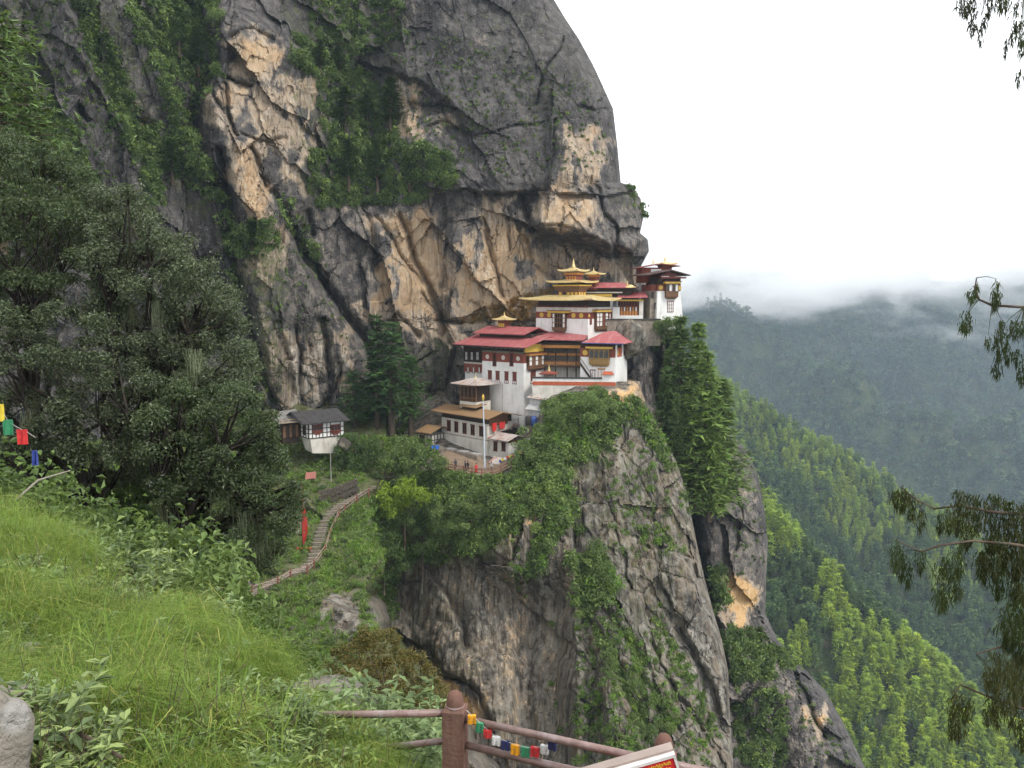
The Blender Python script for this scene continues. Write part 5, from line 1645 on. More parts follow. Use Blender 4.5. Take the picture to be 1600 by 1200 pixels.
# ---------------------------------------------------------------- the courtyard: gallery, stairs, front wall
b = Bld('courtyard_gallery', 'open wooden gallery with a balcony between the two white monastery buildings', 'gallery', 905, 606, 157, 12, 'buildings of the cliff monastery')
L = -b.fx(846); H = b.fz(536)
m = MB().box(-L, 0.2, 2.2, 6, -4, b.fz(574)); b.part('wall', m, WHITE_OLD)
m = MB().box(-L, 0.2, 2.0, 6, b.fz(574), H); b.part('back_wall', m, paint('grey boards', (0.13, 0.115, 0.10), 0.9, 0.35, 2.0))
m = MB().box(-L, 0.3, 0.2, 2.2, b.fz(574.5), b.fz(572.5)); fl = b.part('balcony_floor', m, WOOD_DARK)
m = MB().box(-L, 0.2, 0.15, 0.3, b.fz(566), b.fz(564.5)); m.box(-L, 0.2, 0.15, 0.3, b.fz(571.5), b.fz(570.5))
n = 24
for i in range(n + 1):
    x = -L + (L + 0.1) * i / n
    m.box(x - 0.06, x + 0.06, 0.16, 0.28, b.fz(574), b.fz(564.5))
b.part('balustrade', m, WOOD_BROWN)
m = MB()
for i in range(n):
    x = -L + (L + 0.1) * (i + 0.5) / n
    m.box(x - 0.10, x + 0.10, 0.20, 0.26, b.fz(570.3), b.fz(566.3))
b.part('balustrade_panel', m, ORANGE)
m = MB().box(-L, 0.2, 1.85, 2.0, b.fz(557), b.fz(553.5))
b.part('painted_frieze', m, ORANGE)
m = MB()
for px in (851, 868, 886, 900):
    x = b.fx(px, 0.3); m.box(x - 0.11, x + 0.11, 0.2, 0.42, -1.5, H)
b.part('post_frame', m, WOOD_DARK)
m = MB().box(-L - 0.3, b.fx(912), -0.25, 0.15, b.fz(544), b.fz(539.5)); b.part('cornice', m, ORANGE)
m = MB().box(-L - 0.3, b.fx(912), -0.05, 0.35, b.fz(539.4), H + 0.05); b.part('beam', m, WOOD_DARK)
m = slab_mb([(b.fx(846, -1, H), -1.4, b.fz(532, 0, -1.4)), (b.fx(913, -1, H), -1.4, b.fz(532.5, 0, -1.4)), (b.fx(922, 6, H), 6.5, b.fz(520, 0, 6.5)), (b.fx(836, 6, H), 6.5, b.fz(520, 0, 6.5))], 0.16); b.part('roof', m, RED_ROOF)

b = Bld('wooden_stairs', 'steep wooden stairs leading up from the courtyard to the gallery', 'stairs', 924, 593, 152.5, 12)
x0 = b.fx(905); zt = b.fz(567)
m = MB().bar((0, 0, 0), (x0, 0.3, zt), 0.12, 0.35); m.bar((0, 1.3, 0), (x0, 1.6, zt), 0.12, 0.35); b.part('stringer', m, WOOD_DARK)
for i in range(12):
    t_ = (i + 0.5) / 12
    MB().box(x0 * t_ - 0.16, x0 * t_ + 0.16, 0.1, 1.4, zt * t_ - 0.03, zt * t_ + 0.03).build('step', WOOD_BROWN, b.t)
m = MB().bar((0, 0, 1.0), (x0, 0.3, zt + 1.0), 0.08); m.bar((0, 0, 0), (0, 0, 1.0), 0.08); m.bar((x0, 0.3, zt), (x0, 0.3, zt + 1.0), 0.08); b.part('handrail', m, WOOD_BROWN)

b = Bld('courtyard_wall', 'white courtyard parapet with a bright red stripe above the shrubs', 'wall', 961, 628, 149.5, 6, 'buildings of the cliff monastery')
L = -b.fx(832)
m = MB().box(-L, -0.0, 0, 1.2, -6, b.fz(603)); b.part('wall', m, WHITE_OLD)
m = MB().box(-L, 0.05, -0.06, 1.2, b.fz(603), b.fz(597)); b.part('red_band', m, KEMAR_BRIGHT)
m = MB().box(-L, b.fx(941), 0, 0.8, b.fz(597), b.fz(592.5)); m.box(b.fx(941), 0, 0, 0.8, b.fz(597), b.fz(585)); b.part('parapet', m, WHITE)
m = MB().box(-L - 0.1, b.fx(940), -0.15, 0.95, b.fz(592.5), b.fz(590.5)); b.part('coping', m, SLATE)
m = slab_mb([(b.fx(940), -0.6, b.fz(585.5)), (b.fx(959), -0.6, b.fz(585.5)), (b.fx(956), 1.0, b.fz(582)), (b.fx(943), 1.0, b.fz(582))], 0.10); b.part('hood', m, KEMAR_BRIGHT)

b = Bld('shrine', 'little shrine with a flat brown roof and a gold finial in the courtyard', 'shrine', 868, 594, 152.5, 10)
m = MB().box(-2.2, -0.5, 0.3, 1.6, -1, b.fz(585)); b.part('wall', m, STONE)
m = hip_mb(-3.0, 0.25, -0.5, 2.4, b.fz(585), 0.55, 1.3, 1.1, 0.15, 0.0, 0.05); b.part('roof', m, KEMAR)
finial(b, -1.3, 0.9, b.fz(581), 1.35)

# ---------------------------------------------------------------- white building right of the courtyard
b = Bld('monastery_house', 'white monastery house with an arched yellow bay window standing on the orange rock', 'monastery building', 961, 614, 151, 22, 'buildings of the cliff monastery')
L = -b.fx(906); Rr = b.fy(979); H = b.fz(536)
z0, z1 = b.fz(559), b.fz(545)
m = MB().taper(-L, 0.1, -0.1, Rr + 0.1, -2.5, z0, 0.08); b.part('wall', m, WHITE)
m = MB().box(-L, 0, 0, Rr, z0, z1); b.part('red_band', m, KEMAR)
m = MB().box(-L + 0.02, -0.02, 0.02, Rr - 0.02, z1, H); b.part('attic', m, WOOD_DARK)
m = MB()
for u in (0.0, Rr * 0.52, Rr - 0.7):
    m.box(-0.02, 0.12, u, u + 0.7, z0 - 0.02, b.fz(539))
b.part('pilaster', m, WHITE)
m = MB(); fbox(m, 'R', 0.75, Rr * 0.5, 0.01, 0.08, z0, z1); b.part('red_panel', m, KEMAR_BRIGHT)
u0, u1 = b.fx(921.5), b.fx(952)
bay(b, 'F', u0, u1, b.fz(570, u0), b.fz(544.5, u0), 4, 1, depth=0.7, wood=paint('ochre carved wood', (0.30, 0.185, 0.070), 0.7, 0.3, 3.0), panes=(PANE_DARK,), arch=True, base=0.42, cornice=GOLD_PAINT, cw=0.6)
disc(b, 'F', b.fx(914), (z0 + z1) / 2, 0.5, GOLD_PAINT); disc(b, 'R', 1.4, (z0 + z1) / 2, 0.42, GOLD_PAINT, 0.02)
window(b, 'F', b.fx(939.5), 1.3, b.fz(592, -1), b.fz(577, -1), frame=ORANGE, pane=PANE_DARK, mull=1)
window(b, 'F', b.fx(926), 0.9, b.fz(592, -3), b.fz(579, -3), frame=WOOD_RED, pane=WOOD_RED, mull=1)
window(b, 'R', Rr - 0.35, 0.6, z0 - 1.0, z1 - 0.2, frame=WOOD_RED, pane=PANE_WHITE, mull=0, off=0.1)
xr = b.fx(996, 1.0, H)
m = hip_mb(b.fx(909, -1.4, H), 1.9, -1.5, Rr + 2.2, H - 0.08, b.fz(518, -2, 2) - H, L * 0.5, 3.0, 0.14, 0.0, 0.0); b.part('roof', m, RED_ROOF)
m = MB().bar((b.fx(909, -1.5, H), -1.52, H - 0.06), (1.9, -1.52, H - 0.06), 0.08, 0.12); b.part('gutter', m, BLUE_PLASTIC)

# ---------------------------------------------------------------- the main temple with golden roofs
b = Bld('temple', 'main temple with three stacked golden roofs and a white lower storey', 'temple', 918.5, 526, 160, 38, 'buildings of the cliff monastery')
L = -b.fx(837.5); Rr = b.fy(956); H = b.fz(470)
z0, z1, z2 = b.fz(498.5), b.fz(488), b.fz(480.5)
m = MB().taper(-L - 0.1, 0.1, -0.1, Rr + 0.1, -3, z0, 0.10); b.part('wall', m, WHITE)
m = MB().box(-L, 0, 0, Rr, z0, z1); b.part('red_band', m, KEMAR)
m = MB().box(-L, 0, 0.0, Rr, z1, z2); b.part('pale_band', m, WHITE_OLD)
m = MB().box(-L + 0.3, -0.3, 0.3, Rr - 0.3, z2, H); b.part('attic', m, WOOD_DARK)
m = MB()
for i in range(14):
    x = -L + L * (i + 0.5) / 14
    m.box(x - 0.10, x + 0.10, -0.5, 0.35, z2 + 0.12, z2 + 0.32)
m.box(-L - 0.05, 0.05, -0.2, 0.35, z2, z2 + 0.12)
b.part('eave_beam', m, WOOD_RED)
for px in (846.3, 858, 896, 908):
    disc(b, 'F', b.fx(px), (z0 + z1) / 2, 0.46, GOLD_PAINT)
disc(b, 'R', 0.35, (z0 + z1) / 2, 0.3, GOLD_PAINT)
u0, u1 = b.fx(865.5), b.fx(885.5)
bay(b, 'F', u0, u1, b.fz(517, u0), b.fz(489, u0), 5, 3, depth=0.65, panes=(PANE_WHITE, PANE_DARK, PANE_DARK, PANE_DARK, PANE_WHITE), base=0.2, cornice=GOLD_PAINT, cw=0.9)
u0, u1 = b.fy(928), b.fy(946)
bay(b, 'R', u0, u1, b.fz(516, 0, u0), b.fz(488, 0, u0), 4, 3, depth=0.65, panes=(PANE_WHITE, PANE_WHITE, WOOD_RED, PANE_WHITE), base=0.2, cornice=GOLD_PAINT, cw=0.5)
window(b, 'R', b.fy(922.5), 0.7, b.fz(506, 0, 1), b.fz(490, 0, 1), frame=WOOD_RED, pane=WOOD_RED, mull=0)
window(b, 'R', b.fy(952.5), 0.8, b.fz(506, 0, Rr), b.fz(490, 0, Rr), frame=WOOD_RED, pane=PANE_WHITE, mull=1, rows=2)
zr = b.fz(463, -2, 2)
m = hip_mb(b.fx(811, -2.2, H), b.fy(0) * 0 + 2.3, -2.3, b.fy(971, 2.3, H) , H, b.fz(462, -3, 3) - H + 0.15, 4.4, 3.2, 0.20, 0.35, 0.1); b.part('golden_roof', m, GOLD, label='lowest and widest golden roof')
# second storey
xa, xb = b.fx(872.5, 2.0, zr), b.fx(903.5, 2.0, zr)
yb = 2.0 + (t_px(b.w(xb, 2.0, zr), b.ey, 915.5))
zc = b.fz(455.5, xb, 2.0)
m = MB().box(xa, xb, 2.0, yb, zr - 1.2, zc); s2 = b.part('upper_storey', m, WOOD_RED)
for i in range(5):
    m = MB(); u = xa + (xb - xa) * (i + 0.5) / 5
    fbox(m, 'F', u - 0.30, u + 0.30, 0, 0.06, b.fz(462.3, u, 2.0), zc - 0.12, 2.0)
    m.build('panel', PANE_DARK if i == 1 else GOLD_PAINT, s2)
for i in range(3):
    m = MB(); u = 2.0 + (yb - 2.0) * (i + 0.5) / 3
    fbox(m, 'R', u - 0.28, u + 0.28, 0, 0.06, b.fz(462.3, xb, u), zc - 0.12, xb)
    m.build('panel', GOLD_PAINT, s2)
m = MB()
for j, (py, o_) in enumerate(((455.5, 0.12), (452.5, 0.34), (449.8, 0.56))):
    z_ = b.fz(py, xb, 2.0); m.box(xa - o_, xb + o_, 2.0 - o_, yb + o_, z_, z_ + 0.36)
b.part('upper_cornice', m, WOOD_BROWN)
m = MB(); z_ = b.fz(447.0, xb, 2.0); m.box(xa - 0.8, xb + 0.8, 1.2, yb + 0.8, z_, z_ + 0.26); b.part('painted_cornice', m, GOLD_PAINT)
m = MB(); m.box(xa - 0.1, xb + 0.1, 1.9, yb + 0.1, z_ + 0.26, b.fz(441, xb, 2.0)); b.part('upper_attic', m, WOOD_DARK)
z3 = b.fz(441.8, xb + 1.2, 0.8)
xe = b.fx(852, 0.2, z3)
m = hip_mb(xe, xb + 1.5, 0.3, t_px(b.w(xb + 1.5, 0, z3), b.ey, 936), z3, b.fz(436.5, -3, 3) - z3 + 0.1, 3.0, 2.6, 0.18, 0.30, 0.1); b.part('golden_roof', m, GOLD, label='middle golden roof')
kxc = (xe + xb + 1.5) / 2; 
kx0, kx1 = b.fx(884, 2.6, z3), b.fx(901, 2.6, z3)
zk0, zk1 = b.fz(437.5, kx1, 2.6), b.fz(425.5, kx1, 2.6)
m = MB().box(kx0, kx1, 2.6, 4.6, zk0 - 0.8, zk1); k_ = b.part('kiosk', m, WOOD_RED)
for i in range(4):
    m = MB(); u = kx0 + (kx1 - kx0) * (i + 0.5) / 4; fbox(m, 'F', u - 0.19, u + 0.19, 0, 0.05, zk0 + 0.1, zk0 + 0.75, 2.6); m.build('panel', ORANGE, k_)
m = MB().box(kx0 - 0.25, kx1 + 0.25, 2.35, 4.85, zk1 - 0.45, zk1 - 0.05); b.part('kiosk_cornice', m, ORANGE)
z4 = b.fz(423.5, kx1 + 0.8, 1.5)
m = hip_mb(kx0 - 1.3, kx1 + 0.9, 1.5, 5.8, z4 - 0.05, b.fz(416.5, (kx0 + kx1) / 2, 3.6) - z4, (kx1 - kx0 + 2.2) * 0.47, 2.05, 0.16, 0.30, 0.25); b.part('golden_roof', m, GOLD, label='topmost small golden roof')
finial(b, (kx0 + kx1) / 2 - 0.2, 3.65, b.fz(417.2, (kx0 + kx1) / 2, 3.6), b.fz(402.5, (kx0 + kx1) / 2, 3.6) - b.fz(417.2, (kx0 + kx1) / 2, 3.6))

b = Bld('roof_kiosk', 'small second golden kiosk behind the top of the main temple', 'kiosk', 929, 447, 167, 30, 'buildings of the cliff monastery')
m = MB().box(-1.3, 0.2, 0, 1.6, -0.8, b.fz(429.5)); b.part('wall', m, WOOD_RED)
m = MB().box(-1.5, 0.4, -0.2, 1.8, b.fz(432.5), b.fz(429.5)); b.part('cornice', m, ORANGE)
m = hip_mb(-2.4, 1.2, -1.0, 2.6, b.fz(429), 0.75, 1.7, 1.7, 0.14, 0.2, 0.2); b.part('golden_roof', m, GOLD)
finial(b, -0.6, 0.8, b.fz(425), 1.0)

b = Bld('temple_hall', 'dark temple hall under a plain red roof between the golden temple and the overhang', 'temple', 968, 500, 167, 15, 'buildings of the cliff monastery')
L = -b.fx(914); H = b.fz(450)
m = MB().box(-L, b.fx(957), 0, 7, -3, b.fz(464)); b.part('wall', m, WHITE)
m = MB().box(-L, b.fx(984), 0.1, 7, b.fz(464), H); b.part('attic', m, WOOD_DARK)
m = MB().box(-L, b.fx(956), -0.35, 0.1, b.fz(463.5), b.fz(459.5)); b.part('cornice', m, GOLD_PAINT)
m = MB().box(-L, b.fx(972), -0.6, 0.1, b.fz(458), b.fz(456)); b.part('string_course', m, WHITE_OLD)
window(b, 'F', b.fx(957.5), 0.7, b.fz(494), b.fz(481), frame=WOOD_RED, pane=PANE_DARK)
m = hip_mb(b.fx(908, -1, H), b.fx(991, -1, H), -1.5, 8, H, b.fz(441.5, -2, 3) - H, 3.0, 4.0, 0.15, 0.0, 0.0); b.part('roof', m, RED_ROOF)
m = hip_mb(b.fx(978, -1, H), b.fx(992.5, -1, H), -1.6, 0.4, H + 0.03, 0.6, 0.7, 0.8, 0.1, 0.1, 0.1); b.part('corner_cap', m, GOLD)
finial(b, b.fx(980, -0.6, H), -0.6, H + 0.5, 1.0)

b = Bld('prayer_hall', 'low open hall with carved orange windows left of the white tower', 'temple', 1004, 503, 166, 4, 'buildings of the cliff monastery')
L = -b.fx(957); H = b.fz(465.5)
m = MB().box(-L, 0, 0, 5, -2, b.fz(493)); b.part('wall', m, WHITE)
m = MB().box(-L, b.fx(968), 0.02, 5, b.fz(493), b.fz(480)); b.part('side_wall', m, WHITE)
m = MB().box(b.fx(968), b.fx(999), 0.6, 5, b.fz(493), H); b.part('back_wall', m, WOOD_DARK)
m = MB().box(b.fx(968), b.fx(997), 0.1, 0.25, b.fz(493), b.fz(486)); b.part('apron', m, ORANGE)
m = MB()
for i in range(7):
    x = b.fx(969) + (b.fx(996) - b.fx(969)) * i / 6; m.box(x - 0.08, x + 0.08, 0.05, 0.3, b.fz(493), b.fz(471))
m.box(b.fx(968), b.fx(998), 0.05, 0.3, b.fz(479.5), b.fz(478.3)); b.part('window_frame', m, WOOD_RED)
for i in range(6):
    x = b.fx(969) + (b.fx(996) - b.fx(969)) * (i + 0.5) / 6
    MB().box(x - 0.12, x + 0.12, 0.2, 0.26, b.fz(486), b.fz(480)).build('pane', PANE_WHITE if i % 2 else ORANGE, b.t)
m = MB().box(b.fx(998.5), 0.1, 0.1, 5, b.fz(498), b.fz(469)); b.part('pier', m, WHITE_OLD)
m = MB().box(-L, 0.2, -0.2, 0.2, b.fz(470.5), b.fz(468)); b.part('beam', m, GOLD_PAINT)
m = slab_mb([(b.fx(964, -1, H), -1.2, b.fz(465.5, 0, -1.2)), (b.fx(1012, -1, H), -1.2, b.fz(465.5, 0, -1.2)), (b.fx(1008, 4, H), 4, b.fz(457, 0, 4)), (b.fx(970, 4, H), 4, b.fz(457, 0, 4))], 0.14); b.part('roof', m, RED_ROOF)

# ---------------------------------------------------------------- the tower at the corner
b = Bld('tower', 'tall white corner tower with battered walls standing at the edge against the sky', 'tower', 1025.5, 503, 167, -14, 'buildings of the cliff monastery')
L = b.fx(1068.5); Rr = 6.0; H = b.fz(432)
z0, z1 = b.fz(454.5), b.fz(444.5)
dx = b.fx(1028.5, 0, z0)
m = MB().hexa([(0, 0, -1.5), (L, 0, -1.5), (L, Rr, -1.5), (0, Rr, -1.5), (dx, 0.35, z0), (b.fx(1064.5, 0, z0), 0.35, z0), (b.fx(1064.5, 0, z0), Rr, z0), (dx, Rr, z0)]); b.part('wall', m, WHITE)
xl, xr = dx, b.fx(1064.5, 0, z0)
m = MB().box(xl - 0.03, xr + 0.03, 0.30, Rr, z0, z1); b.part('red_band', m, KEMAR)
m = MB().box(xl, xr, 0.35, Rr, z1, H); b.part('attic', m, WOOD_DARK)
for px in (1032.5, 1061.3):
    disc(b, 'F', b.fx(px, 0.3, z0), (z0 + z1) / 2, 0.42, GOLD_PAINT, 0.3)
u0, u1 = b.fx(1038.5, 0.3, z0), b.fx(1057.5, 0.3, z0)
bay(b, 'F', u0, u1, b.fz(465.5, u0, 0), b.fz(443.5, u0, 0), 4, 1, off=0.30, depth=0.75, panes=(PANE_DARK, PANE_WHITE), base=0.45, cornice=GOLD_PAINT, cw=0.4)
window(b, 'F', b.fx(1047.3, 0.2, 2), 1.25, b.fz(487, 2, 0), b.fz(471, 2, 0), off=0.18, frame=WOOD_RED, pane=PANE_WHITE, mull=2, rows=2)
m = MB().box(xl + 0.2, xr + 0.6, -0.9, 0.35, b.fz(435.0), b.fz(432.6)); b.part('eave_board', m, KEMAR)
m = gable_mb(b.fx(1009, -1.5, H), b.fx(1078, -1.5, H), -1.9, Rr + 1.5, b.fz(431), b.fz(423) - b.fz(431), 0.18, 'y', b.fx(1048.5, -1.5, H)); b.part('roof', m, paint('dark plank roof', (0.10, 0.062, 0.055), 0.8, 0.3))
m = MB(); xm = b.fx(1048, -1.4, H)
m.add([(xl, -0.4, b.fz(431.5)), (xr, -0.4, b.fz(431.5)), (xm, -0.4, b.fz(424)), (xl, 0.3, b.fz(431.5)), (xr, 0.3, b.fz(431.5)), (xm, 0.3, b.fz(424))], [(0, 1, 2), (5, 4, 3), (0, 3, 4, 1), (1, 4, 5, 2), (2, 5, 3, 0)])
b.part('gable', m, WOOD_RED)
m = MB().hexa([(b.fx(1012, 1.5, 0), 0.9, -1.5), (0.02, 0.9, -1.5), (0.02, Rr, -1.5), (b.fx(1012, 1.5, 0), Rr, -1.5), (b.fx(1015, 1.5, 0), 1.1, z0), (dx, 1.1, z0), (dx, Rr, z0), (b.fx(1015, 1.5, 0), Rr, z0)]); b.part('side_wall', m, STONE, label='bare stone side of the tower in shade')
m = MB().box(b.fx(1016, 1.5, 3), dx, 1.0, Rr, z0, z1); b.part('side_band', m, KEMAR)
window(b, 'F', b.fx(1019, 1.0, 2), 0.5, b.fz(465, 0, 1), b.fz(457, 0, 1), off=1.0, frame=WOOD_DARK)
window(b, 'F', b.fx(1024, 1.0, 2), 0.5, b.fz(482, 0, 1), b.fz(474, 0, 1), off=0.95, frame=WOOD_DARK)

b = Bld('tower_lantern', 'upper roof with a flat golden cap rising behind the gable of the white tower', 'tower', 1034, 430, 172, -8, 'buildings of the cliff monastery')
m = MB().box(b.fx(1003), b.fx(1034), 0, 4, -1.5, b.fz(418)); b.part('wall', m, KEMAR)
MB().box(b.fx(1017), b.fx(1033), -0.06, 0, b.fz(426), b.fz(420.5)).build('pale_panel', PANE_WHITE, b.t)
m = slab_mb([(b.fx(996), -1.2, b.fz(419.5)), (b.fx(1030), -1.2, b.fz(413)), (b.fx(1030), 5, b.fz(413)), (b.fx(996), 5, b.fz(419.5))], 0.15); m.hexa([(b.fx(1030), -1.2, b.fz(413)), (b.fx(1060), -1.2, b.fz(416.5)), (b.fx(1060), 5, b.fz(416.5)), (b.fx(1030), 5, b.fz(413)), (b.fx(1030), -1.2, b.fz(413) + 0.15), (b.fx(1060), -1.2, b.fz(416.5) + 0.15), (b.fx(1060), 5, b.fz(416.5) + 0.15), (b.fx(1030), 5, b.fz(413) + 0.15)]); b.part('roof', m, KEMAR)
m = MB().taper(b.fx(1035), b.fx(1049), 0.2, 2.4, b.fz(424), b.fz(413.5), -0.25); b.part('kiosk', m, WOOD_RED)
m = hip_mb(b.fx(1031), b.fx(1056), -0.9, 3.0, b.fz(413.3), b.fz(408.5) - b.fz(413.3), 1.3, 1.6, 0.2, 0.22, 0.2); b.part('golden_roof', m, GOLD)
finial(b, b.fx(1041.5), 1.0, b.fz(409), b.fz(397.5) - b.fz(409)); finial(b, b.fx(1023), 1.0, b.fz(411.5) , 1.2)
# ---------------------------------------------------------------- lower buildings on the terrace
b = Bld('dormitory', 'long whitewashed building with a brown plank roof on the terrace', 'building', 761.5, 713, 150, 46, 'buildings of the cliff monastery')
L = -b.fx(690.5); Rr = 6.2; H = b.fz(663)
zs = b.fz(689)
m = MB().box(-L - 0.06, 0.06, -0.06, Rr, -2, zs); b.part('wall', m, WHITE_OLD)
m = MB().box(-L, 0, 0, Rr, zs + 0.12, H); b.part('upper_wall', m, WHITE_OLD)
m = MB().box(-L - 0.1, 0.1, -0.12, Rr, zs, zs + 0.12); b.part('string_course', m, STONE)
for px in (702, 713.6, 726.4, 739, 752.3):
    x = b.fx(px)
    window(b, 'F', x, 1.05, b.fz(672.5 + (px - 702) * 0.17, x), b.fz(657.5 + (px - 702) * 0.185, x), frame=WOOD_RED, pane=PANE_DARK, mull=1)
ry = 2.3
zr = b.fz(645, 1.8, ry)
ze = b.fz(656, 1.6, -1.6)
m = gable_mb(b.fx(671, -1.8, H), 1.8, -1.6, 6.9, ze, zr - ze, 0.16, 'x', ry, b.fz(650, 1.8, 6.9)); b.part('roof', m, BROWN_ROOF)
m = MB().box(-L, 0, 0.1, 6.0, H, ze + 0.25); b.part('attic', m, WOOD_DARK)
xv0, xv1 = b.fx(716, ry - 1.6, zr), b.fx(744, ry - 1.6, zr)
m = MB().box(xv0 + 0.4, xv1 - 0.4, ry - 1.0, ry + 0.6, zr - 0.6, zr + 0.45); v_ = b.part('roof_vent', m, WOOD_DARK)
slab_mb([(xv0, ry - 1.8, zr + 0.40), (xv1, ry - 1.8, zr + 0.40), (xv1, ry + 1.0, zr + 0.85), (xv0, ry + 1.0, zr + 0.85)], 0.12).build('vent_roof', BROWN_ROOF, v_)
m = MB().box(0.0, 0.05, 0.4, 5.0, H - 0.4, ze + 0.6); b.part('gable', m, WOOD_BROWN)

b = Bld('stone_bench', 'low stone ledge with pale slabs along the foot of the dormitory wall', 'ledge', 745, 714, 147, 46)
L = -b.fx(688)
m = MB().box(-L, 0, 0, 1.6, -1.2, 0.25); b.part('base', m, STONE)
for i in range(9):
    x = -L + L * (i + 0.1) / 9
    MB().box(x, x + L / 9 * 0.8, 0.15 + 0.1 * (i % 2), 1.3, 0.25, 0.36 + 0.03 * (i % 3)).build('slab', GREY_TIN if i % 3 else STONE_STEP, b.t)

b = Bld('shed', 'small brown roofed shed with a timber framed side left of the dormitory', 'shed', 674, 698, 156, 40, 'buildings of the cliff monastery')
L = -b.fx(653); Rr = b.fy(693); H = b.fz(679)
m = MB().box(-L, 0, 0, Rr, -1.5, H); b.part('wall', m, WHITE_OLD)
m = MB()
for i in range(5):
    y = Rr * i / 4; m.box(0, 0.08, y - 0.06, y + 0.06, 0, H)
    x = -L + L * i / 4; m.box(x - 0.06, x + 0.06, -0.08, 0, 0, H)
for z in (0.1, H * 0.5, H - 0.1):
    m.box(0, 0.08, 0, Rr, z - 0.06, z + 0.06); m.box(-L, 0, -0.08, 0, z - 0.06, z + 0.06)
b.part('timber_frame', m, WOOD_DARK)
window(b, 'F', b.fx(660), 1.4, 0.5, H - 0.5, off=-0.08, frame=WOOD_BROWN)
ze = b.fz(678.5, 1.0, -1.2)
m = gable_mb(b.fx(649, -1.3, H), 1.1, -1.3, Rr + 2.2, ze, b.fz(668, 1, 3) - ze + 0.3, 0.14, 'x', Rr * 0.55); b.part('roof', m, BROWN_ROOF)

b = Bld('annex', 'low white annex with a rust streaked tin roof at the right end of the terrace', 'building', 794, 708, 147, 44, 'buildings of the cliff monastery')
L = -b.fx(764); Rr = b.fy(813); H = b.fz(691.5)
m = MB().box(-L, 0, 0, Rr, -1.5, H); b.part('wall', m, WHITE_OLD)
MB().box(0.0, 0.05, 0.05, Rr, -0.2, H - 0.05).build('end_wall', WHITE, b.t)
for px in (774.5, 787):
    window(b, 'F', b.fx(px), 0.95, b.fz(704, b.fx(px)), b.fz(691.5 - (794 - px) * 0.1, b.fx(px)) - 0.15, frame=WOOD_RED, pane=PANE_DARK, mull=1)
ze = b.fz(690.5, 0.9, -1.1)
m = gable_mb(b.fx(761, -1.1, H), 1.0, -1.1, Rr + 1.3, ze, b.fz(680.5, 0.9, Rr * .5) - ze, 0.10, 'x', Rr * 0.5); b.part('roof', m, RUST_ROOF)
MB().box(0.0, 0.06, 0.1, Rr, H - 0.1, H + 0.35).build('gable', WOOD_BROWN, b.t)

b = Bld('lean_to', 'rusty tin lean to above the annex with monk robes hung over its rail', 'lean-to', 780, 690, 152, 44)
L = -b.fx(764); Rr = b.fy(809)
ze = b.fz(674)
m = MB().box(-L, 0.2, 0.3, Rr, -1, ze); b.part('wall', m, WOOD_DARK)
m = slab_mb([(-L, -0.6, ze), (0.6, -0.6, ze), (0.6, Rr, ze + 0.8), (-L, Rr, ze + 0.8)], 0.08); b.part('roof', m, RUST_ROOF)
rz = b.fz(664)
m = MB().bar((0.4, -0.2, ze), (0.4, -0.2, rz + 0.9), 0.08); m.bar((0.4, Rr - 0.3, ze), (0.4, Rr - 0.3, rz + 0.9), 0.08); m.bar((0.4, -0.2, rz + 0.6), (0.4, Rr - 0.3, rz + 0.6), 0.05); b.part('clothes_rail', m, WOOD_BROWN)
def cloth_mb(p, u, w, h, g, fold=0.10, n=7, k=5, n_dir=None, out=None):
    """a hanging cloth: wavy sheet with thickness"""
    m = MB(); p = Vector(p); u = Vector(u).normalized()
    nrm = Vector((u.y, -u.x, 0)) if n_dir is None else Vector(n_dir)
    ph = g.random() * 6
    front, back = [], []
    for j in range(k + 1):
        for i in range(n + 1):
            a, c = i / n, j / k
            q = p + u * (w * (a - 0.5) * (1 - 0.12 * c * math.sin(ph))) + Vector((0, 0, -h * c)) + nrm * (fold * math.sin(a * 9 + ph + c) * (0.3 + 0.7 * c))
            front.append(q + nrm * 0.012); back.append(q - nrm * 0.012)
    W_ = n + 1; o = len(front); fs = []
    for j in range(k):
        for i in range(n):
            a = j * W_ + i
            fs.append((a, a + W_, a + W_ + 1, a + 1)); fs.append((o + a, o + a + 1, o + a + W_ + 1, o + a + W_))
    for i in range(n):
        fs.append((i, i + 1, o + i + 1, o + i)); a = k * W_ + i; fs.append((a + 1, a, o + a, o + a + 1))
    for j in range(k):
        a = j * W_; fs.append((a + W_, a, o + a, o + a + W_)); a += n; fs.append((a, a + W_, o + a + W_, o + a))
    return m.add(front + back, fs)
for i, (px, py, w_, h_, lab) in enumerate([(772.5, 655, 1.3, 1.5, 'bright red robe hung left on the lean to rail'), (784.5, 654, 1.6, 1.25, 'bright red robe hung right on the lean to rail')]):
    y = t_px(b.w(0.45, 0, rz + 0.6), b.ey, px)
    tag(cloth_mb(b.w(0.48, y, rz + 0.6), b.ey, w_, h_, G).build('robe', RED_CLOTH), lab, 'robe', 'monk robes drying')

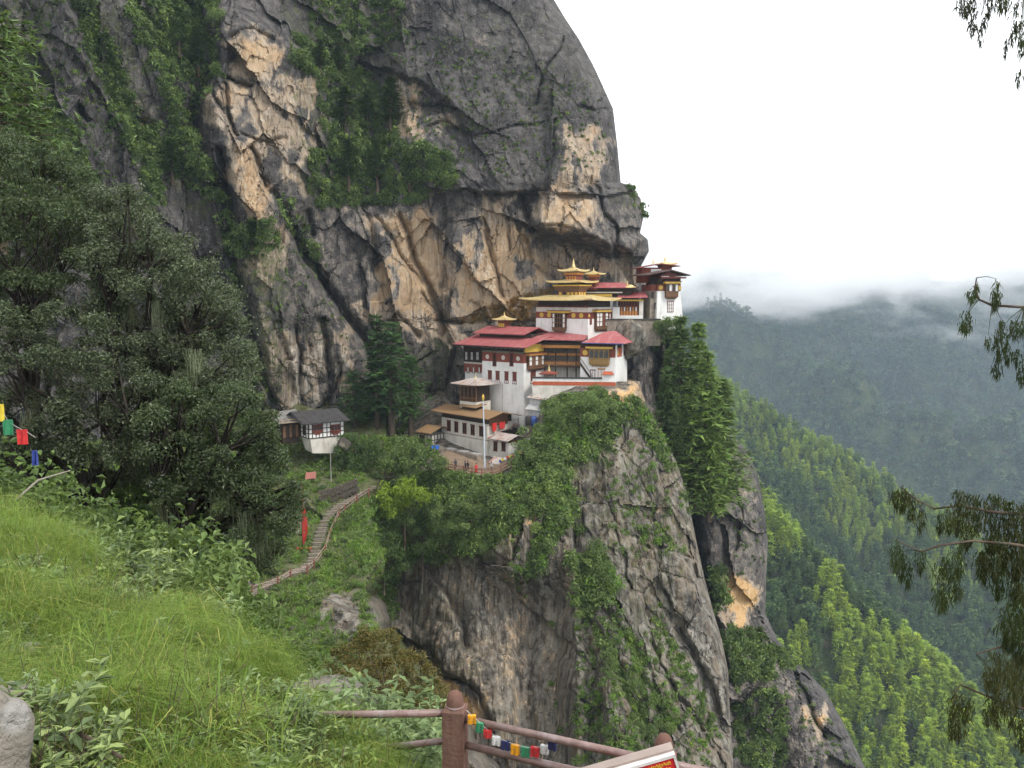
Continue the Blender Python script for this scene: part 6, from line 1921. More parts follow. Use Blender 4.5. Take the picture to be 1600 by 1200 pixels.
for nm, lab, px, py, Y, yaw, wx_, wy_, h_, roof in (('tin_shed', 'little tin shed with a rusty roof against the right foot of the white block', 827, 634, 151, 20, 3.0, 2.6, 1.5, RUST_ROOF),
                                                  ('tin_shed', 'little pale tin shed below the rusty roofed one beside the blue water barrels', 824, 652, 149, 14, 3.1, 2.4, 1.5, GREY_TIN)):
    b = Bld(nm, lab, 'shed', px, py, Y, yaw, 'tin sheds at the foot of the white block')
    m = MB().box(0, wx_, 0, wy_, -1.5, h_); b.part('wall', m, GREY_TIN)
    m = slab_mb([(-0.3, -0.5, h_), (wx_ + 0.3, -0.5, h_ - 0.35), (wx_ + 0.3, wy_, h_ + 0.2), (-0.3, wy_, h_ + 0.55)], 0.07); b.part('roof', m, roof)
for i, (px, py, col, lab) in enumerate([(826, 659, SLATE, 'black water barrel left of the blue one by the tin sheds'), (834, 660, BLUE_PLASTIC, 'blue water barrel under the lower tin shed')]):
    o = MB().lathe([(0.0, -0.6), (0.55, -0.6), (0.60, -0.1), (0.62, 0.4), (0.60, 0.85), (0.45, 1.05), (0.2, 1.12), (0.0, 1.12)], 14).build('water_barrel', col, None, True)
    o.location = atv(px, py, 148); tag(o, lab, 'barrel', 'water barrels')
b = Bld('wall_stub', 'small white capped wall stub at the right end of the terrace', 'wall', 826, 689, 147, 30)
m = MB().box(0, 1.1, 0, 1.0, -2.5, 0.3); b.part('wall', m, WHITE); m = MB().box(-0.2, 1.3, -0.2, 1.2, 0.3, 0.42); b.part('cap', m, GREY_TIN)
b = Bld('flat_hut', 'low hut with a slanting tin lid on the grass at the foot of the flagpole', 'hut', 778, 727, 143.5, 30)
m = MB().box(-1.6, 0, 0, 1.6, -1, 0.35); b.part('wall', m, STONE); m = slab_mb([(-1.8, -0.2, 0.25), (0.3, -0.2, 0.15), (0.3, 1.7, 0.95), (-1.8, 1.7, 1.05)], 0.08); b.part('lid', m, RUST_ROOF)
m = cloth_mb((0, 0, 0), (1, 0.3, 0), 1.5, 1.1, G, 0.2)
o = m.build('blue_sheet', BLUE_SHEET); o.location = atv(680, 696, 153); tag(o, 'bright blue plastic sheet beside the small shed', 'sheet')

# terrace ground: trodden earth patch
pts = [(682, 728), (690, 712), (700, 704), (745, 716), (760, 722), (800, 722), (803, 728), (785, 738), (768, 744), (748, 744), (720, 739)]
P = at(np.array([p[0] for p in pts], float), np.array([p[1] for p in pts], float), B.depth(np.array([p[0] for p in pts], float), np.array([p[1] for p in pts], float)) - 0.2)
cen = P.mean(0); ring = np.concatenate([P, [cen]])
ring[:, 2] += 0.12
n = len(P)
me = bpy.data.meshes.new('path'); me.from_pydata([tuple(p) for p in ring], [], [(i, (i + 1) % n, n) for i in range(n)]); me.materials.append(M_EARTH)
tag(link('path', me), 'trodden earth of the terrace', kind='structure')

# terrace fence
posts = [(690, 730), (700.5, 733), (711, 736), (724, 738.5), (737.6, 741), (752.8, 743), (768.6, 743.6), (782.4, 738.5), (803, 726.5)]
FENCE = paint('weathered red brown wood', (0.205, 0.088, 0.060), 0.85, 0.3, 3.0)
pp = [atv(px, py, float(B.depth(px, py)) - 0.9) for px, py in posts]
t = thing('terrace_fence', 'red brown wooden fence along the edge of the monastery terrace', 'fence', pp[0])
for p in pp:
    q = p - pp[0]; MB().taper(q.x - 0.12, q.x + 0.12, q.y - 0.12, q.y + 0.12, q.z - 0.9, q.z + 1.25, 0.03).build('post', FENCE, t)
for p, q in zip(pp[:-1], pp[1:]):
    for h_ in (0.45, 0.95):
        MB().bar(p - pp[0] + Vector((0, 0, h_)), q - pp[0] + Vector((0, 0, h_)), 0.10, 0.11).build('rail', FENCE, t)

# flagpole
c = atv(757.5, 731, 142.5)
t = thing('flagpole', 'tall pale flagpole with a yellow tip in front of the dormitory', 'flagpole', c)
h_ = h_py(c, 617)
MB().tube([(0, 0, -1), (-0.1, 0, h_ * 0.5), (-0.25, 0, h_ - 1)], [0.16, 0.13, 0.08], 8).build('pole', paint('pale blue painted pole', (0.52, 0.56, 0.62), 0.5, 0.15), t)
MB().lathe([(0.0, 0), (0.16, 0.05), (0.22, 0.45), (0.20, 0.8), (0.05, 1.1), (0.0, 1.15)], 10, (-0.25, 0, h_ - 1.0)).build('tip', GOLD_PAINT, t, True)
MB().box(-0.45, 0.45, -0.45, 0.45, -1, 0.1).build('base', STONE, t)

# ---------------------------------------------------------------- prayer flags
FLAG = {n_: paint(n_ + ' flag cloth', c_, 0.85, 0.2, 6.0) for n_, c_ in (('blue', (0.045, 0.075, 0.30)), ('white', (0.74, 0.74, 0.72)), ('red', (0.62, 0.045, 0.045)), ('green', (0.05, 0.27, 0.13)), ('yellow', (0.72, 0.56, 0.06)), ('orange', (0.80, 0.36, 0.02)), ('dark blue', (0.03, 0.035, 0.115)))}
CORD = paint('pale cord', (0.55, 0.53, 0.48), 0.9, 0.2)
def flag_string(name, label, pts, cols, w, h, g, rad=0.012, group=None):
    """a cord through world points with flags hung along it"""
    pts = [Vector(p) for p in pts]
    o0 = pts[0]
    t = thing(name, label, 'prayer flags', o0, 0, group)
    MB().tube([p - o0 for p in pts], rad, 5).build('cord', CORD, t)
    ln = [0]
    for a, c in zip(pts[:-1], pts[1:]): ln.append(ln[-1] + (c - a).length)
    for i, c_ in enumerate(cols):
        s = ln[-1] * (i + 0.7) / (len(cols) + 0.6)
        j = max(k for k in range(len(ln) - 1) if ln[k] <= s)
        f_ = (s - ln[j]) / (ln[j + 1] - ln[j])
        p = pts[j].lerp(pts[j + 1], f_); d = (pts[j + 1] - pts[j]).normalized()
        cloth_mb(p - o0, (d.x, d.y, 0), w, h * g.uniform(0.85, 1.1), g, 0.10 * w, 6, 5).build('flag', FLAG[c_], t, label=c_ + ' flag')
    return t
pz = [atv(px, py, 142.5 - 0.02 * (px - 782)) for px, py in ((779, 720), (788, 715), (797, 711), (806, 708), (816, 703))]
flag_string('prayer_flags', 'short string of small coloured prayer flags over the right end of the terrace fence', pz, ['blue', 'yellow', 'white', 'red', 'yellow', 'red', 'white', 'blue', 'yellow'], 0.42, 0.42, G, 0.02)

# ---------------------------------------------------------------- house by the stairs
b = Bld('timbered_house', 'small half timbered white house with dark slab roofs under the cliff left of the monastery', 'house', 482.5, 686, 140, -36)
L = b.fx(538); Rr = 3.2; H = b.fz(662)
m = MB().box(0, L, 0, Rr + 3, 0, H); b.part('wall', m, WHITE)
m = MB()
for px in (482.9, 488.2, 504.5, 511, 516.5, 532, 537.6):
    x = b.fx(px); m.box(x - 0.07, x + 0.07, -0.06, 0, 0, H)
for px in (494, 499, 522, 527):
    x = b.fx(px); m.box(x - 0.06, x + 0.06, -0.06, 0, 0, b.fz(677.5))
for z in (0.05, b.fz(678), b.fz(671), H - 0.07):
    m.box(0, L, -0.075, 0, z - 0.07, z + 0.07); m.box(-0.075, 0, -0.06, Rr, z - 0.07, z + 0.07)
for i in range(4):
    y = 0.03 + Rr * i / 3; m.box(-0.065, 0, y - 0.07, y + 0.07, 0, H)
b.part('timber_frame', m, WOOD_DARK)
for pa_, pb_ in ((488.8, 504), (517, 531.5)):
    u0, u1 = b.fx(pa_), b.fx(pb_)
    bay(b, 'F', u0, u1, b.fz(677, (u0 + u1) / 2), b.fz(663, (u0 + u1) / 2), 3, 1, depth=0.22, wood=WOOD_RED, panes=(PANE_DARK,), arch=True, base=0.3, cornice=None)
window(b, 'L', 1.6, 1.2, 0.6, H - 0.5, off=-0.07, frame=WOOD_DARK)
xa, xb = b.fx(491), b.fx(533)
m = MB().hexa([(xa - 0.3, 0.1, -2.5), (xb - 0.3, 0.1, -3.0), (xb - 0.3, 4, -2.6), (xa, 4, -2.4), (0.25, 0.05, -0.02), (L - 0.1, 0.05, -0.02), (L - 0.1, 4, -0.02), (0.25, 4, -0.02)]); b.part('plinth', m, WHITE_OLD, label='rough whitewashed stone plinth')
ze = b.fz(661)
m = gable_mb(-1.6, L + 0.6, -1.3, 7.5, ze - 0.1, 1.5, 0.14, 'x', 4.0); b.part('roof', m, SLATE)
for i in range(7):
    x = -1.5 + (L + 1.9) * (i + 0.5) / 7
    for j in range(3):
        s_ = (L + 1.9) / 7 * 0.98
        slab_mb([(x - s_ / 2, -1.36 + j * 1.7, ze + 0.06 + j * 0.48), (x + s_ / 2, -1.36 + j * 1.7, ze + 0.06 + j * 0.48), (x + s_ / 2, 0.45 + j * 1.7, ze + 0.58 + j * 0.48), (x - s_ / 2, 0.45 + j * 1.7, ze + 0.58 + j * 0.48)], 0.05).build('roof_slab', SLATE, b.t)
# its lean-to on the left
m = MB().box(-3.2, -0.1, 3.4, 6.8, -1, H - 0.3); b.part('lean_to_wall', m, WOOD_DARK, label='dark boarded lean to left of the house')
for i in range(6):
    x = -3.1 + i * 0.55
    MB().box(x, x + 0.42, 3.32, 3.40, 0.0, H - 0.5).build('board', WOOD_DARK if i % 2 else WOOD_BROWN, b.t)
m = slab_mb([(-4.2, 2.6, H - 0.1), (0.2, 2.2, H + 0.15), (0.8, 7.5, H + 1.5), (-3.6, 7.5, H + 1.2)], 0.10); b.part('lean_to_roof', m, paint('grey roof boards', (0.22, 0.205, 0.19), 0.85, 0.35, 1.5), label='weathered grey boards of the lean to roof')
m = MB().bar((-4.0, 2.5, H + 0.12), (1.6, 0.9, H + 0.3), 0.14); m.bar((-3.9, 3.4, H + 0.4), (1.2, 2.0, H + 0.62), 0.12); b.part('roof_pole', m, paint('pale roof pole', (0.36, 0.26, 0.17), 0.9, 0.3))

# small red roofed shelter on the hillside
c = Vector(CS.point(486, 752).tolist())
t = thing('small_shelter', 'tiny shelter with a red sheet roof on the hillside above the red banner', 'shelter', c + Vector((0, 0, 0)))
MB().box(-0.6, 0.6, -0.3, 0.9, -0.6, 0.6).build('wall', STONE, t)
slab_mb([(-0.75, -0.8, 0.45), (0.95, -0.8, 0.62), (0.65, 0.9, 1.35), (-1.0, 0.9, 1.2)], 0.06).build('roof', sheet_roof('faded red sheet', (0.32, 0.13, 0.10), (0.24, 0.095, 0.075)), t)

# red banner on its pole, with a red bench at its foot
c = Vector(CS.point(475, 860).tolist()) + Vector((0, -0.8, 0))
h_ = h_py(c, 748)
t = thing('prayer_banner', 'tall narrow red prayer banner on a pole beside the stairs', 'banner', c)
MB().tube([(0, 0, -0.6), (0.0, 0, h_ * 0.5), (t_px(c + Vector((0, 0, h_)), (1, 0, 0), 470.5), 0, h_)], [0.06, 0.05, 0.03], 6).build('pole', WOOD_DARK, t)
m = MB(); top = h_ * 0.93
vs, fs = [], []
k = 14
for j in range(k + 1):
    a = j / k; z = top - (top - h_ * 0.12) * a
    xo = t_px(c + Vector((0, 0, h_)), (1, 0, 0), 470.5) * z / h_
    w_ = (0.08 + 0.62 * sstep(0, 0.75, np.array(a)).item()) * (1 if a < 0.8 else 1 - (a - 0.8) * 3.6)
    for i in range(5):
        s_ = i / 4
        vs.append((xo + 0.03 + w_ * s_, 0.07 * math.sin(s_ * 4 + a * 7) * (0.3 + s_), z - 0.2 * s_))
off = len(vs)
vs += [(x, y + 0.02, z) for x, y, z in vs]
for j in range(k):
    for i in range(4):
        a = j * 5 + i
        fs += [(a, a + 5, a + 6, a + 1), (off + a, off + a + 1, off + a + 6, off + a + 5)]
m.add(vs, fs).build('cloth', paint('scarlet banner cloth', (0.36, 0.035, 0.025), 0.85, 0.2, 2.0), t)
c = Vector(CS.point(476, 861).tolist())
t = thing('red_bench', 'low red painted bench at the foot of the red banner', 'bench', c)
MB().box(-1.0, 0.9, -0.3, 0.25, 0.35, 0.48).build('seat', KEMAR_BRIGHT, t)
for x in (-0.85, 0.75):
    MB().box(x - 0.08, x + 0.08, -0.25, 0.2, -0.4, 0.35).build('leg', KEMAR_BRIGHT, t)

# pole below the house, retaining wall beside the upper stairs
c = atv(517.5, 756, float(CS.depth(517.5, 752)) - 0.4)
t = thing('thin_pole', 'thin pale pole below the half timbered house', 'pole', c)
MB().tube([(0, 0, -0.6), (0, 0, h_py(c, 697))], [0.06, 0.035], 6).build('shaft', paint('bleached pole', (0.42, 0.40, 0.35), 0.9), t)
wp = [(503, 786), (520, 782), (540, 775), (558, 767)]
t = thing('retaining_wall', 'dark dry stone retaining wall above the upper stairs', 'wall', CS.point(503, 786).tolist())
o0 = Vector(CS.point(503, 786).tolist())
stone_mesh = []
for i in range(5):
    g = np.random.default_rng(600 + i)
    bm_ = MB().box(-0.5, 0.5, -0.5, 0.5, -0.5, 0.5)
    bm_.v = [tuple(np.array(p) + g.normal(size=3) * 0.09) for p in bm_.v]
    stone_mesh.append(bm_.mesh('stone', paint('dark wall stone', (0.105, 0.088, 0.068), 0.95, 0.4, 4.0) if i == 0 else stone_mesh[0].materials[0]))
pw = [Vector(CS.point(px, py).tolist()) - o0 + Vector((0, -0.5, 0)) for px, py in wp]
for i in range(20):
    s = i / 19 * 2.999; j = int(s); q = pw[j].lerp(pw[j + 1], s - j)
    for r_ in range(5):
        o = link('stone', stone_mesh[(i + r_ * 2) % 5], t)
        o.location = q + Vector((G.normal() * 0.05 + (0.15 if r_ % 2 else -0.1), G.normal() * 0.06, 0.1 + r_ * 0.42))
        o.scale = (0.40 * G.uniform(0.85, 1.2), 0.5, 0.42)

# ---------------------------------------------------------------- stone stairs with their railing
STEP = []
for i in range(3):
    g = np.random.default_rng(610 + i)
    bm_ = MB().box(-0.5, 0.5, -0.5, 0.5, -0.5, 0.5); bm_.v = [tuple(np.array(p) + g.normal(size=3) * 0.05) for p in bm_.v]
    STEP.append(bm_.mesh('step', STONE_STEP))
sp_ = np.array(STAIR, float); dd = np.r_[0, np.cumsum(np.hypot(*np.diff(sp_, axis=0).T))]
n = 46
s = np.linspace(0, dd[-1] * 0.93, n)
qx, qy = np.interp(s, dd, sp_[:, 0]), np.interp(s, dd, sp_[:, 1])
Q = CS.point(qx, qy)
for _ in range(6): Q[1:-1] = (Q[:-2] + 2 * Q[1:-1] + Q[2:]) / 4
qx, qy = proj(Q)
o0 = Vector(Q[0].tolist())
t = thing('stone_stairs', 'winding flight of pale stone stairs climbing the green hillside', 'stairs', o0)
for i in range(n):
    o = link('step', STEP[i % 3], t)
    d = Q[min(i + 1, n - 1)] - Q[max(i - 1, 0)]
    o.location = Vector(Q[i].tolist()) - o0 + Vector((0, -0.25, 0.10))
    wide = np.interp(qy[i], [760, 800, 850, 900, 935], [1.2, 1.4, 1.5, 1.2, 1.1])
    o.scale = (wide * G.uniform(0.9, 1.08), 0.40, 0.34)
    o.rotation_euler = (0, 0, G.normal() * 0.05 + float(np.interp(qy[i], [780, 880, 935], [0.0, 0.1, 0.5])))
rp = [(393, 927), (433, 914), (452.5, 901), (479, 895), (489, 886), (507, 862), (514, 838), (520, 825), (528, 806), (538, 798), (556, 783), (575, 771)]
RP = [Vector(CS.point(px, py).tolist()) + Vector((0.25, -0.55, 0.0)) for px, py in rp]
t = thing('stair_railing', 'brown railing along the right side of the stone stairs', 'railing', RP[0])
for p in RP:
    q = p - RP[0]; MB().box(q.x - 0.10, q.x + 0.10, q.y - 0.10, q.y + 0.10, q.z - 0.6, q.z + 1.15).build('post', FENCE, t)
for p, q in zip(RP[:-1], RP[1:]):
    for h_ in (0.5, 0.98):
        MB().tube([p - RP[0] + Vector((0, 0, h_)), q - RP[0] + Vector((0, 0, h_))], 0.045, 6).build('rail', paint('worn rail', (0.34, 0.24, 0.19), 0.8, 0.3) if 'worn rail' not in bpy.data.materials else bpy.data.materials['worn rail'], t)

# ---------------------------------------------------------------- boulders
def boulder(name, label, c, rx, ry, rz, seed, mat, rot=0.0, flat=0.0, cat='rock', sub=4, amp=0.22):
    bm = bmesh.new(); bmesh.ops.create_icosphere(bm, subdivisions=sub, radius=1.0)
    P = np.array([v_.co[:] for v_ in bm.verts])
    d = P.copy()
    g = np.random.default_rng(seed)
    r_ = np.ones(len(P))
    for _ in range(14):                                    # planes that chop the ball into facets
        n_ = unit(g.normal(size=3)); lim = g.uniform(0.62, 0.95)
        pr_ = d @ n_
        r_ = np.minimum(r_, np.where(pr_ > 1e-3, lim / np.maximum(pr_, 1e-3), 9))
    r_ *= 1 + amp * 0.35 * fbm(d[:, 0] * 2.2, d[:, 1] * 2.2, d[:, 2] * 2.2, seed, 4)
    P = d * r_[:, None] * np.array([rx, ry, rz])
    if flat: P[:, 2] = np.minimum(P[:, 2], rz * flat)
    for v_, p in zip(bm.verts, P): v_.co = p
    me = bpy.data.meshes.new(name); bm.to_mesh(me); bm.free()
    ca = me.color_attributes.new('rock', 'FLOAT_COLOR', 'POINT')
    ca.data.foreach_set('color', np.tile(np.array([0.0, 0.1, 0.15, 1.0], np.float32), len(me.vertices)))
    me.polygons.foreach_set('use_smooth', np.ones(len(me.polygons), bool))
    me.materials.append(mat)
    o = link(name, me); o.location = c; o.rotation_euler = (0, 0, rot)
    return tag(o, label, cat)
boulder('boulder', 'big grey slab of rock jutting out right of the monastery house', atv(984, 530, 158), 2.9, 4.5, 3.9, 701, M_ROCK_LOW, 0.4)
boulder('boulder', 'grey boulder under the right end of the half timbered house', atv(537, 696, 139.5), 1.3, 1.5, 1.3, 702, M_ROCK_LOW)
boulder('boulder', 'grey boulder in the bushes left of the half timbered house', atv(421, 656, 142), 1.6, 1.6, 1.9, 703, M_ROCK_LOW)
boulder('boulder', 'loose dark block wedged in the crag face', atv(868, 820, float(B.depth(868, 820))), 1.6, 1.2, 1.5, 704, M_ROCK_LOW)
# ledge wall under the prayer hall
b = Bld('ledge_wall', 'mossy stone ledge wall carrying the prayer hall and the tower', 'wall', 1030, 520, 163.5, 3)
m = MB().box(b.fx(948), b.fx(1032), 0, 6, -2.5, b.fz(500)); b.part('wall', m, STONE)
m = MB().box(b.fx(947), b.fx(1033), -0.2, 6.2, b.fz(500), b.fz(498.5)); b.part('coping', m, SLATE)

# ---------------------------------------------------------------- people on the terrace
def person_mesh(seed, top, legs, stride=0.10, arm=0.1):
    """a standing figure grown from a skeleton"""
    me = bpy.data.meshes.new('person')
    J = {'pel': (0, 0, 0.95), 'wai': (0, 0, 1.1), 'che': (0, 0.01, 1.34), 'nec': (0, 0, 1.49), 'hea': (0, -0.01, 1.58), 'crn': (0, 0, 1.71)}
    rad = {'pel': .15, 'wai': .13, 'che': .155, 'nec': .055, 'hea': .095, 'crn': .075}
    E = [('pel', 'wai'), ('wai', 'che'), ('che', 'nec'), ('nec', 'hea'), ('hea', 'crn')]
    for s_, sg in (('l', -1), ('r', 1)):
        J.update({'sh' + s_: (0.19 * sg, 0.01, 1.40), 'el' + s_: (0.25 * sg, 0.03, 1.13), 'wr' + s_: (0.22 * sg, -arm, 0.90), 'ha' + s_: (0.21 * sg, -arm - 0.04, 0.81),
                  'hi' + s_: (0.09 * sg, 0, 0.90), 'kn' + s_: (0.10 * sg, -0.03 + stride * sg * .4, 0.50), 'an' + s_: (0.10 * sg, 0.02 + stride * sg, 0.09), 'to' + s_: (0.11 * sg, -0.15 + stride * sg, 0.04)})
        rad.update({'sh' + s_: .065, 'el' + s_: .045, 'wr' + s_: .034, 'ha' + s_: .04, 'hi' + s_: .095, 'kn' + s_: .062, 'an' + s_: .045, 'to' + s_: .04})
        E += [('che', 'sh' + s_), ('sh' + s_, 'el' + s_), ('el' + s_, 'wr' + s_), ('wr' + s_, 'ha' + s_), ('pel', 'hi' + s_), ('hi' + s_, 'kn' + s_), ('kn' + s_, 'an' + s_), ('an' + s_, 'to' + s_)]
    ks = list(J)
    me.from_pydata([J[k_] for k_ in ks], [(ks.index(a), ks.index(c_)) for a, c_ in E], [])
    o = bpy.data.objects.new('person_source', me); COL.objects.link(o)
    md = o.modifiers.new('skin', 'SKIN')
    for i, k_ in enumerate(ks):
        me.skin_vertices[0].data[i].radius = (rad[k_], rad[k_])
    me.skin_vertices[0].data[0].use_root = True
    sb = o.modifiers.new('sub', 'SUBSURF'); sb.levels = 2; sb.render_levels = 2
    dg = bpy.context.evaluated_depsgraph_get()
    res = bpy.data.meshes.new_from_object(o.evaluated_get(dg))
    bpy.data.objects.remove(o)
    res.materials.clear()
    for m_ in (paint('skin', (0.36, 0.21, 0.14), 0.6, 0.1) if 'skin' not in bpy.data.materials else bpy.data.materials['skin'], top, legs): res.materials.append(m_)
    for p in res.polygons:
        z = p.center.z
        p.material_index = 0 if (z > 1.47 or (z < 0.88 and abs(p.center.x) > 0.17)) else (1 if z > 0.93 else 2)
        p.use_smooth = True
    return res
HAIR = paint('black hair', (0.015, 0.012, 0.011), 0.6)
navy = paint('dark blue jacket', (0.03, 0.038, 0.07), 0.8); black = paint('dark trousers', (0.025, 0.024, 0.026), 0.8); pale_top = paint('pale shirt', (0.48, 0.47, 0.45), 0.8); maroon = paint('maroon robe cloth', (0.42, 0.03, 0.03), 0.85)
for i, (px, py, top, legs, rz_, lab) in enumerate([(712, 733.5, navy, black, 0.4, 'person in a dark jacket leaning by the left part of the terrace fence'), (727, 735.5, navy, black, 2.0, 'person in dark clothes at the middle of the terrace fence'),
                                                  (731, 736, black, navy, -0.6, 'person in black standing close beside another by the fence'), (744, 740, RED_CLOTH, maroon, 0.2, 'person in a bright red robe at the terrace fence'), (768, 737.5, pale_top, black, 1.0, 'person in a pale shirt at the right part of the terrace')]):
    Yp = float(B.depth(px, py)) - 0.15
    t = thing('person', lab, 'person', atv(px, py, Yp), rz_, 'people on the terrace')
    link('body', person_mesh(i, top, legs, 0.1 + 0.03 * i, 0.08 + 0.05 * i), t)
    MB().lathe([(0.0, 1.79), (0.06, 1.785), (0.10, 1.74), (0.112, 1.67), (0.105, 1.61), (0.09, 1.60)], 12, (0, 0.02, 0)).build('hair', HAIR, t, True)
    if i == 3:
        MB().lathe([(0.17, 1.0), (0.20, 0.8), (0.24, 0.4), (0.27, 0.12), (0.25, 0.12)], 14).build('robe_skirt', maroon, t, True)
# ---------------------------------------------------------------- the grassy bank: grass, herbs, shrubs, stones
def slope_at(px, py):
    """points on the plain of the bank seen at photo pixels"""
    u = (np.asarray(px, float) - 800) / FPX; v = (600 - np.asarray(py, float)) / FPX
    dy = CP + v * SP; dz = -SP + v * CP
    a = u / dy; w = dz / dy
    y = -1.95 / (w + 0.223 * a + 0.279)
    x = a * y
    return x, y
def drop(x, y):
    return np.stack([x, y, slope_z(x, y)], -1)

TUFTS = [grass_mesh(800 + i, 64, 0.33, 0.0020, L_GRASS, 0.24, 0.95) for i in range(4)]
BROADGRASS = [grass_mesh(810 + i, 16, 0.36, 0.0045, L_GRASS, 0.2, 1.05) for i in range(2)]
DRY = [grass_mesh(815 + i, 36, 0.24, 0.0020, leaf_material('dry grass', (0.20, 0.135, 0.06), (0.32, 0.24, 0.11), (0.17, 0.17, 0.05), 0.7, 0.1, 0.25), 0.2, 1.2) for i in range(2)]
BANK = [(0, 790), (60, 800), (130, 845), (210, 890), (300, 950), (400, 1012), (480, 1085), (560, 1140), (620, 1200), (620, 1300), (-160, 1300), (-160, 760)]
def herb_mesh(seed, n, size, mat, stems=9, h=0.42):
    """a leafy herb: several stems with whorls of narrow leaves"""
    g = np.random.default_rng(seed)
    parts = []
    for s in range(stems):
        a = g.random() * 6.283; b_ = 0.35 + 0.5 * g.random()
        hh = h * (0.6 + 0.5 * g.random())
        zs = np.linspace(0.15, 1, n // stems)
        c = np.stack([np.cos(a) * b_ * hh * zs ** 1.4, np.sin(a) * b_ * hh * zs ** 1.4, hh * zs], 1)
        c = np.repeat(c, 3, 0)
        d = unit(g.normal(size=c.shape) * np.array([1, 1, 0.35]) + np.array([0, 0, 0.25]))
        L = size * (0.7 + 0.6 * g.random((len(c), 1)))
        sd = unit(np.cross(d, np.array([0, 0, 1.0]) + 0.3 * g.normal(size=c.shape)))
        v = np.stack([c, c + d * L * 0.55 + sd * L * 0.16, c + d * L - np.array([0, 0, 0.18]) * L, c + d * L * 0.55 - sd * L * 0.16], 1).reshape(-1, 3)
        i = np.arange(len(c))[:, None] * 4
        parts.append((v, np.concatenate([i + [[0, 1, 2]], i + [[0, 2, 3]]], 0)))
        parts.append(tube_vf([(0, 0, -0.05), tuple(c[len(c) // 2]), tuple(c[-1])], [0.006, 0.004, 0.002], 3))
    v, f = join_vf(parts)
    return mesh_np('herb', v, f, False, [mat])
SAGE = [herb_mesh(820 + i, 220, 0.105, L_SAGE, 14, 0.5) for i in range(3)]
HERB = [herb_mesh(830 + i, 60, 0.055, L_SAGE if i == 0 else L_SHRUB, 6, 0.22) for i in range(3)]

def bank_points(n, g, dens=None):
    p = in_polys(n, [BANK], g)
    x, y = slope_at(p[:, 0], p[:, 1])
    # some go over the brow
    k = g.random(n) < 0.10
    y = np.where(k, y + g.exponential(0.8, n), y)
    m = (y > 1.2) & (y < 24)
    x, y = x[m], y[m]
    if dens is not None:
        m = g.random(len(x)) < dens(x, y); x, y = x[m], y[m]
    return x, y
bare = lambda x, y: sstep(-0.02, 0.22, fbm(x / 1.2, y / 1.2, None, 851, 4))           # bare earthy spots
x, y = bank_points(17000, G, lambda x, y: (1 - 0.93 * bare(x, y)) * np.where(x > -1.5, 0.45, 1.0))
s = (0.75 + 0.5 * G.random(len(x))) * np.interp(y, [2, 6, 16], [0.75, 0.95, 1.5]) * np.clip(1 + 0.8 * fbm(x / 0.7, y / 0.7, None, 852, 3), 0.45, 1.4) * np.where(x > -2.3, 0.72, 1.0)
scatter('grass', drop(x, y), TUFTS, s, tilt=0.22, label='long green grass covering the bank in front', seed=31)
x, y = bank_points(2600, G, lambda x, y: 0.25 + 0.75 * bare(x + 0.2, y))
scatter('dry_grass', drop(x, y), DRY, np.interp(y, [2, 6, 16], [0.6, 0.85, 1.2]) * (0.7 + 0.5 * G.random(len(x))), tilt=0.3, label='dry brownish grass between the green on the bank', seed=32)
x, y = bank_points(1500, G)
scatter('herbs', drop(x, y), HERB, np.interp(y, [2, 6, 16], [0.6, 0.9, 1.6]) * (0.6 + 0.7 * G.random(len(x))), tilt=0.25, label='small leafy herbs among the grass of the bank', seed=33)
x, y = bank_points(900, G, lambda x, y: sstep(-0.1, 0.5, fbm(x / 1.6, y / 1.6, None, 853, 3)) * (x < -1.6))
scatter('grass', drop(x, y), BROADGRASS, np.interp(y, [2, 6, 16], [0.8, 1.05, 1.5]) * (0.8 + 0.7 * G.random(len(x))), tilt=0.25, label='coarse broad bladed grass arching over the bank', seed=34)

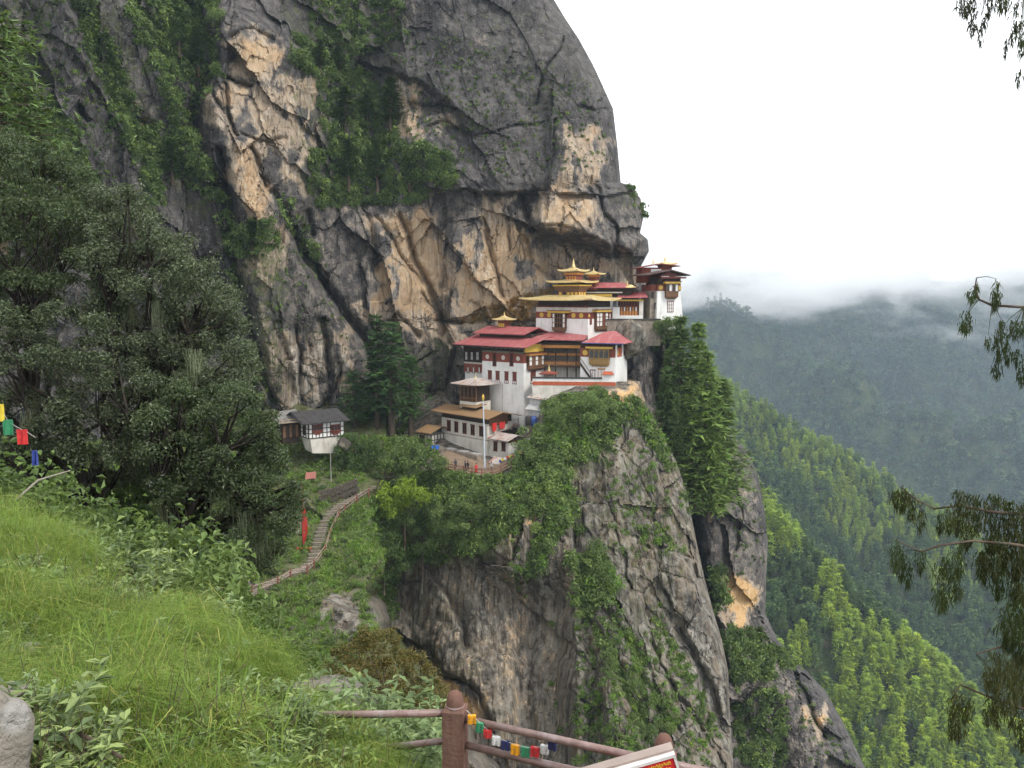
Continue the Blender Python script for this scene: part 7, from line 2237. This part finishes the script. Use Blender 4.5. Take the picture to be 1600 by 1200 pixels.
def sage(px, py, Y, size, label, i):
    p = at(px, py, Y)
    z = float(slope_z(np.array([p[0]]), np.array([p[1]]))[0])
    o = link('sage_shrub', SAGE[i % 3])
    o.location = (p[0], p[1], max(z - 0.03, p[2] - size * 0.42)); o.scale = (size, size, size); o.rotation_euler = (0, 0, i * 1.7)
    tag(o, label, 'shrub', 'grey green shrubs on the bank')
for i, (px, py, Y, s, lab) in enumerate([
        (62, 1115, 4.2, 1.0, 'grey green leafy shrub beside the pale boulder at the bottom left'), (110, 1165, 4.0, 0.75, 'grey green shrub right of the pale boulder above the fallen stick'), (140, 1110, 4.6, 0.7, 'small grey green shrub behind the fallen stick'),
        (30, 1080, 4.6, 0.5, 'grey green shrub right under the flat stone'), (205, 872, 11.6, 1.5, 'pale shrub on the brow of the bank in front of the oak trunk'), (250, 890, 10.8, 1.3, 'pale shrub on the brow right of the oak trunks'),
        (160, 850, 12.6, 1.3, 'pale shrub on the brow below the largest oak'), (290, 935, 10.4, 1.2, 'pale shrub on the brow above the twiggy tuft'), (322, 985, 9.8, 1.1, 'pale shrub low on the brow left of the hillside rock'), (345, 1010, 9.4, 0.9, 'small pale shrub at the right end of the brow'),
        (598, 1110, 6.6, 1.0, 'pale shrub between the two left rails in front of the olive tree'), (560, 1100, 7.0, 1.0, 'pale shrub above the left rail at the foot of the olive tree'), (645, 1140, 6.0, 0.85, 'pale shrub just left of the railing post'), (535, 1150, 6.2, 0.8, 'pale shrub under the end of the left rail'),
        (610, 1180, 5.8, 0.85, 'pale shrub below the lower left rail'), (668, 1120, 6.4, 0.8, 'pale shrub behind the railing post'), (470, 1130, 6.4, 0.5, 'pale shrub in the grass left of the rail end'), (400, 1180, 5.2, 0.4, 'small pale shrub at the bottom of the bank'), (585, 1150, 6.4, 1.1, 'largest pale shrub in the gap between the two left rails'), (625, 1195, 5.6, 0.95, 'pale shrub at the bottom edge near the railing post'), (520, 1120, 6.7, 0.9, 'pale shrub beside the grey rock slab'), (655, 1175, 5.7, 0.8, 'pale shrub touching the left side of the railing post'), (500, 1165, 5.9, 0.8, 'pale shrub in the grass under the tip of the left rail'), (450, 1195, 5.2, 0.6, 'pale shrub at the bottom edge left of the rail tip'), (560, 1195, 5.4, 0.7, 'pale shrub at the bottom edge left of the post')]):
    sage(px, py, Y, s, lab, i)
# bushes on the near side of the drop, below the oaks
for i, (px, py, Y, s) in enumerate([(120, 850, 22, 1.5), (200, 870, 23, 1.6), (280, 905, 22, 1.6), (330, 940, 20, 1.4), (60, 800, 24, 1.6), (370, 975, 20, 1.3), (240, 880, 26, 1.8), (10, 780, 25, 1.7), (400, 1010, 17, 1.1), (450, 1050, 14, 0.9), (300, 880, 28, 1.9), (150, 830, 29, 1.8), (345, 915, 30, 1.7)]):
    p = at(px, py, Y)
    o = link('shrub', SHRUBS_DARK[i % 3] if i % 3 else SHRUBS[i % 4]); o.location = p - np.array([0, 0, 0.5 * s]); o.scale = (s, s, s * 1.1); o.rotation_euler = (0, 0, i * 1.3)
    tag(o, 'dark leafy shrub below the brow of the bank under the oaks', 'shrub', 'shrubs below the brow under the oaks')

ROCK_NEAR = rock_material('near stone', dark=(0.12, 0.108, 0.09), mid=(0.27, 0.245, 0.20), warm=(0.40, 0.30, 0.19), warm2=(0.33, 0.26, 0.18), pale=(0.52, 0.48, 0.42))
boulder('boulder', 'big pale lichened boulder in the bottom left corner', atv(-22, 1165, 3.7), 0.19, 0.26, 0.30, 711, ROCK_NEAR, 0.5)
boulder('flat_stone', 'flat pale stone lying on the bank above the grey green shrub', atv(38, 1018, 6.2), 0.135, 0.17, 0.09, 712, ROCK_NEAR, 0.2, 0.4)
boulder('stone', 'small pale stone sunk in the bank beside the boulder', atv(12, 1080, 4.6), 0.10, 0.10, 0.05, 713, ROCK_NEAR)
boulder('rock_slab', 'long grey rock slab sloping down to the end of the left rail', atv(500, 1106, 6.6), 0.42, 0.55, 0.17, 714, ROCK_NEAR, -0.75)
boulder('stone', 'stone showing through the grass on the upper bank', atv(165, 905, 11.4), 0.22, 0.2, 0.12, 715, ROCK_NEAR)
def stick(name, label, pts, r0, r1, mat=BARK):
    o0 = Vector(pts[0]); m = MB().tube([Vector(p) - o0 for p in pts], np.linspace(r0, r1, len(pts)).tolist(), 7)
    o = m.build(name, mat, None, True); o.location = o0
    return tag(o, label, 'branch')
stick('stick', 'dark fallen stick lying in the grass at the bottom left', [atv(112, 1140, 4.15), atv(150, 1160, 4.05), atv(190, 1184, 3.95)], 0.013, 0.009)
stick('branch', 'brown dead branch lying along the grey rock slab', [atv(440, 1050, 7.6), atv(490, 1082, 7.1), atv(540, 1105, 6.7), atv(560, 1115, 6.5)], 0.022, 0.012)
stick('branch', 'long bare pale branch leaning across under the oaks', [atv(20, 785, 17), atv(60, 750, 17.5), atv(110, 735, 18)], 0.03, 0.012, paint('pale bark', (0.30, 0.27, 0.22), 0.9))

# ---------------------------------------------------------------- railing
POSTC = paint('brown painted concrete', (0.150, 0.078, 0.058), 0.8, 0.22, 6.0, 0.25, dirt=(0.22, 0.15, 0.12), fine=40)
PIPE = paint('worn painted pipe', (0.235, 0.150, 0.130), 0.42, 0.35, 9.0, 0.5, dirt=(0.40, 0.36, 0.36), fine=30)
pa_ = atv(711, 1107, 5.3); w_ = 0.142
t = thing('railing', 'brown railing of worn pipes between concrete posts with rounded tops', 'railing', pa_)
def rail_post(c, yaw, w, bulb_h, down, label):
    o = MB()
    o.box(-w / 2, w / 2, -w / 2, w / 2, -down, 0)
    o.taper(-w / 2, w / 2, -w / 2, w / 2, 0, 0.016, 0.015)
    bo = o.build('post', POSTC, t, label=label); bo.location = c - pa_; bo.rotation_euler = (0, 0, yaw)
    prof = [(w * 0.40, 0.010), (w * 0.43, 0.022), (w * 0.41, 0.03), (w * 0.40, 0.04)] + [(w * 0.40 * math.cos(a) ** 0.75, 0.04 + bulb_h * math.sin(a)) for a in np.linspace(0.05, 1.50, 9)] + [(0.0, 0.04 + bulb_h)]
    MB().lathe(prof, 20).build('knob', POSTC, bo, True)
    MB().lathe([(w * 0.425, 0.012), (w * 0.45, 0.020), (w * 0.425, 0.028)], 20).build('wire', PIPE, bo, True)
rail_post(pa_, R(-9), w_, 0.080, 1.1, 'nearer middle post with the prayer flags tied to it')
pb_ = atv(1037, 1182, 4.75)
rail_post(pb_, R(-16), w_ * 1.0, 0.100, 1.4, 'post behind the red sign')
def pipe(a, b_, r=0.024):
    MB().tube([a - pa_, (a + b_) / 2 - pa_ + Vector((0, 0, -0.002)), b_ - pa_], r, 12).build('rail', PIPE, t, True)
pipe(atv(700, 1114, 5.3), atv(472, 1117, 5.55)); pipe(atv(700, 1157, 5.32), atv(560, 1172, 5.8), 0.022)
pipe(atv(724, 1123, 5.28), atv(1150, 1216, 4.45)); pipe(atv(724, 1163, 5.28), atv(1000, 1228, 4.75))
pl = atv(955, 1186, 4.86)
MB().bar(pl - pa_ + Vector((0.02, -0.03, 0)), atv(1000, 1200, 4.78) - pa_ + Vector((0, -0.03, 0)), 0.012, 0.035).build('nameplate', paint('pale plate', (0.50, 0.42, 0.38), 0.6), t)

fp = [(729, 1110, 5.20), (742, 1122, 5.2), (756, 1135, 5.18), (772, 1149, 5.16), (788, 1157, 5.13), (806, 1164, 5.1), (824, 1168, 5.07), (842, 1167, 5.04), (856, 1163, 5.02), (868, 1155, 4.99), (871, 1150, 4.98)]
flag_string('prayer_flags', 'string of ten little coloured prayer flags sagging from the railing post', [atv(*p) for p in fp], ['orange', 'green', 'red', 'white', 'dark blue', 'orange', 'green', 'red', 'white', 'dark blue'], 0.050, 0.060, G, 0.0022)
# faint print on the flags: rows of little marks
inkm = paint('flag ink', (0.10, 0.09, 0.09), 0.9)
fs_ = [o for o in bpy.data.objects if o.name.startswith('prayer_flags') and o.get('label', '').startswith('string of ten')][0]
for ch in [c_ for c_ in fs_.children if c_.name.startswith('flag')]:
    P = np.array([v_.co[:] for v_ in ch.data.vertices]); n2 = len(P) // 2
    F = P[:n2].reshape(6, 7, 3)
    m = MB()
    for r_ in range(1, 5):
        for q in range(1, 6):
            if (r_ * 7 + q * 3) % 4 == 0: continue
            c_ = (F[r_, q] + F[r_ + 1, q]) / 2 if r_ < 5 else F[r_, q]
            nr = np.cross(F[r_, q] - F[r_, q - 1], F[r_ + 1, q] - F[r_, q]); nr = nr / (np.linalg.norm(nr) + 1e-9)
            if nr[1] > 0: nr = -nr
            e1 = (F[r_, q] - F[r_, q - 1]) * 0.30; e2 = (F[r_ + 1, q] - F[r_, q]) * 0.18
            c0 = c_ + nr * 0.013
            m.add([tuple(c0 - e1 - e2), tuple(c0 + e1 - e2), tuple(c0 + e1 + e2), tuple(c0 - e1 + e2)], [(0, 1, 2, 3)])
    k_ = m.build('print', inkm, ch)

# ---------------------------------------------------------------- red notice board
SIGN_RED = paint('sign red', (0.56, 0.022, 0.030), 0.45, 0.12, 6.0, 0.4)
SIGN_WHITE = paint('sign frame white', (0.66, 0.62, 0.60), 0.5, 0.15, 9.0)
SIGN_YELLOW = paint('sign yellow', (0.78, 0.50, 0.05), 0.6, 0.1)
c0 = atv(1054, 1176, 4.30)                                  # its top right corner
eL = (atv(880, 1226, 4.30) - c0); eL = eL.normalized()
t = thing('notice_board', 'red notice board with yellow lettering in a white frame by the railing', 'sign', c0)
upv = Vector((0, 0, 1)) - eL * eL.z; upv.normalize(); nn = eL.cross(upv)
if nn.y > 0: nn = -nn
def sg(u, v_, d):
    return eL * u - upv * v_ + nn * d
def plate(u0, u1, v0, v1, d0, d1):
    m = MB(); return m.hexa([sg(u0, v1, d0), sg(u1, v1, d0), sg(u1, v1, d1), sg(u0, v1, d1), sg(u0, v0, d0), sg(u1, v0, d0), sg(u1, v0, d1), sg(u0, v0, d1)])
plate(0.015, 0.88, 0.018, 0.55, 0.0, 0.012).build('board', SIGN_RED, t)
plate(0.0, 0.9, 0.0, 0.016, -0.035, 0.018).build('frame', SIGN_WHITE, t); plate(0.0, 0.013, 0.016, 0.57, -0.035, 0.018).build('frame', SIGN_WHITE, t)
plate(0.0, 0.9, -0.012, 0.0, -0.09, -0.02).build('top_rail', paint('sign top wood', (0.36, 0.29, 0.25), 0.8), t)
for u in (0.1, 0.75):
    plate(u, u + 0.05, 0.5, 1.9, -0.04, 0.0).build('leg', SIGN_WHITE, t)
# three rows of square stroked letters in the manner of the script on the board
m = MB(); g = np.random.default_rng(5)
def stroke(u0, v0, u1, v1, w=0.0030):
    a, b_ = sg(u0, v0, 0.0135), sg(u1, v1, 0.0135)
    m.bar(a, b_, w, 0.002, nn)
for r_, (ua, ub, v0) in enumerate(((0.034, 0.30, 0.036), (0.07, 0.13, 0.052), (0.045, 0.26, 0.066), (0.05, 0.30, 0.092))):
    u = ub
    while u > ua:
        w = 0.009 + 0.003 * g.random()
        if r_ == 1 and abs(u - 0.10) > 0.012: u -= w; continue
        stroke(u, v0, u - w, v0); k = g.integers(0, 5)
        stroke(u - w * 0.9, v0, u - w * 0.9, v0 + 0.012 + 0.004 * (k == 1))
        if k in (0, 2): stroke(u - w * 0.15, v0, u - w * 0.45, v0 + 0.008); stroke(u - w * 0.45, v0 + 0.008, u - w * 0.9, v0 + 0.006)
        if k in (1, 3): stroke(u, v0, u, v0 + 0.009); stroke(u, v0 + 0.009, u - w * 0.6, v0 + 0.010)
        if k == 4: stroke(u, v0 + 0.006, u - w * 0.8, v0 + 0.011)
        if g.random() < 0.35: stroke(u - w * 0.2, v0 - 0.006, u - w * 0.7, v0 - 0.0035)
        u -= w + 0.0035
m.build('lettering', SIGN_YELLOW, t)

# ---------------------------------------------------------------- prayer flags in the oaks
fl = [(-30, 592, 20), (-2, 632, 20), (14, 660, 20), (28, 668, 20), (44, 676, 20), (56, 684, 20)]
flag_string('prayer_flags', 'frayed prayer flags strung under the oaks at the left edge', [atv(*p) for p in fl], ['yellow', 'yellow', 'green', 'red'], 0.24, 0.40, G, 0.005)
o = cloth_mb((0, 0, 0), (1, 0.2, 0), 0.12, 0.34, G, 0.05).build('cloth', FLAG['blue']); o.location = atv(54, 704, 19); tag(o, 'small blue cloth knotted on a twig under the oaks', 'cloth')

# ---------------------------------------------------------------- lichen hanging from the oaks
LI = []
for i in range(3):
    g = np.random.default_rng(900 + i)
    n_ = 22
    x0 = g.normal(size=(n_, 2)) * 0.16
    L_ = 0.5 + 0.9 * g.random(n_)
    sway = g.normal(size=(n_, 2)) * 0.05
    v = []
    w = 0.0045
    for k in range(n_):
        a = np.array([x0[k, 0], x0[k, 1], 0]); b_ = a + np.array([sway[k, 0], sway[k, 1], -L_[k] * 0.5]); c_ = a + np.array([sway[k, 0] * 0.5, -sway[k, 1], -L_[k]])
        s_ = np.array([w, 0, 0])
        v += [a - s_, a + s_, b_ - s_ * 1.4, b_ + s_ * 1.4, c_]
    v = np.array(v); q = np.arange(n_)[:, None] * 5
    LI.append(mesh_np('beard_lichen', v, np.concatenate([q + [[0, 1, 3]], q + [[0, 3, 2]], q + [[2, 3, 4]]]), False, [L_LICHEN]))
lp = [(170, 470, 43), (205, 480, 43), (190, 500, 43), (245, 470, 42), (248, 500, 42), (300, 545, 41), (290, 570, 41), (275, 580, 41), (312, 585, 41), (305, 560, 41), (40, 640, 38), (60, 620, 38), (15, 640, 38), (80, 625, 38),
      (245, 780, 37), (260, 785, 37), (350, 775, 36), (380, 800, 36), (405, 860, 36), (400, 850, 36), (375, 870, 36), (150, 465, 43), (230, 700, 38), (330, 760, 37), (420, 830, 36), (85, 660, 38), (130, 560, 40), (20, 500, 42)]
scatter('hanging_moss', at(np.array([p[0] for p in lp], float), np.array([p[1] for p in lp], float), np.array([p[2] for p in lp], float) - 1.2), LI, G.uniform(0.9, 1.6, len(lp)), label='pale strands of beard lichen hanging from the oak boughs', seed=41)

# ---------------------------------------------------------------- drooping conifer at the right edge
YT = 9.0
tb = at(1765, 1500, YT)
t = thing('cypress_tree', 'drooping dark conifer reaching into the picture at the right edge', 'conifer', tb.tolist())
tv, tf = tube_vf(at(np.array([1765, 1758, 1762, 1750.0]), np.array([1750, 1000, 400, -260.0]), YT) - tb, [0.14, 0.12, 0.09, 0.05], 10)
link('trunk', mesh_np('trunk', tv, tf, True, [BARK]), t)
def spray(top, L, W, g, n):
    """a hanging spray: thin shoots with scale leaves falling from a twig"""
    z = g.random(n) ** 0.9
    prof = np.sin(np.pi * np.clip(0.12 + z * 0.88, 0, 1)) ** 0.6
    c = np.stack([g.normal(size=n) * W * 0.30 * prof, g.normal(size=n) * W * 0.30 * prof, -z * L], 1)
    d = unit(np.stack([g.normal(size=n) * 0.28, g.normal(size=n) * 0.28, -np.ones(n)], 1))
    l_ = (0.04 + 0.07 * g.random(n))[:, None]
    s = unit(np.cross(d, g.normal(size=(n, 3)))) * l_ * 0.075
    v = np.stack([c - s, c + s, c + d * l_], 1).reshape(-1, 3) + np.asarray(top)
    return v, np.arange(3 * n).reshape(-1, 3)
def bough(pts, sprays, seed):
    g = np.random.default_rng(seed)
    pts = [(px, py, YT + dy) for px, py, dy in pts]
    P = np.array([at(*p) for p in pts]) - tb
    tv = tube_vf(P, np.linspace(0.022, 0.006, len(P)), 6)
    o = link('bough', mesh_np('bough', tv[0], tv[1], True, [BARK]), t)
    parts = []
    for px, py, L, W in sprays:
        m_ = YT / FPX
        dy = g.uniform(-0.3, 0.3)
        top = at(px, py, YT + dy) - tb
        parts.append(spray(top, L * m_, W * m_, g, int(16 + L * W * 0.15)))
        j = np.argmin(np.linalg.norm(P - top, axis=1))
        parts.append(tube_vf([P[j], (P[j] + top) / 2 + np.array([0, 0, 0.02]), top], [0.005, 0.004, 0.002], 3))
    v, f = join_vf(parts)
    link('needles', mesh_np('needles', v, f, False, [L_CYPRESS]), o)
bough([(1760, 505, 0), (1660, 482, 0), (1600, 480, 0), (1550, 477, 0), (1530, 468, 0), (1523, 452, 0), (1526, 434, 0)],
      [(1526, 440, 22, 8), (1519, 448, 22, 12), (1558, 436, 45, 14), (1556, 450, 30, 12), (1512, 484, 36, 16), (1506, 500, 16, 18), (1565, 500, 30, 12), (1562, 515, 50, 20), (1575, 535, 32, 18), (1586, 500, 26, 22), (1598, 500, 20, 20), (1558, 566, 24, 14), (1590, 545, 26, 14), (1600, 560, 40, 16), (1544, 525, 16, 12), (1620, 500, 50, 26), (1640, 510, 60, 30)], 951)
bough([(1760, 800, 0), (1650, 800, 0), (1600, 803, 0), (1550, 800, 0), (1500, 790, 0), (1460, 795, 0), (1430, 780, 0), (1410, 762, 0)],
      [(1412, 760, 40, 22), (1402, 765, 26, 20), (1425, 775, 40, 18), (1440, 795, 35, 14), (1500, 765, 70, 26), (1515, 770, 90, 32), (1530, 775, 60, 24), (1485, 795, 36, 18), (1555, 770, 100, 34), (1575, 780, 110, 40), (1595, 790, 120, 40), (1610, 780, 110, 40), (1560, 830, 80, 30), (1540, 860, 50, 26), (1590, 870, 70, 30), (1600, 920, 60, 30), (1470, 800, 30, 16)], 952)
bough([(1760, 870, -0.2), (1650, 862, -0.2), (1580, 850, -0.2), (1520, 845, -0.2), (1470, 852, -0.2), (1440, 862, -0.2), (1402, 845, -0.2)],
      [(1400, 842, 50, 20), (1410, 862, 45, 18), (1420, 880, 40, 14), (1440, 860, 35, 16), (1500, 850, 50, 24), (1478, 870, 90, 28), (1495, 890, 50, 22), (1470, 920, 36, 20), (1535, 860, 46, 20), (1562, 880, 60, 30), (1585, 930, 90, 36), (1600, 960, 80, 36), (1575, 960, 60, 24)], 953)
bough([(1760, 1020, 0.1), (1660, 1010, 0.1), (1600, 1005, 0.1), (1565, 1010, 0.1), (1525, 1022, 0.1)],
      [(1560, 1015, 70, 30), (1575, 1030, 90, 40), (1590, 1020, 80, 34), (1555, 1060, 60, 26), (1605, 1030, 80, 36), (1545, 1040, 40, 18), (1585, 1090, 50, 24)], 954)
bough([(1770, 1180, 0), (1640, 1120, 0), (1560, 1095, 0), (1500, 1070, 0), (1490, 1090, 0)],
      [(1492, 1080, 46, 20), (1500, 1100, 60, 26), (1512, 1090, 40, 20), (1545, 1105, 30, 16), (1560, 1110, 30, 14), (1488, 1120, 40, 16), (1600, 1120, 60, 26)], 955)
bough([(1755, 40, 0), (1680, -10, 0), (1600, -24, 0), (1540, -30, 0), (1500, -28, 0)],
      [(1512, -20, 40, 16), (1505, -15, 34, 14), (1523, -5, 55, 18), (1548, -25, 44, 16), (1565, -20, 36, 16), (1575, -28, 40, 18), (1540, 20, 22, 8), (1533, 40, 28, 8), (1590, 0, 45, 14), (1596, 30, 40, 14), (1598, 60, 25, 10), (1583, 40, 28, 8), (1592, 105, 26, 10), (1572, 60, 30, 6)], 956)

# dead stems standing and lying in the grass of the bank
def stems_mesh(seed):
    g = np.random.default_rng(seed); parts = []
    for _ in range(5):
        a = g.random() * 6.283; l_ = 0.25 + 0.35 * g.random(); e = 0.2 + 0.9 * g.random()
        d = np.array([math.cos(a) * e, math.sin(a) * e, 1.0]); d /= np.linalg.norm(d)
        parts.append(tube_vf([g.normal(size=3) * 0.03, d * l_ * 0.5 + g.normal(size=3) * 0.02, d * l_ + np.array([0, 0, -0.05])], [0.0035, 0.0028, 0.0015], 3))
    v, f = join_vf(parts)
    return mesh_np('stems', v, f, False, [BARK])
x, y = bank_points(420, G, lambda x, y: 0.15 + 0.85 * bare(x, y))
scatter('dead_stems', drop(x, y), [stems_mesh(870 + i) for i in range(3)], np.interp(y, [2, 6, 16], [0.7, 1.0, 1.5]) * (0.7 + 0.6 * G.random(len(x))), tilt=0.4, label='brown dead stems in the grass of the bank', seed=35)
